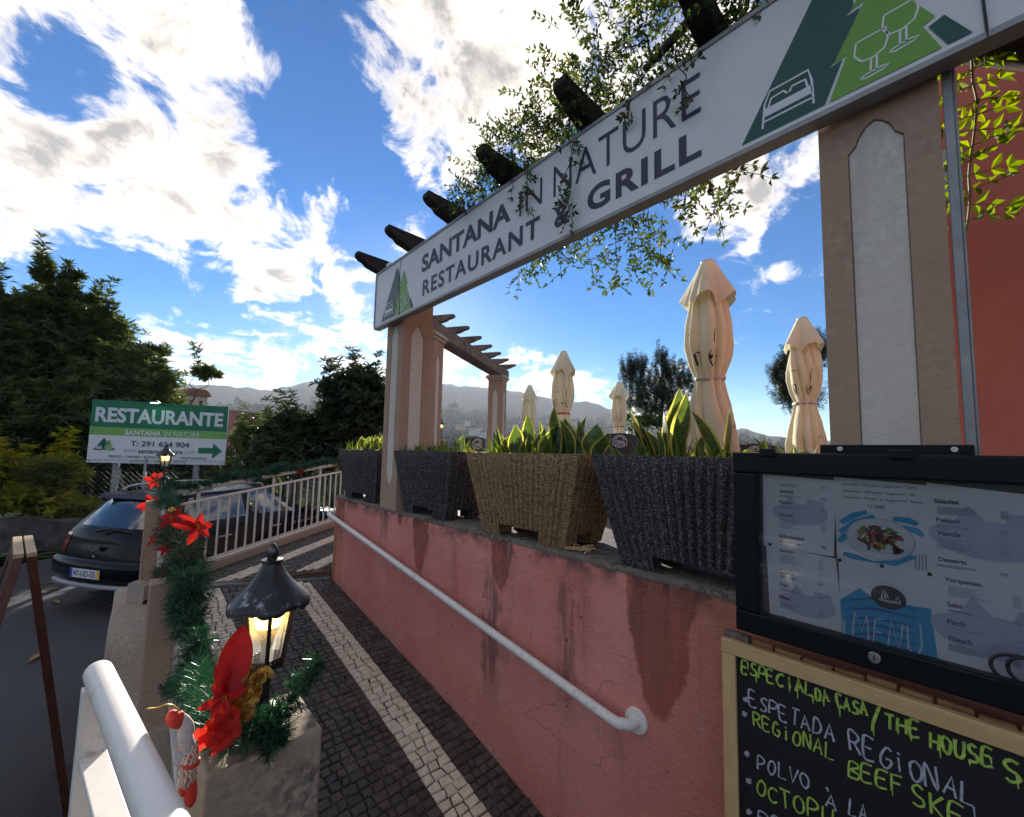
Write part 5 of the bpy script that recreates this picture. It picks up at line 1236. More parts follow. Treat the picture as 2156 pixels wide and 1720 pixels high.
LET = {'A': [[(0, 0), (.5, 1), (1, 0)], [(.2, .38), (.85, .38)]], 'B': [[(0, 0), (0, 1), (.7, .95), (.8, .72), (.1, .52), (.9, .35), (.8, .05), (0, 0)]], 'C': [[(.95, .85), (.55, 1), (.1, .7), (.1, .25), (.5, 0), (.95, .15)]], 'D': [[(0, 0), (0, 1), (.6, .9), (.95, .5), (.6, .08), (0, 0)]],
       'E': [[(.9, 1), (0, 1), (0, 0), (.9, 0)], [(0, .52), (.7, .52)]], 'F': [[(.9, 1), (0, 1), (0, 0)], [(0, .55), (.7, .55)]], 'G': [[(.9, .9), (.5, 1), (.1, .6), (.15, .15), (.6, 0), (.95, .25), (.95, .45), (.55, .45)]], 'H': [[(0, 0), (.05, 1)], [(.9, 0), (.95, 1)], [(0, .5), (.95, .5)]], 'I': [[(.5, 0), (.5, 1)]], 'i': [[(.5, 0), (.5, .68)], [(.45, .86), (.6, .9)]],
       'K': [[(0, 0), (0, 1)], [(.9, 1), (.05, .45), (.95, 0)]], 'L': [[(.1, 1), (.05, 0), (.95, .03)]], 'N': [[(0, 0), (.05, 1), (.9, .05), (.95, 1)]], 'O': [[(.5, 1), (.1, .75), (.08, .25), (.5, 0), (.9, .25), (.92, .72), (.5, 1)]], 'P': [[(0, 0), (.02, 1), (.75, .95), (.9, .7), (.6, .48), (.02, .45)]], 'R': [[(0, 0), (.02, 1), (.75, .95), (.85, .7), (.5, .5), (.04, .48)], [(.4, .48), (.95, 0)]],
       'S': [[(.9, .88), (.5, 1), (.12, .8), (.3, .55), (.75, .42), (.85, .15), (.4, 0), (.05, .12)]], 'T': [[(0, 1), (1, 1)], [(.5, 1), (.5, 0)]], 'U': [[(.02, 1), (.05, .25), (.4, 0), (.85, .2), (.95, 1)]], 'V': [[(0, 1), (.45, 0), (.95, 1)]], '*': [[(.1, .3), (.9, .7)], [(.1, .7), (.9, .3)], [(.5, .15), (.5, .85)]], '/': [[(.1, -.35), (.2, .1), (.95, 1.2)]], '`': [[(0, 1), (.8, .6)]]}
def chalk(words, mat, seed, w=.0055, drips=0.):
    "each word: (text, picture baseline start, picture baseline end, letter height in m)"
    X = CX_+.0112; rng = random.Random(seed)
    for body, (x0, y0), (x1, y1), h in words:
        mb = MB()
        a = Vector(mp(x0, y0, X)); b = Vector(mp(x1, y1, X)); n = len(body); d = (b-a)/n
        for i, ch in enumerate(body):
            if ch not in LET: continue
            o = a+d*i+Vector((0, rng.uniform(-.004, .004))); hh = h*rng.uniform(.9, 1.08); ww = d.length*.76; sl = rng.uniform(-.06, .1)
            for g in LET[ch]:
                pts = [(o.x+(px*ww+sl*py*hh)+rng.uniform(-.0012, .0012), o.y+py*hh+d.y/d.length*px*ww+rng.uniform(-.0012, .0012)) for px, py in g]
                P2 = catmull([(p[0], p[1], 0) for p in pts], 4) if len(g) > 3 else [Vector((p[0], p[1], 0)) for p in pts]
                mb.ribbon([(p.x, p.y) for p in P2], [w*rng.uniform(.75, 1.15) for _ in P2], (X-.0004*rng.random(), 0, 0), TA, TB)
                if rng.random() < drips:
                    q = pts[rng.randrange(len(pts))]; mb.ribbon([q, (q[0]+.0008, q[1]-rng.uniform(.012, .035))], [w*.7, w*.3], (X-.0005, 0, 0), TA, TB)
        mb.build('chalk_lettering', G[mat], ck)
z = z6
chalk([('ESPECiAL', z(255, 885), z(680, 1030), .036), ('DA', z(680, 1040), z(765, 1065), .032), ('CASA', z(800, 1085), z(985, 1150), .034), ('/', z(1000, 1195), z(1080, 1225), .05), ('THE', z(1080, 1215), z(1295, 1275), .037), ('HOUSE', z(1335, 1320), z(1720, 1440), .041), ('S', z(1765, 1500), z(1900, 1540), .044)], 'chalk_green', 1, .0062, .55)
chalk([('ESPETADA', z(302, 1085), z(800, 1285), .042), ('REGiONAL', z(880, 1340), z(1620, 1680), .050)], 'chalk_white', 2, .0052, .3)
chalk([('REGiONAL', z(325, 1190), z(800, 1410), .040), ('BEEF', z(870, 1485), z(1200, 1590), .042), ('SKE', z(1240, 1650), z(1560, 1790), .047)], 'chalk_green', 3, .0052, .1)
chalk([('*', z(262, 1055), z(310, 1070), .022), ('*', z(255, 1145), z(300, 1160), .022), ('*', z(270, 1380), z(315, 1395), .024), ('*', z(275, 1525), z(325, 1540), .026), ('*', z(280, 1710), z(325, 1725), .024), ('POLVO', z(345, 1440), z(660, 1570), .042), ('`', z(735, 1600), z(765, 1610), .03), ('A', z(735, 1650), z(815, 1690), .034), ('LA', z(870, 1705), z(990, 1760), .042), ('P', z(352, 1745), z(425, 1775), .03), ('O', z(425, 1765), z(490, 1800), .03)], 'chalk_white', 4, .0050, .15)
chalk([('OCTOPU', z(340, 1590), z(800, 1790), .046)], 'chalk_green', 5, .0052, .1)
# ------------------------------------------------------------------ ramp railing, pillars, lanterns
def pillar(name, label, cx, cy, s, z0, z1, mat, cap=0.0, sy=None, group=None):
    t = thing(name, label, 'pillar', (cx, cy, z0), group); sy = sy or s
    MB().box(cx-s/2, cx+s/2, cy-sy/2, cy+sy/2, z0, z1).build('shaft', G[mat], t, bevel=.006); return t
pillar('concrete_pillar', 'weathered concrete pillar carrying the near lantern', .265, 1.155, .226, ROADZ, -.662, 'pillar_concrete', sy=.212)
pillar('concrete_pillar', 'narrow brown pillar half way up the ramp beneath the garland', .175, 2.96, .115, -1.56, -.73, 'column_tan', sy=.13)
pillar('concrete_pillar', 'tan pillar at the top of the ramp carrying the far lantern', .205, 5.10, .155, -1.62, -.52, 'column_tan', sy=.16)
rl = thing('ramp_railing', 'white railing under the thick garland along the ramp', 'railing', (.27, 3, -1.5))
MB().tube([(.265, 1.26, -1.05), (.262, 2.2, -.90), (.255, 3.6, -.68), (.24, 5.02, -.46)], .020, 10).build('top_rail', G['rail_white'], rl, True)
MB().bar((.265, 1.26, -1.66), (.25, 5.02, -1.18), .035, .02).build('bottom_rail', G['rail_white'], rl)
for i in range(34):
    y = 1.32+i*.11
    if abs(y-2.96) < .07: continue
    zt = np.interp(y, [1.26, 5.02], [-1.05, -.46]); zb_ = np.interp(y, [1.26, 5.02], [-1.66, -1.18]); x = .265-.015*(y-1.26)/3.8
    MB().bar((x, y, zb_), (x, y, zt), .035, .010, (0, 1, 0)).build('baluster', G['rail_white'], rl)

def lantern(label, base, S=1.0, parts=True, a0=.35):
    b = Vector(base); t = thing('lantern', label, 'lantern', tuple(b), 'black pillar lanterns'); n = 6
    MB().lathe([(0, 0), (.050, 0), (.054, .006), (.050, .012), (.046, .013), (.048, .020), (.042, .026), (.038, .028), (.034, .036), (.018, .042), (.014, .06), (.015, .13), (.022, .136), (.036, .142), (0, .143)], 28, b, fn=lambda r, z, a, i: (r*S, z*S)).build('base', G['lantern_black'], t, True, 35)
    z0, z1, r0, r1 = .146, .305, .040, .064
    ring = lambda r, z, k: b+Vector((cos(a0+2*pi*k/n)*r, sin(a0+2*pi*k/n)*r, z))*S
    fm = MB()
    for k in range(n):
        fm.bar(ring(r0, z0, k), ring(r1, z1, k), .009*S, .009*S, (cos(a0+2*pi*k/n), sin(a0+2*pi*k/n), 0))
        for (r, z, h) in ((r0, z0, .016), (r1, z1, .012)): fm.bar(ring(r, z, k), ring(r, z, k+1), .007*S, h*S)
        # scalloped trim at the lower edge of each pane
        p, q = ring(r0, z0+.008, k), ring(r0, z0+.008, k+1)
        for j in range(4): fm.lathe([(0, .002), (.0052*S, .0015), (.0052*S, 0)], 8, p.lerp(q, (j+.5)/4)+Vector((0, 0, .004*S)), ((p+q)/2-b-Vector((0, 0, z0*S))))
    fm.build('frame', G['lantern_black'], t)
    for k in range(n):
        g = MB(); e = .0; g.add([ring(r0*.97, z0, k), ring(r0*.97, z0, k+1), ring(r1*.97, z1, k+1), ring(r1*.97, z1, k)], [(0, 1, 2, 3)]); g.build('glass_pane', G['lantern_glass'], t)
    prof = [(.060, .300), (.094, .297), (.096, .301), (.090, .312), (.070, .330), (.050, .352), (.034, .374), (.024, .392), (.022, .400), (.026, .403), (.026, .409), (.012, .411)]
    def rim(r, z, a, i):
        w = abs(cos(3*(a-a0)))
        k = 1+(.045*w-.02 if i < 7 else 0); dz = (-.006*abs(sin(9*(a-a0)))-.010*w+.004) if i in (1, 2) else (-.006*w if i == 3 else 0)
        return r*k*S, (z+dz)*S
    MB().lathe(prof, 72, b, fn=rim).build('roof', G['lantern_black'], t, True, 60)
    MB().lathe([(.010, .409), (.013, .414), (.015, .420), (.015, .428), (.010, .440), (.004, .449), (0, .452)], 14, b, fn=lambda r, z, a, i: (r*S, z*S)).build('finial', G['lantern_black'], t, True, 60)
    MB().lathe([(.013, .143), (.013, .185), (.016, .20), (.024, .225), (.027, .238)], 18, b, fn=lambda r, z, a, i: (r*S, z*S)).build('bulb_base', G['bulb_base'], t, True)
    MB().lathe([(.027, .238), (.032, .255), (.033, .270), (.028, .288), (.015, .297), (0, .299)], 18, b, fn=lambda r, z, a, i: (r*S, z*S)).build('bulb', G['bulb_glow'], t, True)
    return t
lantern('lit black lantern with worn scalloped roof on the near concrete pillar', (.275, 1.165, -.661), .94)
pl2 = onX(347, 984, .222)
lantern('lit black lantern on the far tan pillar in front of the restaurant sign', (.222, pl2.y, pl2.z-.103), .70)
MB().tube([(.222, pl2.y, -.53), (.222, pl2.y, pl2.z-.09)], .012, 8).build('lantern_stem', G['black_iron'], bpy.data.objects['concrete_pillar.002'], True)
pl3 = atd(928, 908, 9.2)
lantern('small distant lantern glimpsed between the front and middle columns', (pl3.x, pl3.y, pl3.z-.15), 1.0)
pillar('concrete_pillar', 'short distant post below the smallest lantern', pl3.x, pl3.y, .16, WTOP-.6, pl3.z-.15, 'column_tan')

# ------------------------------------------------------------------ garlands and Christmas decoration
rg = np.random.default_rng(5)
def garland(label, paths, mats=('garland_needle',), stem=None, name='garland'):
    p0 = paths[0][0][0]; t = thing(name, label, 'garland', tuple(p0))
    for pts, r, n, L, mi in paths:
        pts = catmull(pts, 6)
        lv = LV().add(tufts(pts, r, n, L, rg, .0011 if L < .05 else .0017)); o = lv.build('tinsel', G[mats[mi]], t); o['kind'] = 'stuff'
        MB().tube(pts[::2], .004, 5).build('wire', G['twig'], t)
    return t
def gx(pts, X=.27): return [onX(x, y, X) for x, y in pts]
low = gx([(344, 1010), (352, 1050), (362, 1078), (358, 1105), (368, 1128)], .245)
mid = gx([(352, 1120), (375, 1135), (392, 1160), (395, 1190), (372, 1205), (352, 1200)], .25)
low2 = gx([(352, 1215), (385, 1205), (408, 1225), (400, 1258), (378, 1280), (402, 1300), (405, 1325), (418, 1350), (408, 1385), (405, 1410)], .26)
nearg = [(.20, 1.75, -.77), (.20, 1.55, -.76), (.21, 1.40, -.74), (.19, 1.28, -.70), (.17, 1.15, -.64), (.20, 1.06, -.63), (.26, 1.08, -.62), (.33, 1.10, -.61), (.385, 1.15, -.575), (.43, 1.19, -.545)]
nearg = [onX(405, 1395, .26), onX(415, 1420, .25), onX(425, 1450, .225), onX(445, 1470, .21), Vector((.185, 1.13, -.62)), Vector((.215, 1.07, -.615)), Vector((.27, 1.08, -.615)), Vector((.325, 1.11, -.605)), Vector((.37, 1.15, -.585)), Vector((.41, 1.19, -.565))]
side = [onX(428, 1445, .22), onX(395, 1452, .20), onX(365, 1448, .185), onX(345, 1450, .175)]
tail = [Vector((.27, 1.08, -.615)), Vector((.275, 1.055, -.635)), Vector((.28, 1.04, -.655))]
garland('thick green tinsel garland running down the ramp railing to the near lantern',
        [(low, [.06, .08, .09, .095, .095], 5200, .06, 0), (mid, [.09, .12, .13, .12, .08], 9000, .05, 1), (low2, [.09, .095, .09, .09, .085, .085, .08, .075], 17000, .055, 0), (nearg, [.085, .08, .072, .066, .062, .062, .060, .055, .046, .034], 17000, .044, 0), (side, [.045, .045, .04, .025], 2400, .038, 0), (tail, [.03, .035, .03], 1100, .034, 0)], ('garland_needle', 'garland_dark'))
far = [onX(345, 1012, .235)]+[along(s, .0, -.445+.093*(s+.4)+.045+.02*sin(s*9)) for s in np.linspace(-.35, 2.05, 16)]
garland('thin green garland wound along the cream upper handrail of the far fence', [(far, [.06]*4+[.08]*4+[.07]*4, 16000, .06, 0)])
def poinsettia(label, c, nrm, s, seed, mat='poinsettia_red', n=7, droop=.25):
    rng = random.Random(seed); c = Vector(c); nrm, u, w = frame(nrm); t = thing('poinsettia', label, 'artificial flower', tuple(c), 'red fabric poinsettias on the garlands')
    for ring, (k, L, W, el) in enumerate(((n, 1., .52, .15), (n-1, .68, .42, .55))):
        for i in range(k):
            a = 2*pi*(i+.5*ring)/k+rng.uniform(-.25, .25); d = (u*cos(a)+w*sin(a)); L_ = s*L*rng.uniform(.75, 1.1); Wd = L_*W; P = []
            e = el+rng.uniform(-.25, .35); sd_ = nrm.cross(d)
            for q in range(7):
                x = q/6; ww = Wd*(sin(pi*min(1, x*.95+.03))**.8)*(1-.25*x); h = L_*(e*x-droop*1.2*x*x)
                P.append([c+d*L_*x+nrm*(h+.12*ww*abs(y)*2)+sd_*ww*.5*y for y in (-1, -.5, 0, .5, 1)])
            m = MB(); m.grid(P); m.build('petal', G[mat], t, True)
    m = MB()
    for i in range(7): a = rng.uniform(0, 6.28); p = c+(u*cos(a)+w*sin(a))*s*.09; m.tube([p, p+nrm*s*.14], s*.025, 6)
    m.build('stamen', G['stamen_yellow'], t, True); return t
poinsettia('large red poinsettia beside the near lantern with tall upright petals', onY(472, 1470, 1.02), (-.2, -.9, .35), .040, 1, n=6, droop=.1)
m = MB(); t = bpy.data.objects['poinsettia']; c = onY(474, 1456, 1.00)
for (x, y, L, W, ang) in [(514, 1322, .16, .062, 0), (497, 1372, .11, .040, 0), (518, 1402, .095, .046, 0), (455, 1408, .06, .02, 0)]:
    tip = onY(x, y, 1.04); d = tip-c; sd_ = d.cross(Vector((0, 1, 0))).normalized(); P = []
    for q in range(9):
        k = q/8; ww = W*sin(pi*min(1, k*.93+.04))**.75; P.append([c+d*k+sd_*ww*.5*v+Vector((0, -.012*abs(v)+.02*k*k, 0)) for v in (-1, -.5, 0, .5, 1)])
    mm = MB(); mm.grid(P); mm.build('petal', G['poinsettia_red'], t, True)
rb = thing('ribbon', 'red ribbon tails hanging from the poinsettia over the pillar edge', 'ribbon', tuple(onY(460, 1520, 1.02)))
for k, pts in enumerate([[(470, 1490), (452, 1520), (425, 1545), (398, 1560), (390, 1578)], [(468, 1492), (455, 1530), (430, 1560), (405, 1585)], [(474, 1492), (466, 1530), (455, 1565), (462, 1580)], [(478, 1492), (476, 1530), (472, 1558), (478, 1572)], [(482, 1490), (492, 1520), (490, 1545), (497, 1555)]]):
    P = [onY(x, y, 1.02-.004*k) for x, y in pts]; P = catmull(P, 5); m = MB(); R = []
    for i, p in enumerate(P):
        d = P[min(i+1, len(P)-1)]-P[max(i-1, 0)]; sdv = d.cross(Vector((0, 1, 0))).normalized()*.012*(1+.3*sin(i*1.3+k)); R.append([p-sdv, p+Vector((0, .006*sin(i+k), 0)), p+sdv])
    m.grid(R); m.build('ribbon_tail', G['ribbon_red'], rb, True)
gp = thing('gold_leaf_pick', 'cluster of glittering gold foil leaves at the foot of the near lantern', 'ornament', tuple(onY(520, 1460, 1.04)))
rr = random.Random(6)
for i in range(17):
    x, y = [(515, 1412), (508, 1420), (545, 1425), (560, 1418), (548, 1432), (515, 1430), (527, 1450), (520, 1465), (512, 1480), (535, 1445), (528, 1475), (516, 1495), (505, 1490), (520, 1508), (540, 1455), (510, 1445), (500, 1470)][i]
    c = onY(x, y, 1.035+rr.uniform(-.012, .02)); s = rr.uniform(.012, .017); nn, u, w = frame((rr.uniform(-.6, .6), -1, rr.uniform(-.4, .6))); m = MB()
    m.add([c+(u*cos(a)+w*sin(a))*s*(1+.12*sin(3*a+i))+nn*.003*cos(2*a) for a in np.linspace(0, 2*pi, 15)[:-1]], [tuple(range(14))]); m.build('foil_leaf', G['gold_foil'], gp)
for k, (lab, x, y, X, s, nv) in enumerate([('red poinsettia just under the far lantern', 328, 1012, .21, .12, (-.5, -.8, .2)), ('big open red poinsettia below the far lantern', 322, 1062, .20, .145, (-.35, -.9, .25)), ('orange-red poinsettia with gilt ball on the dark wreath', 362, 1090, .22, .09, (-.2, -.8, .5)), ('twin red flower on the right edge of the dark wreath', 412, 1110, .26, .10, (.3, -.9, .3)), ('small red and yellow flower left of the dark wreath', 325, 1135, .19, .07, (-.8, -.5, .2)), ('red flower half hidden low on the dark wreath', 352, 1155, .20, .05, (-.5, -.8, .2)), ('dark red poinsettia on the garland above the middle pillar', 350, 1218, .205, .085, (-.5, -.8, .2)), ('dark red poinsettia poking left from the garland near the pillar', 340, 1328, .19, .085, (-.8, -.5, .3))]):
    poinsettia(lab, onX(x, y, X), nv, s, 20+k, n=6 if k != 4 else 5)
poinsettia('tiny red flower on the garland of the far fence', along(1.15, -.04, -.445+.093*1.55+.0), (-.2, -1, .2), .05, 40)
poinsettia('red flower below the smallest distant lantern', pl3+Vector((-.1, -.08, -.28)), (-.3, -1, .2), .12, 41)
m = MB(); gb = thing('gilt_ball', 'small gilt bauble among the flowers of the dark wreath', 'bauble', tuple(onX(363, 1075, .235))); c = onX(361, 1076, .21); m.lathe([(0, -.022), (.012, -.018), (.021, -.006), (.022, .004), (.016, .016), (.005, .022), (.004, .028), (0, .028)], 16, c); m.build('ball', G['gold_foil'], gp if False else gb, True)
# small hanging toy with red hat and knitted body
el = thing('hanging_toy', 'small red and white knitted toy figure hanging beside the pillar', 'ornament', tuple(onY(388, 1600, 1.0)))
def ey(x, y): return onY(x+9, y, 1.00)
def limb(name, pts, rs, mat): MB().tube(catmull([ey(*p) for p in pts], 5), list(np.interp(np.linspace(0, 1, 5*(len(pts)-1)+1), np.linspace(0, 1, len(rs)), [q*.82 for q in rs])), 14).build(name, G[mat], el, True)
limb('hat', [(350, 1498), (354, 1508), (362, 1520), (369, 1530)], [.006, .013, .014, .006], 'toy_red'); limb('mitten', [(369, 1500), (371, 1512), (373, 1524)], [.006, .010, .007], 'toy_red')
limb('arm', [(372, 1506), (380, 1516), (388, 1530), (390, 1545)], [.006, .010, .011, .009], 'toy_white'); limb('beard', [(378, 1520), (380, 1545), (385, 1565), (388, 1585)], [.008, .014, .014, .007], 'toy_white')
limb('body', [(398, 1560), (394, 1590), (388, 1615), (385, 1640), (379, 1660)], [.009, .014, .018, .018, .007], 'toy_knit'); limb('belt', [(393, 1602), (391, 1611)], [.0185, .0185], 'toy_red'); limb('leg', [(390, 1640), (392, 1665), (391, 1690), (387, 1697)], [.012, .013, .011, .004], 'toy_red'); limb('foot', [(376, 1655), (375, 1668), (377, 1676)], [.008, .008, .003], 'toy_red')
MB().tube(catmull([ey(367, 1500), ey(364, 1492), ey(352, 1484), ey(338, 1484), ey(322, 1490), ey(300, 1492)], 5), .0013, 5).build('thread', G['gold_thread'], el, True)

# ------------------------------------------------------------------ near handrail (bottom left)
nr_ = thing('near_railing', 'close white tubular railing with flat bar in the lower left corner', 'railing', (-.06, 1.2, ROADZ))
pf = onZ(207, 1416, -.498); pn = onZ(336, 1715, -.498); d = (pf-pn).normalized()
MB().tube([pn-d*.5, pn, pn.lerp(pf, .5), pf], .024, 20).build('top_rail', G['rail_white'], nr_, True, 60)
MB().lathe([(.024, 0), (.0228, .007), (.016, .013), (0, .015)], 20, pf, d).build('end_cap', G['rail_white'], nr_, True)
MB().bar(pf-d*.015+Vector((-.0, 0, -.02)), pf-d*.015+Vector((-.005, 0, ROADZ+.5)), .05, .028, d).build('post', G['rail_white'], nr_, bevel=.003)
MB().bar(pn-d*.5+Vector((0, 0, -.165)), pf-d*.03+Vector((0, 0, -.160)), .042, .012).build('flat_bar', G['rail_white'], nr_, bevel=.002)
for k in range(6):
    p = pf-d*(.13+.12*k); MB().bar(p+Vector((0, 0, -.168)), p+Vector((0, 0, ROADZ+.5)), .014, .03, d).build('baluster', G['rail_white'], nr_, bevel=.002)

# ------------------------------------------------------------------ far fence along the upper walk
ff = thing('white_fence', 'white metal fence with slim balusters between the walk and the car', 'fence', tuple(along(1, 0, -1.2)))
tz = lambda s: -.569+.0925*(s+.37)
bz_ = lambda s: -1.185+.0645*(s+.03)
MB().bar(along(-.47, 0, tz(-.47)), along(3.2, 0, tz(3.2)), .03, .022).build('top_rail', G['cream_paint'], ff, bevel=.003)
MB().bar(along(-.47, 0, bz_(-.47)), along(3.2, 0, bz_(3.2)), .03, .018).build('bottom_rail', G['cream_paint'], ff, bevel=.003)
posts = []
for i in range(31):
    s = -.40+.117*i; post = i in (2, 10, 17, 24); w = .018 if not post else .024
    MB().bar(along(s, 0, bz_(s)), along(s, 0, tz(s)+(.10 if post else 0)), w, .012 if not post else .02, CD).build('post' if post else 'baluster', G['cream_paint'], ff)
MB().tube([along(-.42, 0, -.447), along(1.2, 0, -.300), along(2.05, 0, -.222)], .024, 10).build('upper_handrail', G['cream_paint'], ff, True)

# ------------------------------------------------------------------ A-frame board
ab = thing('sandwich_board', 'dark red-brown wooden sandwich board standing on the road', 'sandwich board', tuple(onZ(100, 1716, ROADZ)))
R0 = atd(52, 1172, 3.35); fr_ = onZ(131, 1724, ROADZ); rd = R0.cross(fr_).cross(Vector((0, 0, 1))).normalized(); rd = rd if rd.y > 0 else -rd; flx = R0*2-fr_; flx.z = ROADZ
e2 = rd*.55
for k, (ft_, sgn) in enumerate(((fr_, 1), (flx, -1))):
    dn = (ft_-R0); sdn = Vector((-rd.y, rd.x, 0)); off = -sdn*.022*sgn; nrm = dn.cross(rd).normalized()*(.018)
    A_, B_ = R0+off, ft_+off
    for q, w_ in ((0., 1), (1., 1)): MB().obox((A_+B_)/2+e2*q, (B_-A_)/2, rd*.030, nrm).build('stile', G['redbrown_wood'], ab, bevel=.003)
    for h in (.02, .5, .86): MB().obox(A_.lerp(B_, h)+e2*.5, e2*.5-rd*.031, (B_-A_).normalized()*.035, nrm*.9).build('cross_rail', G['redbrown_wood'], ab, bevel=.003)
    MB().obox(A_.lerp(B_, .44)+e2*.5, e2*.5-rd*.031, (B_-A_)*.40, nrm*.3).build('panel', G['board_black'], ab)
    MB().obox(A_+e2*.5+Vector((0, 0, .012)), e2*.5+rd*.034, sdn*.018, Vector((0, 0, .012))).build('top_edge', G['board_edge_sunlit'], ab, bevel=.003)

# ------------------------------------------------------------------ car
def make_car():
    org = Vector((-.27, 7.85, ROADZ+.004)); t = thing('parked_car', 'black hatchback with blue-tinted rear window parked beyond the white fence', 'car', tuple(org))
    def Wd(x, y, z): return org+CD*x+CN*y+Vector((0, 0, z))
    zr = [.26, .36, .60, .84, .99, 1.405, 1.455, 1.49, 1.50]; hw = [.78, .845, .865, .86, .825, .645, .58, .30, 0.]
    xr = [.10, .02, .00, .05, .10, .40, .45, .50, .52]            # rear edge position of each row
    St = []                                                     # stations: (x per row, z per row, hw per row)
    def st(xb, zs=None, hs=None, xs=None): St.append((xs or [xb]*9, zs or zr, hs or hw))
    st(0, None, [h*.955 for h in hw], [x+.10 for x in xr])
    st(.50, [.26, .36, .60, .85, 1.0, 1.425, 1.475, 1.51, 1.52], None, [.42, .42, .45, .48, .52, .66, .68, .70, .70])
    st(1.0, [.26, .36, .60, .85, 1.0, 1.44, 1.49, 1.53, 1.54]); st(1.62, [.26, .36, .60, .85, .99, 1.445, 1.495, 1.535, 1.545])
    st(2.25, [.26, .36, .60, .84, .98, 1.42, 1.475, 1.515, 1.525], None, [2.25, 2.25, 2.25, 2.25, 2.25, 2.12, 2.08, 2.04, 2.02])
    st(2.95, [.26, .36, .60, .83, .955, 1.00, 1.01, 1.02, 1.025], [.78, .845, .86, .85, .80, .74, .66, .34, 0], [2.95, 2.95, 2.95, 2.95, 2.95, 2.98, 2.92, 2.86, 2.85])
    st(3.35, [.26, .36, .60, .80, .90, .93, .945, .965, .97], [.78, .84, .855, .84, .79, .72, .64, .33, 0]); st(3.75, [.28, .36, .60, .76, .83, .86, .875, .89, .895], [.76, .81, .82, .80, .75, .68, .6, .31, 0])
    st(4.02, [.28, .36, .58, .68, .73, .75, .76, .77, .77], [.62, .68, .70, .66, .62, .56, .5, .26, 0])
    A3 = np.array([[[x, h, z] for x, h, z in zip(*[s[0], s[2], s[1]])] for s in St])
    def dense(A, k, axis):
        A = np.moveaxis(A, axis, 0); n = len(A); out = []
        for i in range(n-1):
            a, b, c, d = A[max(i-1, 0)], A[i], A[i+1], A[min(i+2, n-1)]
            for j in range(k):
                s = j/k; m1 = (c-a)*.5*.8; m2 = (d-b)*.5*.8
                out.append((2*s**3-3*s**2+1)*b+(s**3-2*s**2+s)*m1+(-2*s**3+3*s**2)*c+(s**3-s**2)*m2)
        out.append(A[-1]); return np.moveaxis(np.array(out), 0, axis)
    kx, ky = 8, 5; D_ = dense(dense(A3, kx, 0), ky, 1)
    body = MB(); gl = {}
    for sg in (1, -1):
        P = [[Wd(p[0], p[1]*sg, p[2]) for p in row] for row in D_]; n, b = len(P), len(P[0]); k0 = len(body.v); body.v += [tuple(q) for r in P for q in r]
        for i in range(n-1):
            for j in range(b-1):
                ci, cj = i/kx, j/ky; mat = 0; key = None
                if 4.14 < cj < 4.95:
                    if .95 < ci < 1.30 and (ci-.95)/.35 > (cj-4.14)*.3: key = ('quarter_window', sg)
                    elif 1.40 <= ci < 2.80: key = ('rear_door_window', sg)
                    elif 3.05 <= ci < 4.55 and (cj-4.14) < (4.55-ci)*1.2: key = ('front_door_window', sg)
                if 4.15 < ci < 4.95 and cj > 5.3: key = ('windscreen', 0)
                q = (k0+i*b+j, k0+i*b+j+1, k0+(i+1)*b+j+1, k0+(i+1)*b+j)
                q = q if sg > 0 else q[::-1]
                if key:
                    g = gl.setdefault(key, MB()); g.add([body.v[x] for x in q], [(0, 1, 2, 3)])
                elif cj < 1.0 and True: body.f.append(q); body.mi.append(1)
                else: body.f.append(q); body.mi.append(0)
    # rear face between the two rear edges
    rows = D_[0]; nc = 24; RP = []
    for p in rows:
        RP.append([Vector((p[0]-.10*(1-abs(-1+2*c/nc)**2.6), p[1]*(-1+2*c/nc), p[2]+(.03*(1-(-1+2*c/nc)**2) if p[2] > 1.38 else 0))) for c in range(nc+1)])
    k0 = len(body.v); body.v += [tuple(Wd(*q)) for r in RP for q in r]; b = nc+1; rw = MB(); tails = {1: MB(), -1: MB()}
    for i in range(len(RP)-1):
        for c in range(nc):
            q = (k0+i*b+c, k0+(i+1)*b+c, k0+(i+1)*b+c+1, k0+i*b+c+1); cj = i/ky; u = -1+2*(c+.5)/nc
            if 4.05 < cj < 4.9 and abs(u) < .86-.06*(cj-4): rw.add([body.v[x] for x in q], [(0, 1, 2, 3)])
            elif 2.2 < cj < 3.75 and abs(u) > .80:
                tl = tails[1 if u > 0 else -1]; tl.add([Vector(body.v[x])-CD*.006 for x in q], [(0, 1, 2, 3)]); body.f.append(q); body.mi.append(0)
            else: body.f.append(q); body.mi.append(1 if cj < 1.2 else 0)
    # tail lamps wrap on to the sides
    for sg in (1, -1):
        for i in range(3):
            for j in range(11, 19):
                q = [D_[i][j], D_[i+1][j], D_[i+1][j+1], D_[i][j+1]]; v = [Wd(p[0], (p[1]+.006)*sg, p[2]) for p in q]; tails[sg].add(v, [(0, 1, 2, 3) if sg < 0 else (3, 2, 1, 0)])
        tails[sg].build('tail_light', G['tail_red'], t, True)
    # front closing face
    body.build('body', [G['car_paint'], G['car_plastic']], t, True, 50)
    rwo = rw.build('rear_window', G['car_glass'], t, True)
    for (nm, sg), g in gl.items(): g.build(nm, G['car_glass'], t, True)
    # spoiler, bumper trim, plate, badge, wiper
    MB().prism([(-.10, 0), (-.02, .055), (.22, .075), (.22, .03)], Wd(.42, -.60, 1.42), CD, (0, 0, 1), CN*1.20).build('spoiler', G['car_paint'], t, bevel=.012)
    bp = MB(); P = [Wd(-.045+.10*abs(u)**2.6, u*.80, .335) for u in np.linspace(-1, 1, 21)]; bp.tube(P, .032, 8); bp.build('bumper_trim', G['car_silver'], t, True)
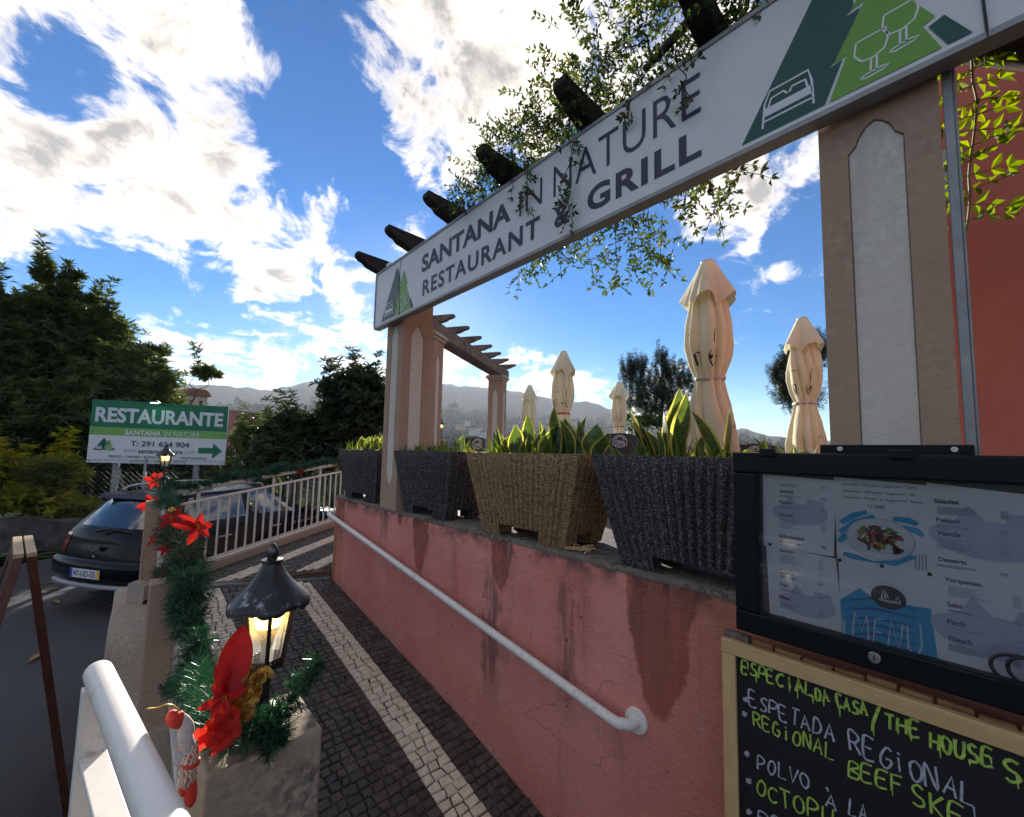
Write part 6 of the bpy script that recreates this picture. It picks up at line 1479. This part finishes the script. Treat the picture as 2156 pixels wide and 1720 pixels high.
    bb = MB(); P = [[Wd(-.03+.11*abs(u)**2.6-dx, u*.86, z) for u in np.linspace(-1, 1, 25)] for dx, z in ((0, .40), (.035, .44), (.04, .56), (.03, .63), (-.02, .66))]; bb.grid(P, flip=True); bb.build('bumper', G['car_paint'], t, True)
    o = Wd(-.088, 0, .50); pb = MB().obox(o, CN*.26, CD*.006, Vector((0, 0, .057))); pl = pb.build('number_plate', G['number_plate'], t, bevel=.003)
    a_, b_ = -CN, Vector((0, 0, 1)); q = o-CD*.0075
    mb = MB(); put_text(mb, '47-UD-55', q, a_, b_, (-.195, .195, -.036, .038), .012); mb.build('registration_lettering', G['plaque_ink'], pl)
    for x0, x1, mt in ((-.258, -.215, 'plate_blue'), (.212, .258, 'plate_yellow')):
        mb = MB(); mb.add([q+a_*x+b_*z for x, z in ((x0, -.055), (x1, -.055), (x1, .055), (x0, .055))], [(0, 1, 2, 3)]); mb.build('plate_band', G[mt], pl)
    mb = MB(); q2 = Wd(-.018, 0, .80); put_plate(mb, [[(-.09, .03), (.09, .03), (.03, -.035), (-.03, -.035), (-.06, 0)]], q2, a_, b_, CD*-1, .004); mb.build('badge', G['steel'], t)
    mb = MB(); mb.lathe([(0, .006), (.014, .005), (.015, 0)], 14, Wd(-.012, 0, .70), -CD); mb.build('lock_badge', G['steel'], t, True)
    mb = MB(); mb.tube([Wd(.04, .06, 1.02), Wd(.075, -.10, 1.055), Wd(.075, -.38, 1.045)], [.022, .014, .008], 8); mb.build('rear_wiper', G['car_plastic'], rwo, True)
    mb = MB(); q3 = Wd(2.55, -.868, .78); put_text(mb, 'STEPWAY', q3, CD, b_, (0, .62, 0, .05), .02, spacing=1.6); mb.build('side_lettering', G['car_silver'], t)
    for sg in (1, -1):
        mb = MB(); mb.tube(catmull([Wd(.62, sg*.56, 1.50), Wd(.72, sg*.565, 1.555), Wd(1.0, sg*.57, 1.575), Wd(1.6, sg*.575, 1.58), Wd(2.0, sg*.56, 1.56), Wd(2.1, sg*.55, 1.50)], 5), .019, 8); mb.build('roof_rail', G['car_silver'], t, True)
        for x in (.78, 3.28):
            w = MB(); w.lathe([(.19, -.10), (.27, -.095), (.305, -.06), (.31, 0), (.305, .06), (.27, .095), (.19, .10)], 36, Wd(x, sg*.765, .31), CN); wo = w.build('wheel', G['rubber'], t, True, 50)
            w = MB(); w.lathe([(0, .085), (.05, .09), (.17, .07), (.195, .09), (.2, .1)], 30, Wd(x, sg*.765, .31), CN*sg); w.build('rim', G['car_silver'], wo, True, 40)
            w = MB(); w.add([Wd(x+.36*cos(a), sg*.868, .31+.36*sin(a)) for a in np.linspace(0, pi, 20)]+[Wd(x+.30*cos(a), sg*.872, .31+.30*sin(a)) for a in np.linspace(0, pi, 20)], [(i, i+1, 21+i, 20+i) for i in range(19)]); w.build('wheel_arch', G['car_plastic'], t)
        for x in (1.02, 2.0): mb = MB(); mb.tube([Wd(x, sg*.868, .82), Wd(x+.05, sg*.905, .825), Wd(x+.17, sg*.905, .825), Wd(x+.22, sg*.868, .82)], .013, 8); mb.build('door_handle', G['car_silver'], t, True)
        mb = MB(); mb.lathe([(0, -.10), (.05, -.09), (.075, -.03), (.075, .05), (.05, .09), (0, .1)], 16, Wd(2.72, sg*.96, 1.03), CN*sg, fn=lambda r, z, a, i: (r*(1 if abs(sin(a)) > 2 else .9), z)); mb.tube([Wd(2.72, sg*.80, .99), Wd(2.72, sg*.95, 1.02)], .02, 8); mb.build('wing_mirror', G['car_paint'], t, True, 60)
        for x in (1.40, 2.42): mb = MB(); mb.tube([Wd(x, sg*.8695, .40), Wd(x, sg*.8705, .62), Wd(x, sg*.864, .85), Wd(x-.02, sg*.83, .98)], .004, 5); mb.build('door_gap', G['pin_black'], t)
        mb = MB(); mb.box(0, 0.01, 0, .01, 0, .01)
make_car()

# ------------------------------------------------------------------ roadside restaurant sign
sg = thing('roadside_sign', 'green and white restaurant signboard on two grey posts behind the car', 'sign', tuple(atd(330, 1000, 13)))
dl, dr = 13.6, 12.5
TL = atd(198, 841, dl); TR = atd(481, 856, dr); BR = atd(473, 980, dr); BL = atd(177, 973, dl)
zT = (TL.z+TR.z)/2; zB = (BL.z+BR.z)/2; O = Vector((BL.x*.4+TL.x*.6, BL.y*.4+TL.y*.6, zB)); E_ = Vector(((TR.x+BR.x)/2, (TR.y+BR.y)/2, zB)); au = (E_-O); Wd_ = au.length; au.normalize(); Hs = zT-zB; nrm = au.cross(Vector((0, 0, 1)))
slope = (TR.z+BR.z-TL.z-BL.z)/2/Wd_; au = (au+Vector((0, 0, slope))).normalized(); bu = nrm.cross(au)*-1
bu = Vector((0, 0, 1)); O = O-Vector((0, 0, slope*Wd_/2))
MB().obox(O+au*Wd_/2+bu*Hs/2-nrm*.02, au*Wd_/2, bu*Hs/2, nrm*.018).build('panel', G['sign_white'], sg)
def rect(u0, u1, v0, v1, mat, name, e=.001):
    mb = MB(); q = O+nrm*e; mb.add([q+au*u*Wd_+bu*v*Hs for u, v in ((u0, v0), (u1, v0), (u1, v1), (u0, v1))], [(0, 1, 2, 3)]); return mb.build(name, G[mat], sg)
rect(0, 1, .565, 1, 'band_green', 'green_band'); rect(0, 1, .44, .562, 'band_light_green', 'light_green_band')
def stext(body, u0, u1, v0, v1, mat, bold, sp=1.): mb = MB(); put_text(mb, body, O+nrm*.004, au*Wd_, bu*Hs, (u0, u1, v0, v1), bold, spacing=sp); mb.build('lettering', G[mat], sg)
stext('RESTAURANTE', .03, .965, .645, .885, 'letter_white', .035); stext('SANTANA', .245, .505, .455, .535, 'letter_white', .03); stext('IN NATURE', .525, .79, .455, .535, 'letter_white', -.004)
stext('T: 291 624 904', .29, .72, .275, .365, 'letter_grey', .024); stext('www.', .245, .345, .172, .225, 'letter_pale', 0); stext('santanainnature', .35, .675, .165, .235, 'letter_grey', .022); stext('.com', .68, .765, .172, .225, 'letter_pale', 0)
stext('PEIXES • CARNES • MARISCOS', .15, .53, .085, .125, 'letter_grey', .015); stext('• VEGETARIANOS', .64, .86, .085, .125, 'letter_grey', .015); stext('RESERVAS • GRUPOS • FESTAS', .31, .70, .020, .058, 'logo_green', .008)
mb = MB(); put_plate(mb, [[(.79, .19), (.90, .19), (.90, .10), (.975, .235), (.90, .37), (.90, .285), (.79, .285)]], O+nrm*.004, au*Wd_, bu*Hs); mb.build('arrow', G['band_green'], sg)
logo(sg, O+nrm*.004+au*.035*Wd_+bu*.20*Hs, au, bu, .155*Wd_, .20*Hs, .002, .02)
for u in (.19, .775): 
    p = O+au*u*Wd_-nrm*.09; MB().obox(p+Vector((0, 0, Hs*.5-1.0)), au*.055, nrm*.04, Vector((0, 0, Hs*.48+1.0))).build('post', G['galvanised'], sg, bevel=.004)
p = O+au*.19*Wd_-nrm*.13; MB().bar(p+Vector((0, 0, .0)), p+Vector((.35, .55, -1.6)), .04, .04).build('brace', G['galvanised'], sg)
p = O+au*.47*Wd_+bu*(Hs+.01)
MB().tube([p-nrm*.03, p+nrm*.12+Vector((0, 0, .03)), p+nrm*.20+Vector((0, 0, -.01))], .012, 8).build('lamp_arm', G['black_iron'], sg, True)
lb = MB().obox(p+nrm*.21+Vector((0, 0, -.02)), au*.09, (nrm*.05+Vector((0, 0, .02))), Vector((0, 0, .018))).build('floodlight', G['black_iron'], sg, bevel=.004)
MB().obox(p+nrm*.20+Vector((0, 0, -.042)), au*.07, nrm*.035, Vector((0, 0, .003))).build('lamp_glass', G['floodlight_glow'], lb)
for u in (.02, .3, .5, .7, .98):
    for v in (.03, .5): MB().lathe([(0, .006), (.012, .005), (.013, 0)], 8, O+nrm*.003+au*u*Wd_+bu*v*Hs, nrm).build('bolt', G['pin_black'], sg)

# ------------------------------------------------------------------ stone wall and wire fence across the road
lw = thing('stone_wall', 'low dark mossy stone wall along the far side of the road', 'wall', tuple(along(-3, 6.0, ROADZ)))
m = MB(); rr = random.Random(12); wp0 = onZ(-150, 1168, ROADZ); wp1 = onZ(170, 1157, ROADZ); wd = (wp1-wp0).normalized(); wn_ = Vector((-wd.y, wd.x, 0)); P = []
for i in range(90):
    p = wp0-wd*6+wd*i*.25; j = lambda: rr.uniform(-.035, .035); h = .60+.05*sin(i*.7)
    P.append([p+wn_*(0+j()), p+wn_*j()+Vector((0, 0, h*.33)), p+wn_*j()+Vector((0, 0, h*.66)), p+wn_*(.03+j())+Vector((0, 0, h+j())), p+wn_*(.35+j())+Vector((0, 0, h+j())), p+wn_*.4])
m.grid(P); m.build('stonework', G['wall_stone'], lw)
wf = thing('wire_fence', 'rusty chain-link fence with thin steel posts behind the stone wall', 'fence', tuple(wp1+wn_*.3))
f0 = wp0-wd*4+wn_*.5+Vector((0, 0, .5)); fh = 1.35
for i in range(7): p = f0+wd*(3.0*i+1.1); MB().tube([p, p+Vector((0, 0, fh+.08))], .028, 8).build('post', G['galvanised'], wf, True)
m = MB(); Lf = 21.
for z in (.02, fh): m.bar(f0+Vector((0, 0, z)), f0+wd*Lf+Vector((0, 0, z)), .008, .008)
for i in range(int((Lf+fh)/.11)):
    for s in (1, -1):
        x0 = i*.11-(fh if s > 0 else 0); a0 = max(0, x0) if s > 0 else min(Lf, x0)
        p = f0+wd*x0; q = f0+wd*(x0+s*fh)
        if x0 < 0 or x0+s*fh < 0 or x0 > Lf or x0+s*fh > Lf: continue
        m.bar(p, q+Vector((0, 0, fh)), .003, .003)
m.build('wire_mesh', G['fence_wire'], wf)
lf = random.Random(31)
for i, (x, y) in enumerate([(112, 1226), (100, 1245), (118, 1268), (205, 1245), (236, 1278), (140, 1158), (62, 1160), (30, 1165), (75, 1385)]):
    p = onZ(x, y, ROADZ+.008); a = lf.uniform(0, 6); d = Vector((cos(a), sin(a), 0)); s = Vector((-sin(a), cos(a), 0)); m = MB(); P = [[p+d*.07*(q-2)+s*.035*w*(1-abs(q-2)/2.3)+Vector((0, 0, .012*abs(w)+.01*lf.random())) for w in (-1, 0, 1)] for q in range(5)]
    m.grid(P); o = m.build('fallen_leaf', G['dry_leaf']); tag(o, ['fallen leaf beside the sandwich board, nearest the car bumper', 'fallen brown leaf on the asphalt below the car corner', 'curled fallen leaf near the car exhaust', 'fallen leaf in the shadow of the car', 'pale fallen leaf by the concrete shelf', 'fallen leaf below the stone wall, closest to the car', 'fallen leaf under the middle of the stone wall', 'leftmost fallen leaf under the stone wall', 'fallen leaf on the asphalt right of the sandwich board'][i], 'leaf', 'dry leaves fallen on the road')
# ------------------------------------------------------------------ trees and shrubs
def B(px, py, dist, rx, ry, depth=None):
    c = atd(px, py, dist); x = px-CXP; k = FPX*FPX+x*x
    hx = rx*dist*FPX/k; hz = ry*dist/sqrt(k); return (c.x, c.y, c.z, hx, depth or hx, hz)
def tree(name, label, blobs, n, L, W, mat, base, trunk_r, seed, leaves=8, shell=.5, group=None, cat='tree', limbs=7, tilt=(.1, .9)):
    rng = np.random.default_rng(seed); base = Vector(base); t = thing(name, label, cat, tuple(base), group)
    C, Ax = clump_pts(blobs, n, rng, L*1.9)
    LV().add(whorls(C, Ax, leaves, L, W, rng, tilt)).build('crown', G[mat], t)
    m = MB(); r2 = random.Random(seed)
    tops = sorted(blobs, key=lambda b: -b[3]*b[5])[:limbs]
    cen = Vector((sum(b[0] for b in blobs)/len(blobs), sum(b[1] for b in blobs)/len(blobs), sum(b[2] for b in blobs)/len(blobs)))
    fork = base.lerp(cen, .55)
    m.tube([base, base.lerp(fork, .5)+Vector((.05, .02, 0)), fork], [trunk_r, trunk_r*.8, trunk_r*.65], 10)
    for b in tops:
        e = Vector(b[:3])+Vector((0, 0, b[5]*.5)); mid = fork.lerp(e, .5)+Vector((r2.uniform(-.2, .2), r2.uniform(-.2, .2), -.1)); m.tube(catmull([fork, mid, e], 4), list(np.linspace(trunk_r*.5, trunk_r*.1, 9)), 7)
    m.build('trunk', G['bark'], t, True); return t
d = 18.0
tree('leafy_tree', 'large dark leafy tree with pointed tops filling the left side', [B(*q) for q in [(40, 738, d, 75, 95), (120, 713, d, 70, 90), (205, 748, d, 70, 80), (265, 788, d-.5, 55, 70), (100, 858, d, 130, 105), (225, 868, d-1, 115, 95), (305, 848, d-.8, 62, 80), (345, 908, d-1, 48, 70), (40, 945, d-.5, 110, 90), (190, 945, d-1, 130, 80), (320, 945, d-1, 70, 55), (-80, 808, d, 120, 200),
      (93, 608, d, 17, 45, .5), (93, 568, d, 7, 22, .3), (150, 618, d, 20, 42, .5), (160, 593, d, 8, 18, .3), (190, 643, d, 10, 24, .35), (240, 693, d, 20, 34, .5), (205, 673, d, 18, 25, .5), (20, 658, d, 32, 30, .5), (60, 668, d, 30, 40, .5), (332, 738, d, 17, 9, .4), (300, 793, d, 25, 30, .4)]], 9500, .25, .060, 'tree_leaf', atd(130, 1060, 18.3), .25, 1)
tree('leafy_tree', 'slim leafy branch reaching right above the restaurant sign', [B(*q) for q in [(432, 784, 13.5, 26, 12, .4), (418, 790, 13.5, 14, 9, .3), (448, 790, 13.5, 14, 8, .3)]], 60, .20, .045, 'tree_leaf', atd(392, 860, 13.6), .03, 2, limbs=2)
bl = 'glossy shrubs behind the far fence'
tree('leafy_shrub', 'tall dark glossy shrub just left of the front column', [B(*q) for q in [(748, 845, 11.5, 58, 55), (770, 810, 11.5, 40, 28), (722, 880, 11.5, 45, 50), (780, 880, 11.5, 50, 70), (745, 940, 11.2, 70, 60), (700, 815, 11.5, 12, 14)]], 2300, .20, .052, 'bush_leaf', atd(750, 1060, 11.6), .10, 3, group=bl, cat='shrub', leaves=7)
tree('leafy_shrub', 'broad dark shrub right of the restaurant sign', [B(*q) for q in [(612, 905, 12, 36, 28), (590, 935, 12, 45, 38), (650, 930, 12, 50, 42), (610, 975, 11.5, 65, 45), (675, 965, 11.4, 60, 50), (695, 915, 12, 28, 28)]], 2400, .20, .052, 'bush_leaf', atd(610, 1075, 12), .10, 4, group=bl, cat='shrub', leaves=7)
tree('leafy_shrub', 'yellow-green leafy shrub at the right edge of the restaurant sign', [B(*q) for q in [(528, 925, 14.2, 30, 24, .6), (530, 960, 14.0, 32, 36, .6), (555, 985, 13.0, 34, 26, .6), (535, 1010, 13.5, 38, 28, .6)]], 900, .22, .055, 'strap_leaf', atd(515, 1065, 12.5), .06, 5, group=bl, cat='shrub', leaves=7)
tree('leafy_shrub', 'dark undergrowth beneath the restaurant sign', [B(*q) for q in [(250, 1030, 16.5, 100, 60, 1.), (370, 1030, 16.2, 100, 60, 1.), (470, 1040, 15.5, 80, 60, 1.), (140, 1030, 16.8, 90, 60, 1.), (30, 1020, 17, 90, 80, 1.)]], 3400, .24, .07, 'bush_leaf', atd(300, 1075, 15.5), .05, 6, group=bl, cat='shrub')
tree('leafy_shrub', 'yellow sunlit shrub above the low stone wall at far left', [B(*q) for q in [(40, 1040, 14.0, 80, 42), (130, 1075, 13.8, 60, 30), (10, 1000, 14.2, 60, 40), (200, 1085, 14, 40, 22), (-60, 1040, 14, 70, 60)]], 1500, .17, .060, 'yellow_leaf', atd(60, 1110, 14), .05, 7, cat='shrub')
tree('leafy_shrub', 'small sunlit green shrub in front of the big tree, left of the sign', [B(*q) for q in [(110, 985, 14.1, 60, 25), (150, 1010, 14.0, 40, 20)]], 420, .18, .055, 'yellow_leaf', atd(120, 1090, 14.2), .04, 17, cat='shrub')
def strap_plant(label, base, n, L, seed, W=.05):
    rng = random.Random(seed); base = Vector(base); t = thing('strap_leaved_plant', label, 'plant', tuple(base), 'arching strap-leaved plants behind the fence'); m = MB()
    for k in range(n):
        a = rng.uniform(0, 6.28); el = rng.uniform(.35, 1.3); d0 = Vector((cos(a)*cos(el), sin(a)*cos(el), sin(el))); LL = L*rng.uniform(.6, 1.1); s = Vector((-sin(a), cos(a), 0)); P = []
        for i in range(7):
            q = i/6; p = base+d0*LL*q+Vector((0, 0, -.55*LL*q*q*cos(el))); w = W*(.5+.8*sin(pi*min(1, q*.9+.1)))*(1-q*.75); P.append([p-s*w*.5, p+Vector((0, 0, -w*.2)), p+s*w*.5])
        m.grid(P)
    m.build('leaves', G['strap_leaf'], t, True); return t
for k, (x, y, dd, n, L, lab) in enumerate([(640, 1085, 9.8, 60, .95, 'arching strap-leaved plant behind the middle of the far fence'), (700, 1070, 9.6, 70, .95, 'arching strap-leaved plant beside the far planter'), (590, 1070, 10.6, 50, .9, 'arching strap-leaved plant above the car bonnet'), (530, 1050, 11.5, 40, .8, 'arching strap-leaved plant below the yellow-green shrub')]):
    strap_plant(lab, atd(x, y, dd), n, L, 50+k)
# pines
def pine(label, base, H, crown, seed, nsh):
    rng = np.random.default_rng(seed); base = Vector(base); t = thing('pine_tree', label, 'tree', tuple(base), 'pines beyond the terrace'); top = base+Vector((0, 0, H))
    m = MB(); m.tube([base, base+Vector((.1, .05, H*.5)), top], [.16, .10, .02], 8); lv = LV(); C, A_ = blob_pts(crown, nsh, rng, .35)
    for i in range(len(C)):
        p = Vector(C[i]); a = Vector(A_[i]); ax = Vector((a.x*.35, a.y*.35, 1)).normalized(); L = rng.uniform(.45, .95)
        st_ = base+Vector((0, 0, max(H*.25, (p.z-base.z)*.72))); 
        if i % 9 == 0: m.tube([st_, st_.lerp(p, .6)+Vector((0, 0, -.3)), p], [.03, .018, .01], 5)
        lv.add(needles([p, p+ax*L*.5, p+ax*L], .07, 100, .13, rng, .008, .9))
    lv.build('crown', G['pine_needle'], t); m.build('trunk', G['bark'], t, True); return t
dp = 24
pine('dark pine with upright shoots between the two nearer parasols', atd(1395, 985, dp), 6.2, [B(*q) for q in [(1392, 790, dp, 16, 50), (1345, 800, dp, 26, 42), (1325, 815, dp, 22, 45), (1420, 810, dp, 30, 38), (1445, 830, dp, 25, 30), (1370, 840, dp, 45, 35), (1410, 870, dp, 50, 30), (1340, 870, dp, 35, 28)]], 5, 620)
dp = 21
pine('dark pine half hidden by the parasol next to the broad column', atd(1690, 985, dp), 5.0, [B(*q) for q in [(1690, 790, dp, 35, 50), (1655, 790, dp, 20, 30), (1650, 845, dp, 22, 30), (1690, 850, dp, 40, 45), (1720, 760, dp, 22, 40), (1640, 810, dp, 14, 14)]], 6, 330)
tree('leafy_shrub', 'pale green shrub under the pine, between the parasols', [B(*q) for q in [(1345, 890, 23, 30, 22), (1375, 900, 23, 30, 22)]], 300, .22, .05, 'strap_leaf', atd(1355, 960, 23), .06, 8, cat='shrub')

# ------------------------------------------------------------------ climbing vine on the front pergola
def make_vine():
    rng = np.random.default_rng(21); t = thing('climbing_vine', 'climbing vine with small leaflets spilling over the white banner', 'vine', (1.75, .6, 1.7))
    def sprays(P, Dv, L, n, ll, lw, lv, tw, jitter=.3, mi=0):
        for p, d_ in zip(P, Dv):
            d_ = d_/np.linalg.norm(d_); Ls = L*rng.uniform(.6, 1.3); k = n; s = _n(np.cross(d_, rng.normal(size=3))); up = np.cross(s, d_)
            ts = np.linspace(.15, 1, k); pts = p+d_*Ls*ts[:, None]+np.array([0, 0, -1.])*(.25*Ls*ts**2)[:, None]
            for q in (1, -1):
                dv = s*q*.9+d_*.55+rng.normal(size=(k, 3))*jitter; lv.add(leaf_arr(pts, dv, up+rng.normal(size=(k, 3))*.4, ll*rng.uniform(.7, 1.2, k), lw), mi)
            lv.add(leaf_arr(pts[-1:], d_[None]+rng.normal(size=(1, 3))*.2, up[None], ll, lw), mi)
            tw.tube([Vector(p), Vector(pts[k//2]), Vector(pts[-1])], [.0022, .0016, .001], 3, False)
    lv = LV(); tw = MB(); N = 2000
    Y = np.clip(rng.beta(1.0, 1.35, N)*3.3-1.0, -1.0, 2.3); h = np.interp(Y, [-1, .6, 1.3, 1.8, 2.1, 2.3], [.80, .76, .50, .26, .12, .06]); dep = np.interp(Y, [-1, 1., 2., 3.], [1.0, .8, .45, .2])
    P = np.c_[1.42+rng.uniform(0, 1, N)*dep*1.1, Y, 1.66+rng.uniform(0, 1, N)**1.1*h]; Dv = _n(np.c_[-.5+rng.normal(0, .6, N), .25+rng.normal(0, .6, N), .25+rng.normal(0, .55, N)])
    sprays(P, Dv, .13, 5, .032, .0145, lv, tw)
    lv.build('foliage', G['vine_leaf'], t)
    lv = LV()
    hang = [(1110, 572, 28), (1150, 545, 22), (1195, 525, 26), (1240, 505, 26), (1285, 480, 26), (1330, 455, 26), (1300, 560, 20), (1320, 575, 14), (1370, 535, 26), (1395, 530, 14), (1240, 545, 14), (1340, 500, 20), (1400, 440, 18), (1430, 420, 16), (1500, 410, 14), (1520, 420, 14), (1505, 435, 10), (1545, 352, 14), (1565, 345, 8), (1480, 372, 12), (1450, 400, 14)]
    for x, y, n in hang:
        P = []; Dv = []
        for k in range(max(3, int(n/2.6))):
            X = rng.uniform(1.75, 2.15); q = onX(x+rng.normal(0, 16), y+rng.normal(0, 14), X); P.append(np.array(q)); Dv.append(np.array([rng.normal(0, .6), rng.normal(0, .6), -.35+rng.normal(0, .4)]))
        sprays(np.array(P), np.array(Dv), .12, 4, .036, .017, lv, tw)
    for x, y, n in hang[::2]:
        q = onX(x, y, 1.95); a = Vector((1.85, q.y-.12, 1.62)); tw.tube(catmull([a, a.lerp(q, .5)+Vector((.03, .06, .02)), q], 4), .0022, 4, False)
    lv.build('hanging_foliage', G['vine_leaf'], t)
    # strands in front of the banner
    for nm, pts, n in [('strand', [(1203, 240), (1198, 290), (1204, 330), (1190, 370), (1200, 400), (1196, 430), (1205, 465)], 20), ('strand', [(1105, 365), (1112, 390), (1105, 415), (1112, 445)], 9), ('strand', [(1330, 195), (1325, 225), (1332, 248)], 4), ('strand', [(1425, 135), (1445, 160), (1440, 185), (1460, 212)], 7)]:
        lv = LV(); st_ = MB(); q = [onX(x, y, BX-.035) for x, y in pts]; q = [Vector((1.62, q[0].y, 1.68)), Vector((BX-.03, q[0].y, 1.665))]+q; C = catmull(q, 5); st_.tube(C, .0022, 5, False); C = np.array([tuple(p) for p in C[8:]])
        idx = np.linspace(0, len(C)-1, n).astype(int); P = C[idx]; sprays(P, np.c_[rng.normal(0, .3, n), rng.choice([-1, 1], n)*.8+rng.normal(0, .2, n), rng.normal(-.3, .3, n)], .055, 3, .032, .0145, lv, tw)
        o = lv.build('leafy_strand', G['vine_leaf'], t); o['kind'] = 'stuff'; st_.build('stem', G['twig'], o, True)
    tw.build('twigs', G['twig'], t)
    m = MB(); m.tube(catmull([(1.95, -.5, 1.0), (1.9, .1, 1.5), (1.8, .55, 1.8), (1.7, 1.0, 1.72), (1.68, 1.6, 1.70), (1.72, 2.3, 1.69)], 6), list(np.linspace(.045, .012, 31)), 9); m.tube(catmull([(1.9, -.4, 1.68), (1.6, .3, 1.86), (1.62, .9, 1.78)], 5), list(np.linspace(.04, .015, 11)), 8); m.build('stem', G['bark'], t, True)
    # the long free strand by the red building
    t2 = thing('vine_strand', 'long sunlit green vine strand hanging in front of the red building', 'vine', tuple(onX(2045, 300, 2.1))); lv = LV(); tw2 = MB()
    pts = [(2040, 95), (2046, 130), (2048, 170), (2056, 210), (2054, 250), (2050, 290), (2044, 330), (2040, 370), (2042, 410), (2040, 445), (2034, 490)]
    C = catmull([onX(x, y, 1.9) for x, y in pts], 5); tw2.tube(C, .003, 6, False); tw2.build('stem', G['vine_stem_green'], t2, True); C = np.array([tuple(p) for p in C]); tw = MB()
    for k in range(3, len(C)-1, 4):
        for s in (1, -1): sprays(C[k:k+1], np.array([[rng.normal(0, .3), s*1.0, rng.normal(.1, .25)]]), .065, 3, .040, .020, lv, tw)
    sprays(C[:3], np.c_[rng.normal(0, .4, 3), rng.normal(0, 1, 3), rng.normal(0, .3, 3)], .08, 4, .036, .016, lv, tw)
    lv.build('foliage', G['vine_leaf_sunlit'], t2); tw.build('twigs', G['vine_stem_green'], t2)
make_vine()

# ------------------------------------------------------------------ hillside houses, woods, haze
def house(label, px, py, r, w, d_, h, wall, roof='roof_tile', yaw=0., wins=3, gable=True):
    c = atd(px, py, r); az = degrees(atan2(c.x, c.y)); c.z = min(c.z, c.z); t = thing('house', label, 'house', (c.x, c.y, c.z-h), 'houses on the far hillside')
    f = Vector((-c.x, -c.y, 0)).normalized(); f = Matrix.Rotation(yaw, 3, 'Z') @ f; s = Vector((-f.y, f.x, 0)); b0 = Vector((c.x, c.y, c.z-h))
    MB().obox(b0+Vector((0, 0, h/2-3)), s*w/2, f*d_/2, Vector((0, 0, h/2+3))).build('wall', G[wall], t)
    rf = MB()
    if gable: rf.prism([(-w/2-.4, 0), (w/2+.4, 0), (w/2-w*.12, h*.38), (-w/2+w*.12, h*.38)], b0+Vector((0, 0, h+.02))-f*(d_/2+.4), s, (0, 0, 1), f*(d_+.8))
    else: rf.obox(b0+Vector((0, 0, h+.15)), s*(w/2+.2), f*(d_/2+.2), Vector((0, 0, .13)))
    rf.build('roof', G[roof], t)
    for i in range(wins):
        x = (-.5+(i+.5)/wins)*w*.86; MB().obox(b0+s*x+f*(d_/2+.03)+Vector((0, 0, h*.55)), s*w*.06, f*.05, Vector((0, 0, h*.16))).build('window', G['window_dark'], t)
    return t
house('deep pink house with a flat roof just right of the restaurant sign', 520, 869, 120, 8.5, 7, 3.6, 'house_pink', 'house_white', .3, 4, False)
house('orange-roofed house peeping out between the big tree and the sign', 404, 834, 70, 2.6, 3, 2.2, 'house_cream', 'roof_tile', .3, 2)
for k, (x, y, r, w, h, wl, lab) in enumerate([(1001, 901, 620, 26, 9, 'house_white', 'wide white house with red roof left of the far column'), (969, 893, 700, 22, 7, 'house_cream', 'cream house highest on the slope between the columns'), (1016, 909, 560, 14, 6, 'house_white', 'small white house touching the left edge of the far column'), (985, 886, 760, 18, 6, 'house_white', 'tiny white house near the tree line between the columns'), (1332, 908, 900, 38, 7, 'house_white', 'long pale house on the slope right of the small parasol'), (1334, 918, 820, 20, 7, 'house_cream', 'cream house below the long pale house'), (1350, 912, 880, 18, 7, 'house_white', 'white house beside the tall snake plant tips'),
        (1566, 934, 900, 34, 10, 'house_white', 'white block on the far right slope above the charcoal planter'), (1590, 938, 820, 24, 8, 'house_white', 'lower white block on the far right slope'), (1086, 893, 760, 20, 7, 'house_white', 'white house just right of the far column'), (1250, 905, 860, 16, 6, 'house_cream', 'small cream house on the slope behind the middle parasols')]):
    house(lab, x, y, r, w*.62, w*.4, h*.62, wl, 'roof_tile', .2*k-.6, 3)
def make_forest():
    rng = np.random.default_rng(77); lv = LV(); C = []; A_ = []; Ls = []
    for i in range(3000):
        az = rng.uniform(-3, 78); r = 170*(1700/170)**rng.uniform(0, 1)
        x, y = r*sin(radians(az)), r*cos(radians(az)); z = terrain_z(az, r); s = rng.uniform(2.0, 4.2)*(1+r/900); zz = s*rng.uniform(.9, 1.9)
        px, py, dd = proj((x, y, z+zz*.6))
        if not 330 < px < 1760: continue
        k = 90 if r < 700 else 55; d = _n(rng.normal(size=(k, 3))); d[:, 2] = np.abs(d[:, 2])*1.2-.3; q = rng.uniform(.55, 1.05, (k, 1))*(1+.25*np.sin(d[:, :1]*5+i))
        C.append(np.array([x, y, z+zz*.5])+d*q*np.array([s, s, zz])); A_.append(d+rng.normal(size=(k, 3))*.6); Ls.append(np.full(k, s*.62))
    C = np.concatenate(C); A_ = np.concatenate(A_); Ls = np.concatenate(Ls)
    lv.add(leaf_arr(C, A_, rng.normal(size=C.shape), Ls, Ls*.8)); o = lv.build('forest', G['forest_leaf'])
    tag(o, 'hazy dark woodland covering the slopes below the mountains', 'woodland', kind='stuff')
make_forest()
t = NT('haze_air'); pv = t.n('ShaderNodeVolumePrincipled'); pv.inputs['Color'].default_value = (.80, .88, 1.0, 1); pv.inputs['Density'].default_value = .00009; pv.inputs['Anisotropy'].default_value = .25
t.t.links.new(pv.outputs[0], t.out.inputs['Volume'])
hz = MB().box(-4800, 4800, -4800, 4800, -40, 560).build('haze', t.mat); tag(hz, 'thin pale haze filling the valley air', 'haze', kind='stuff')
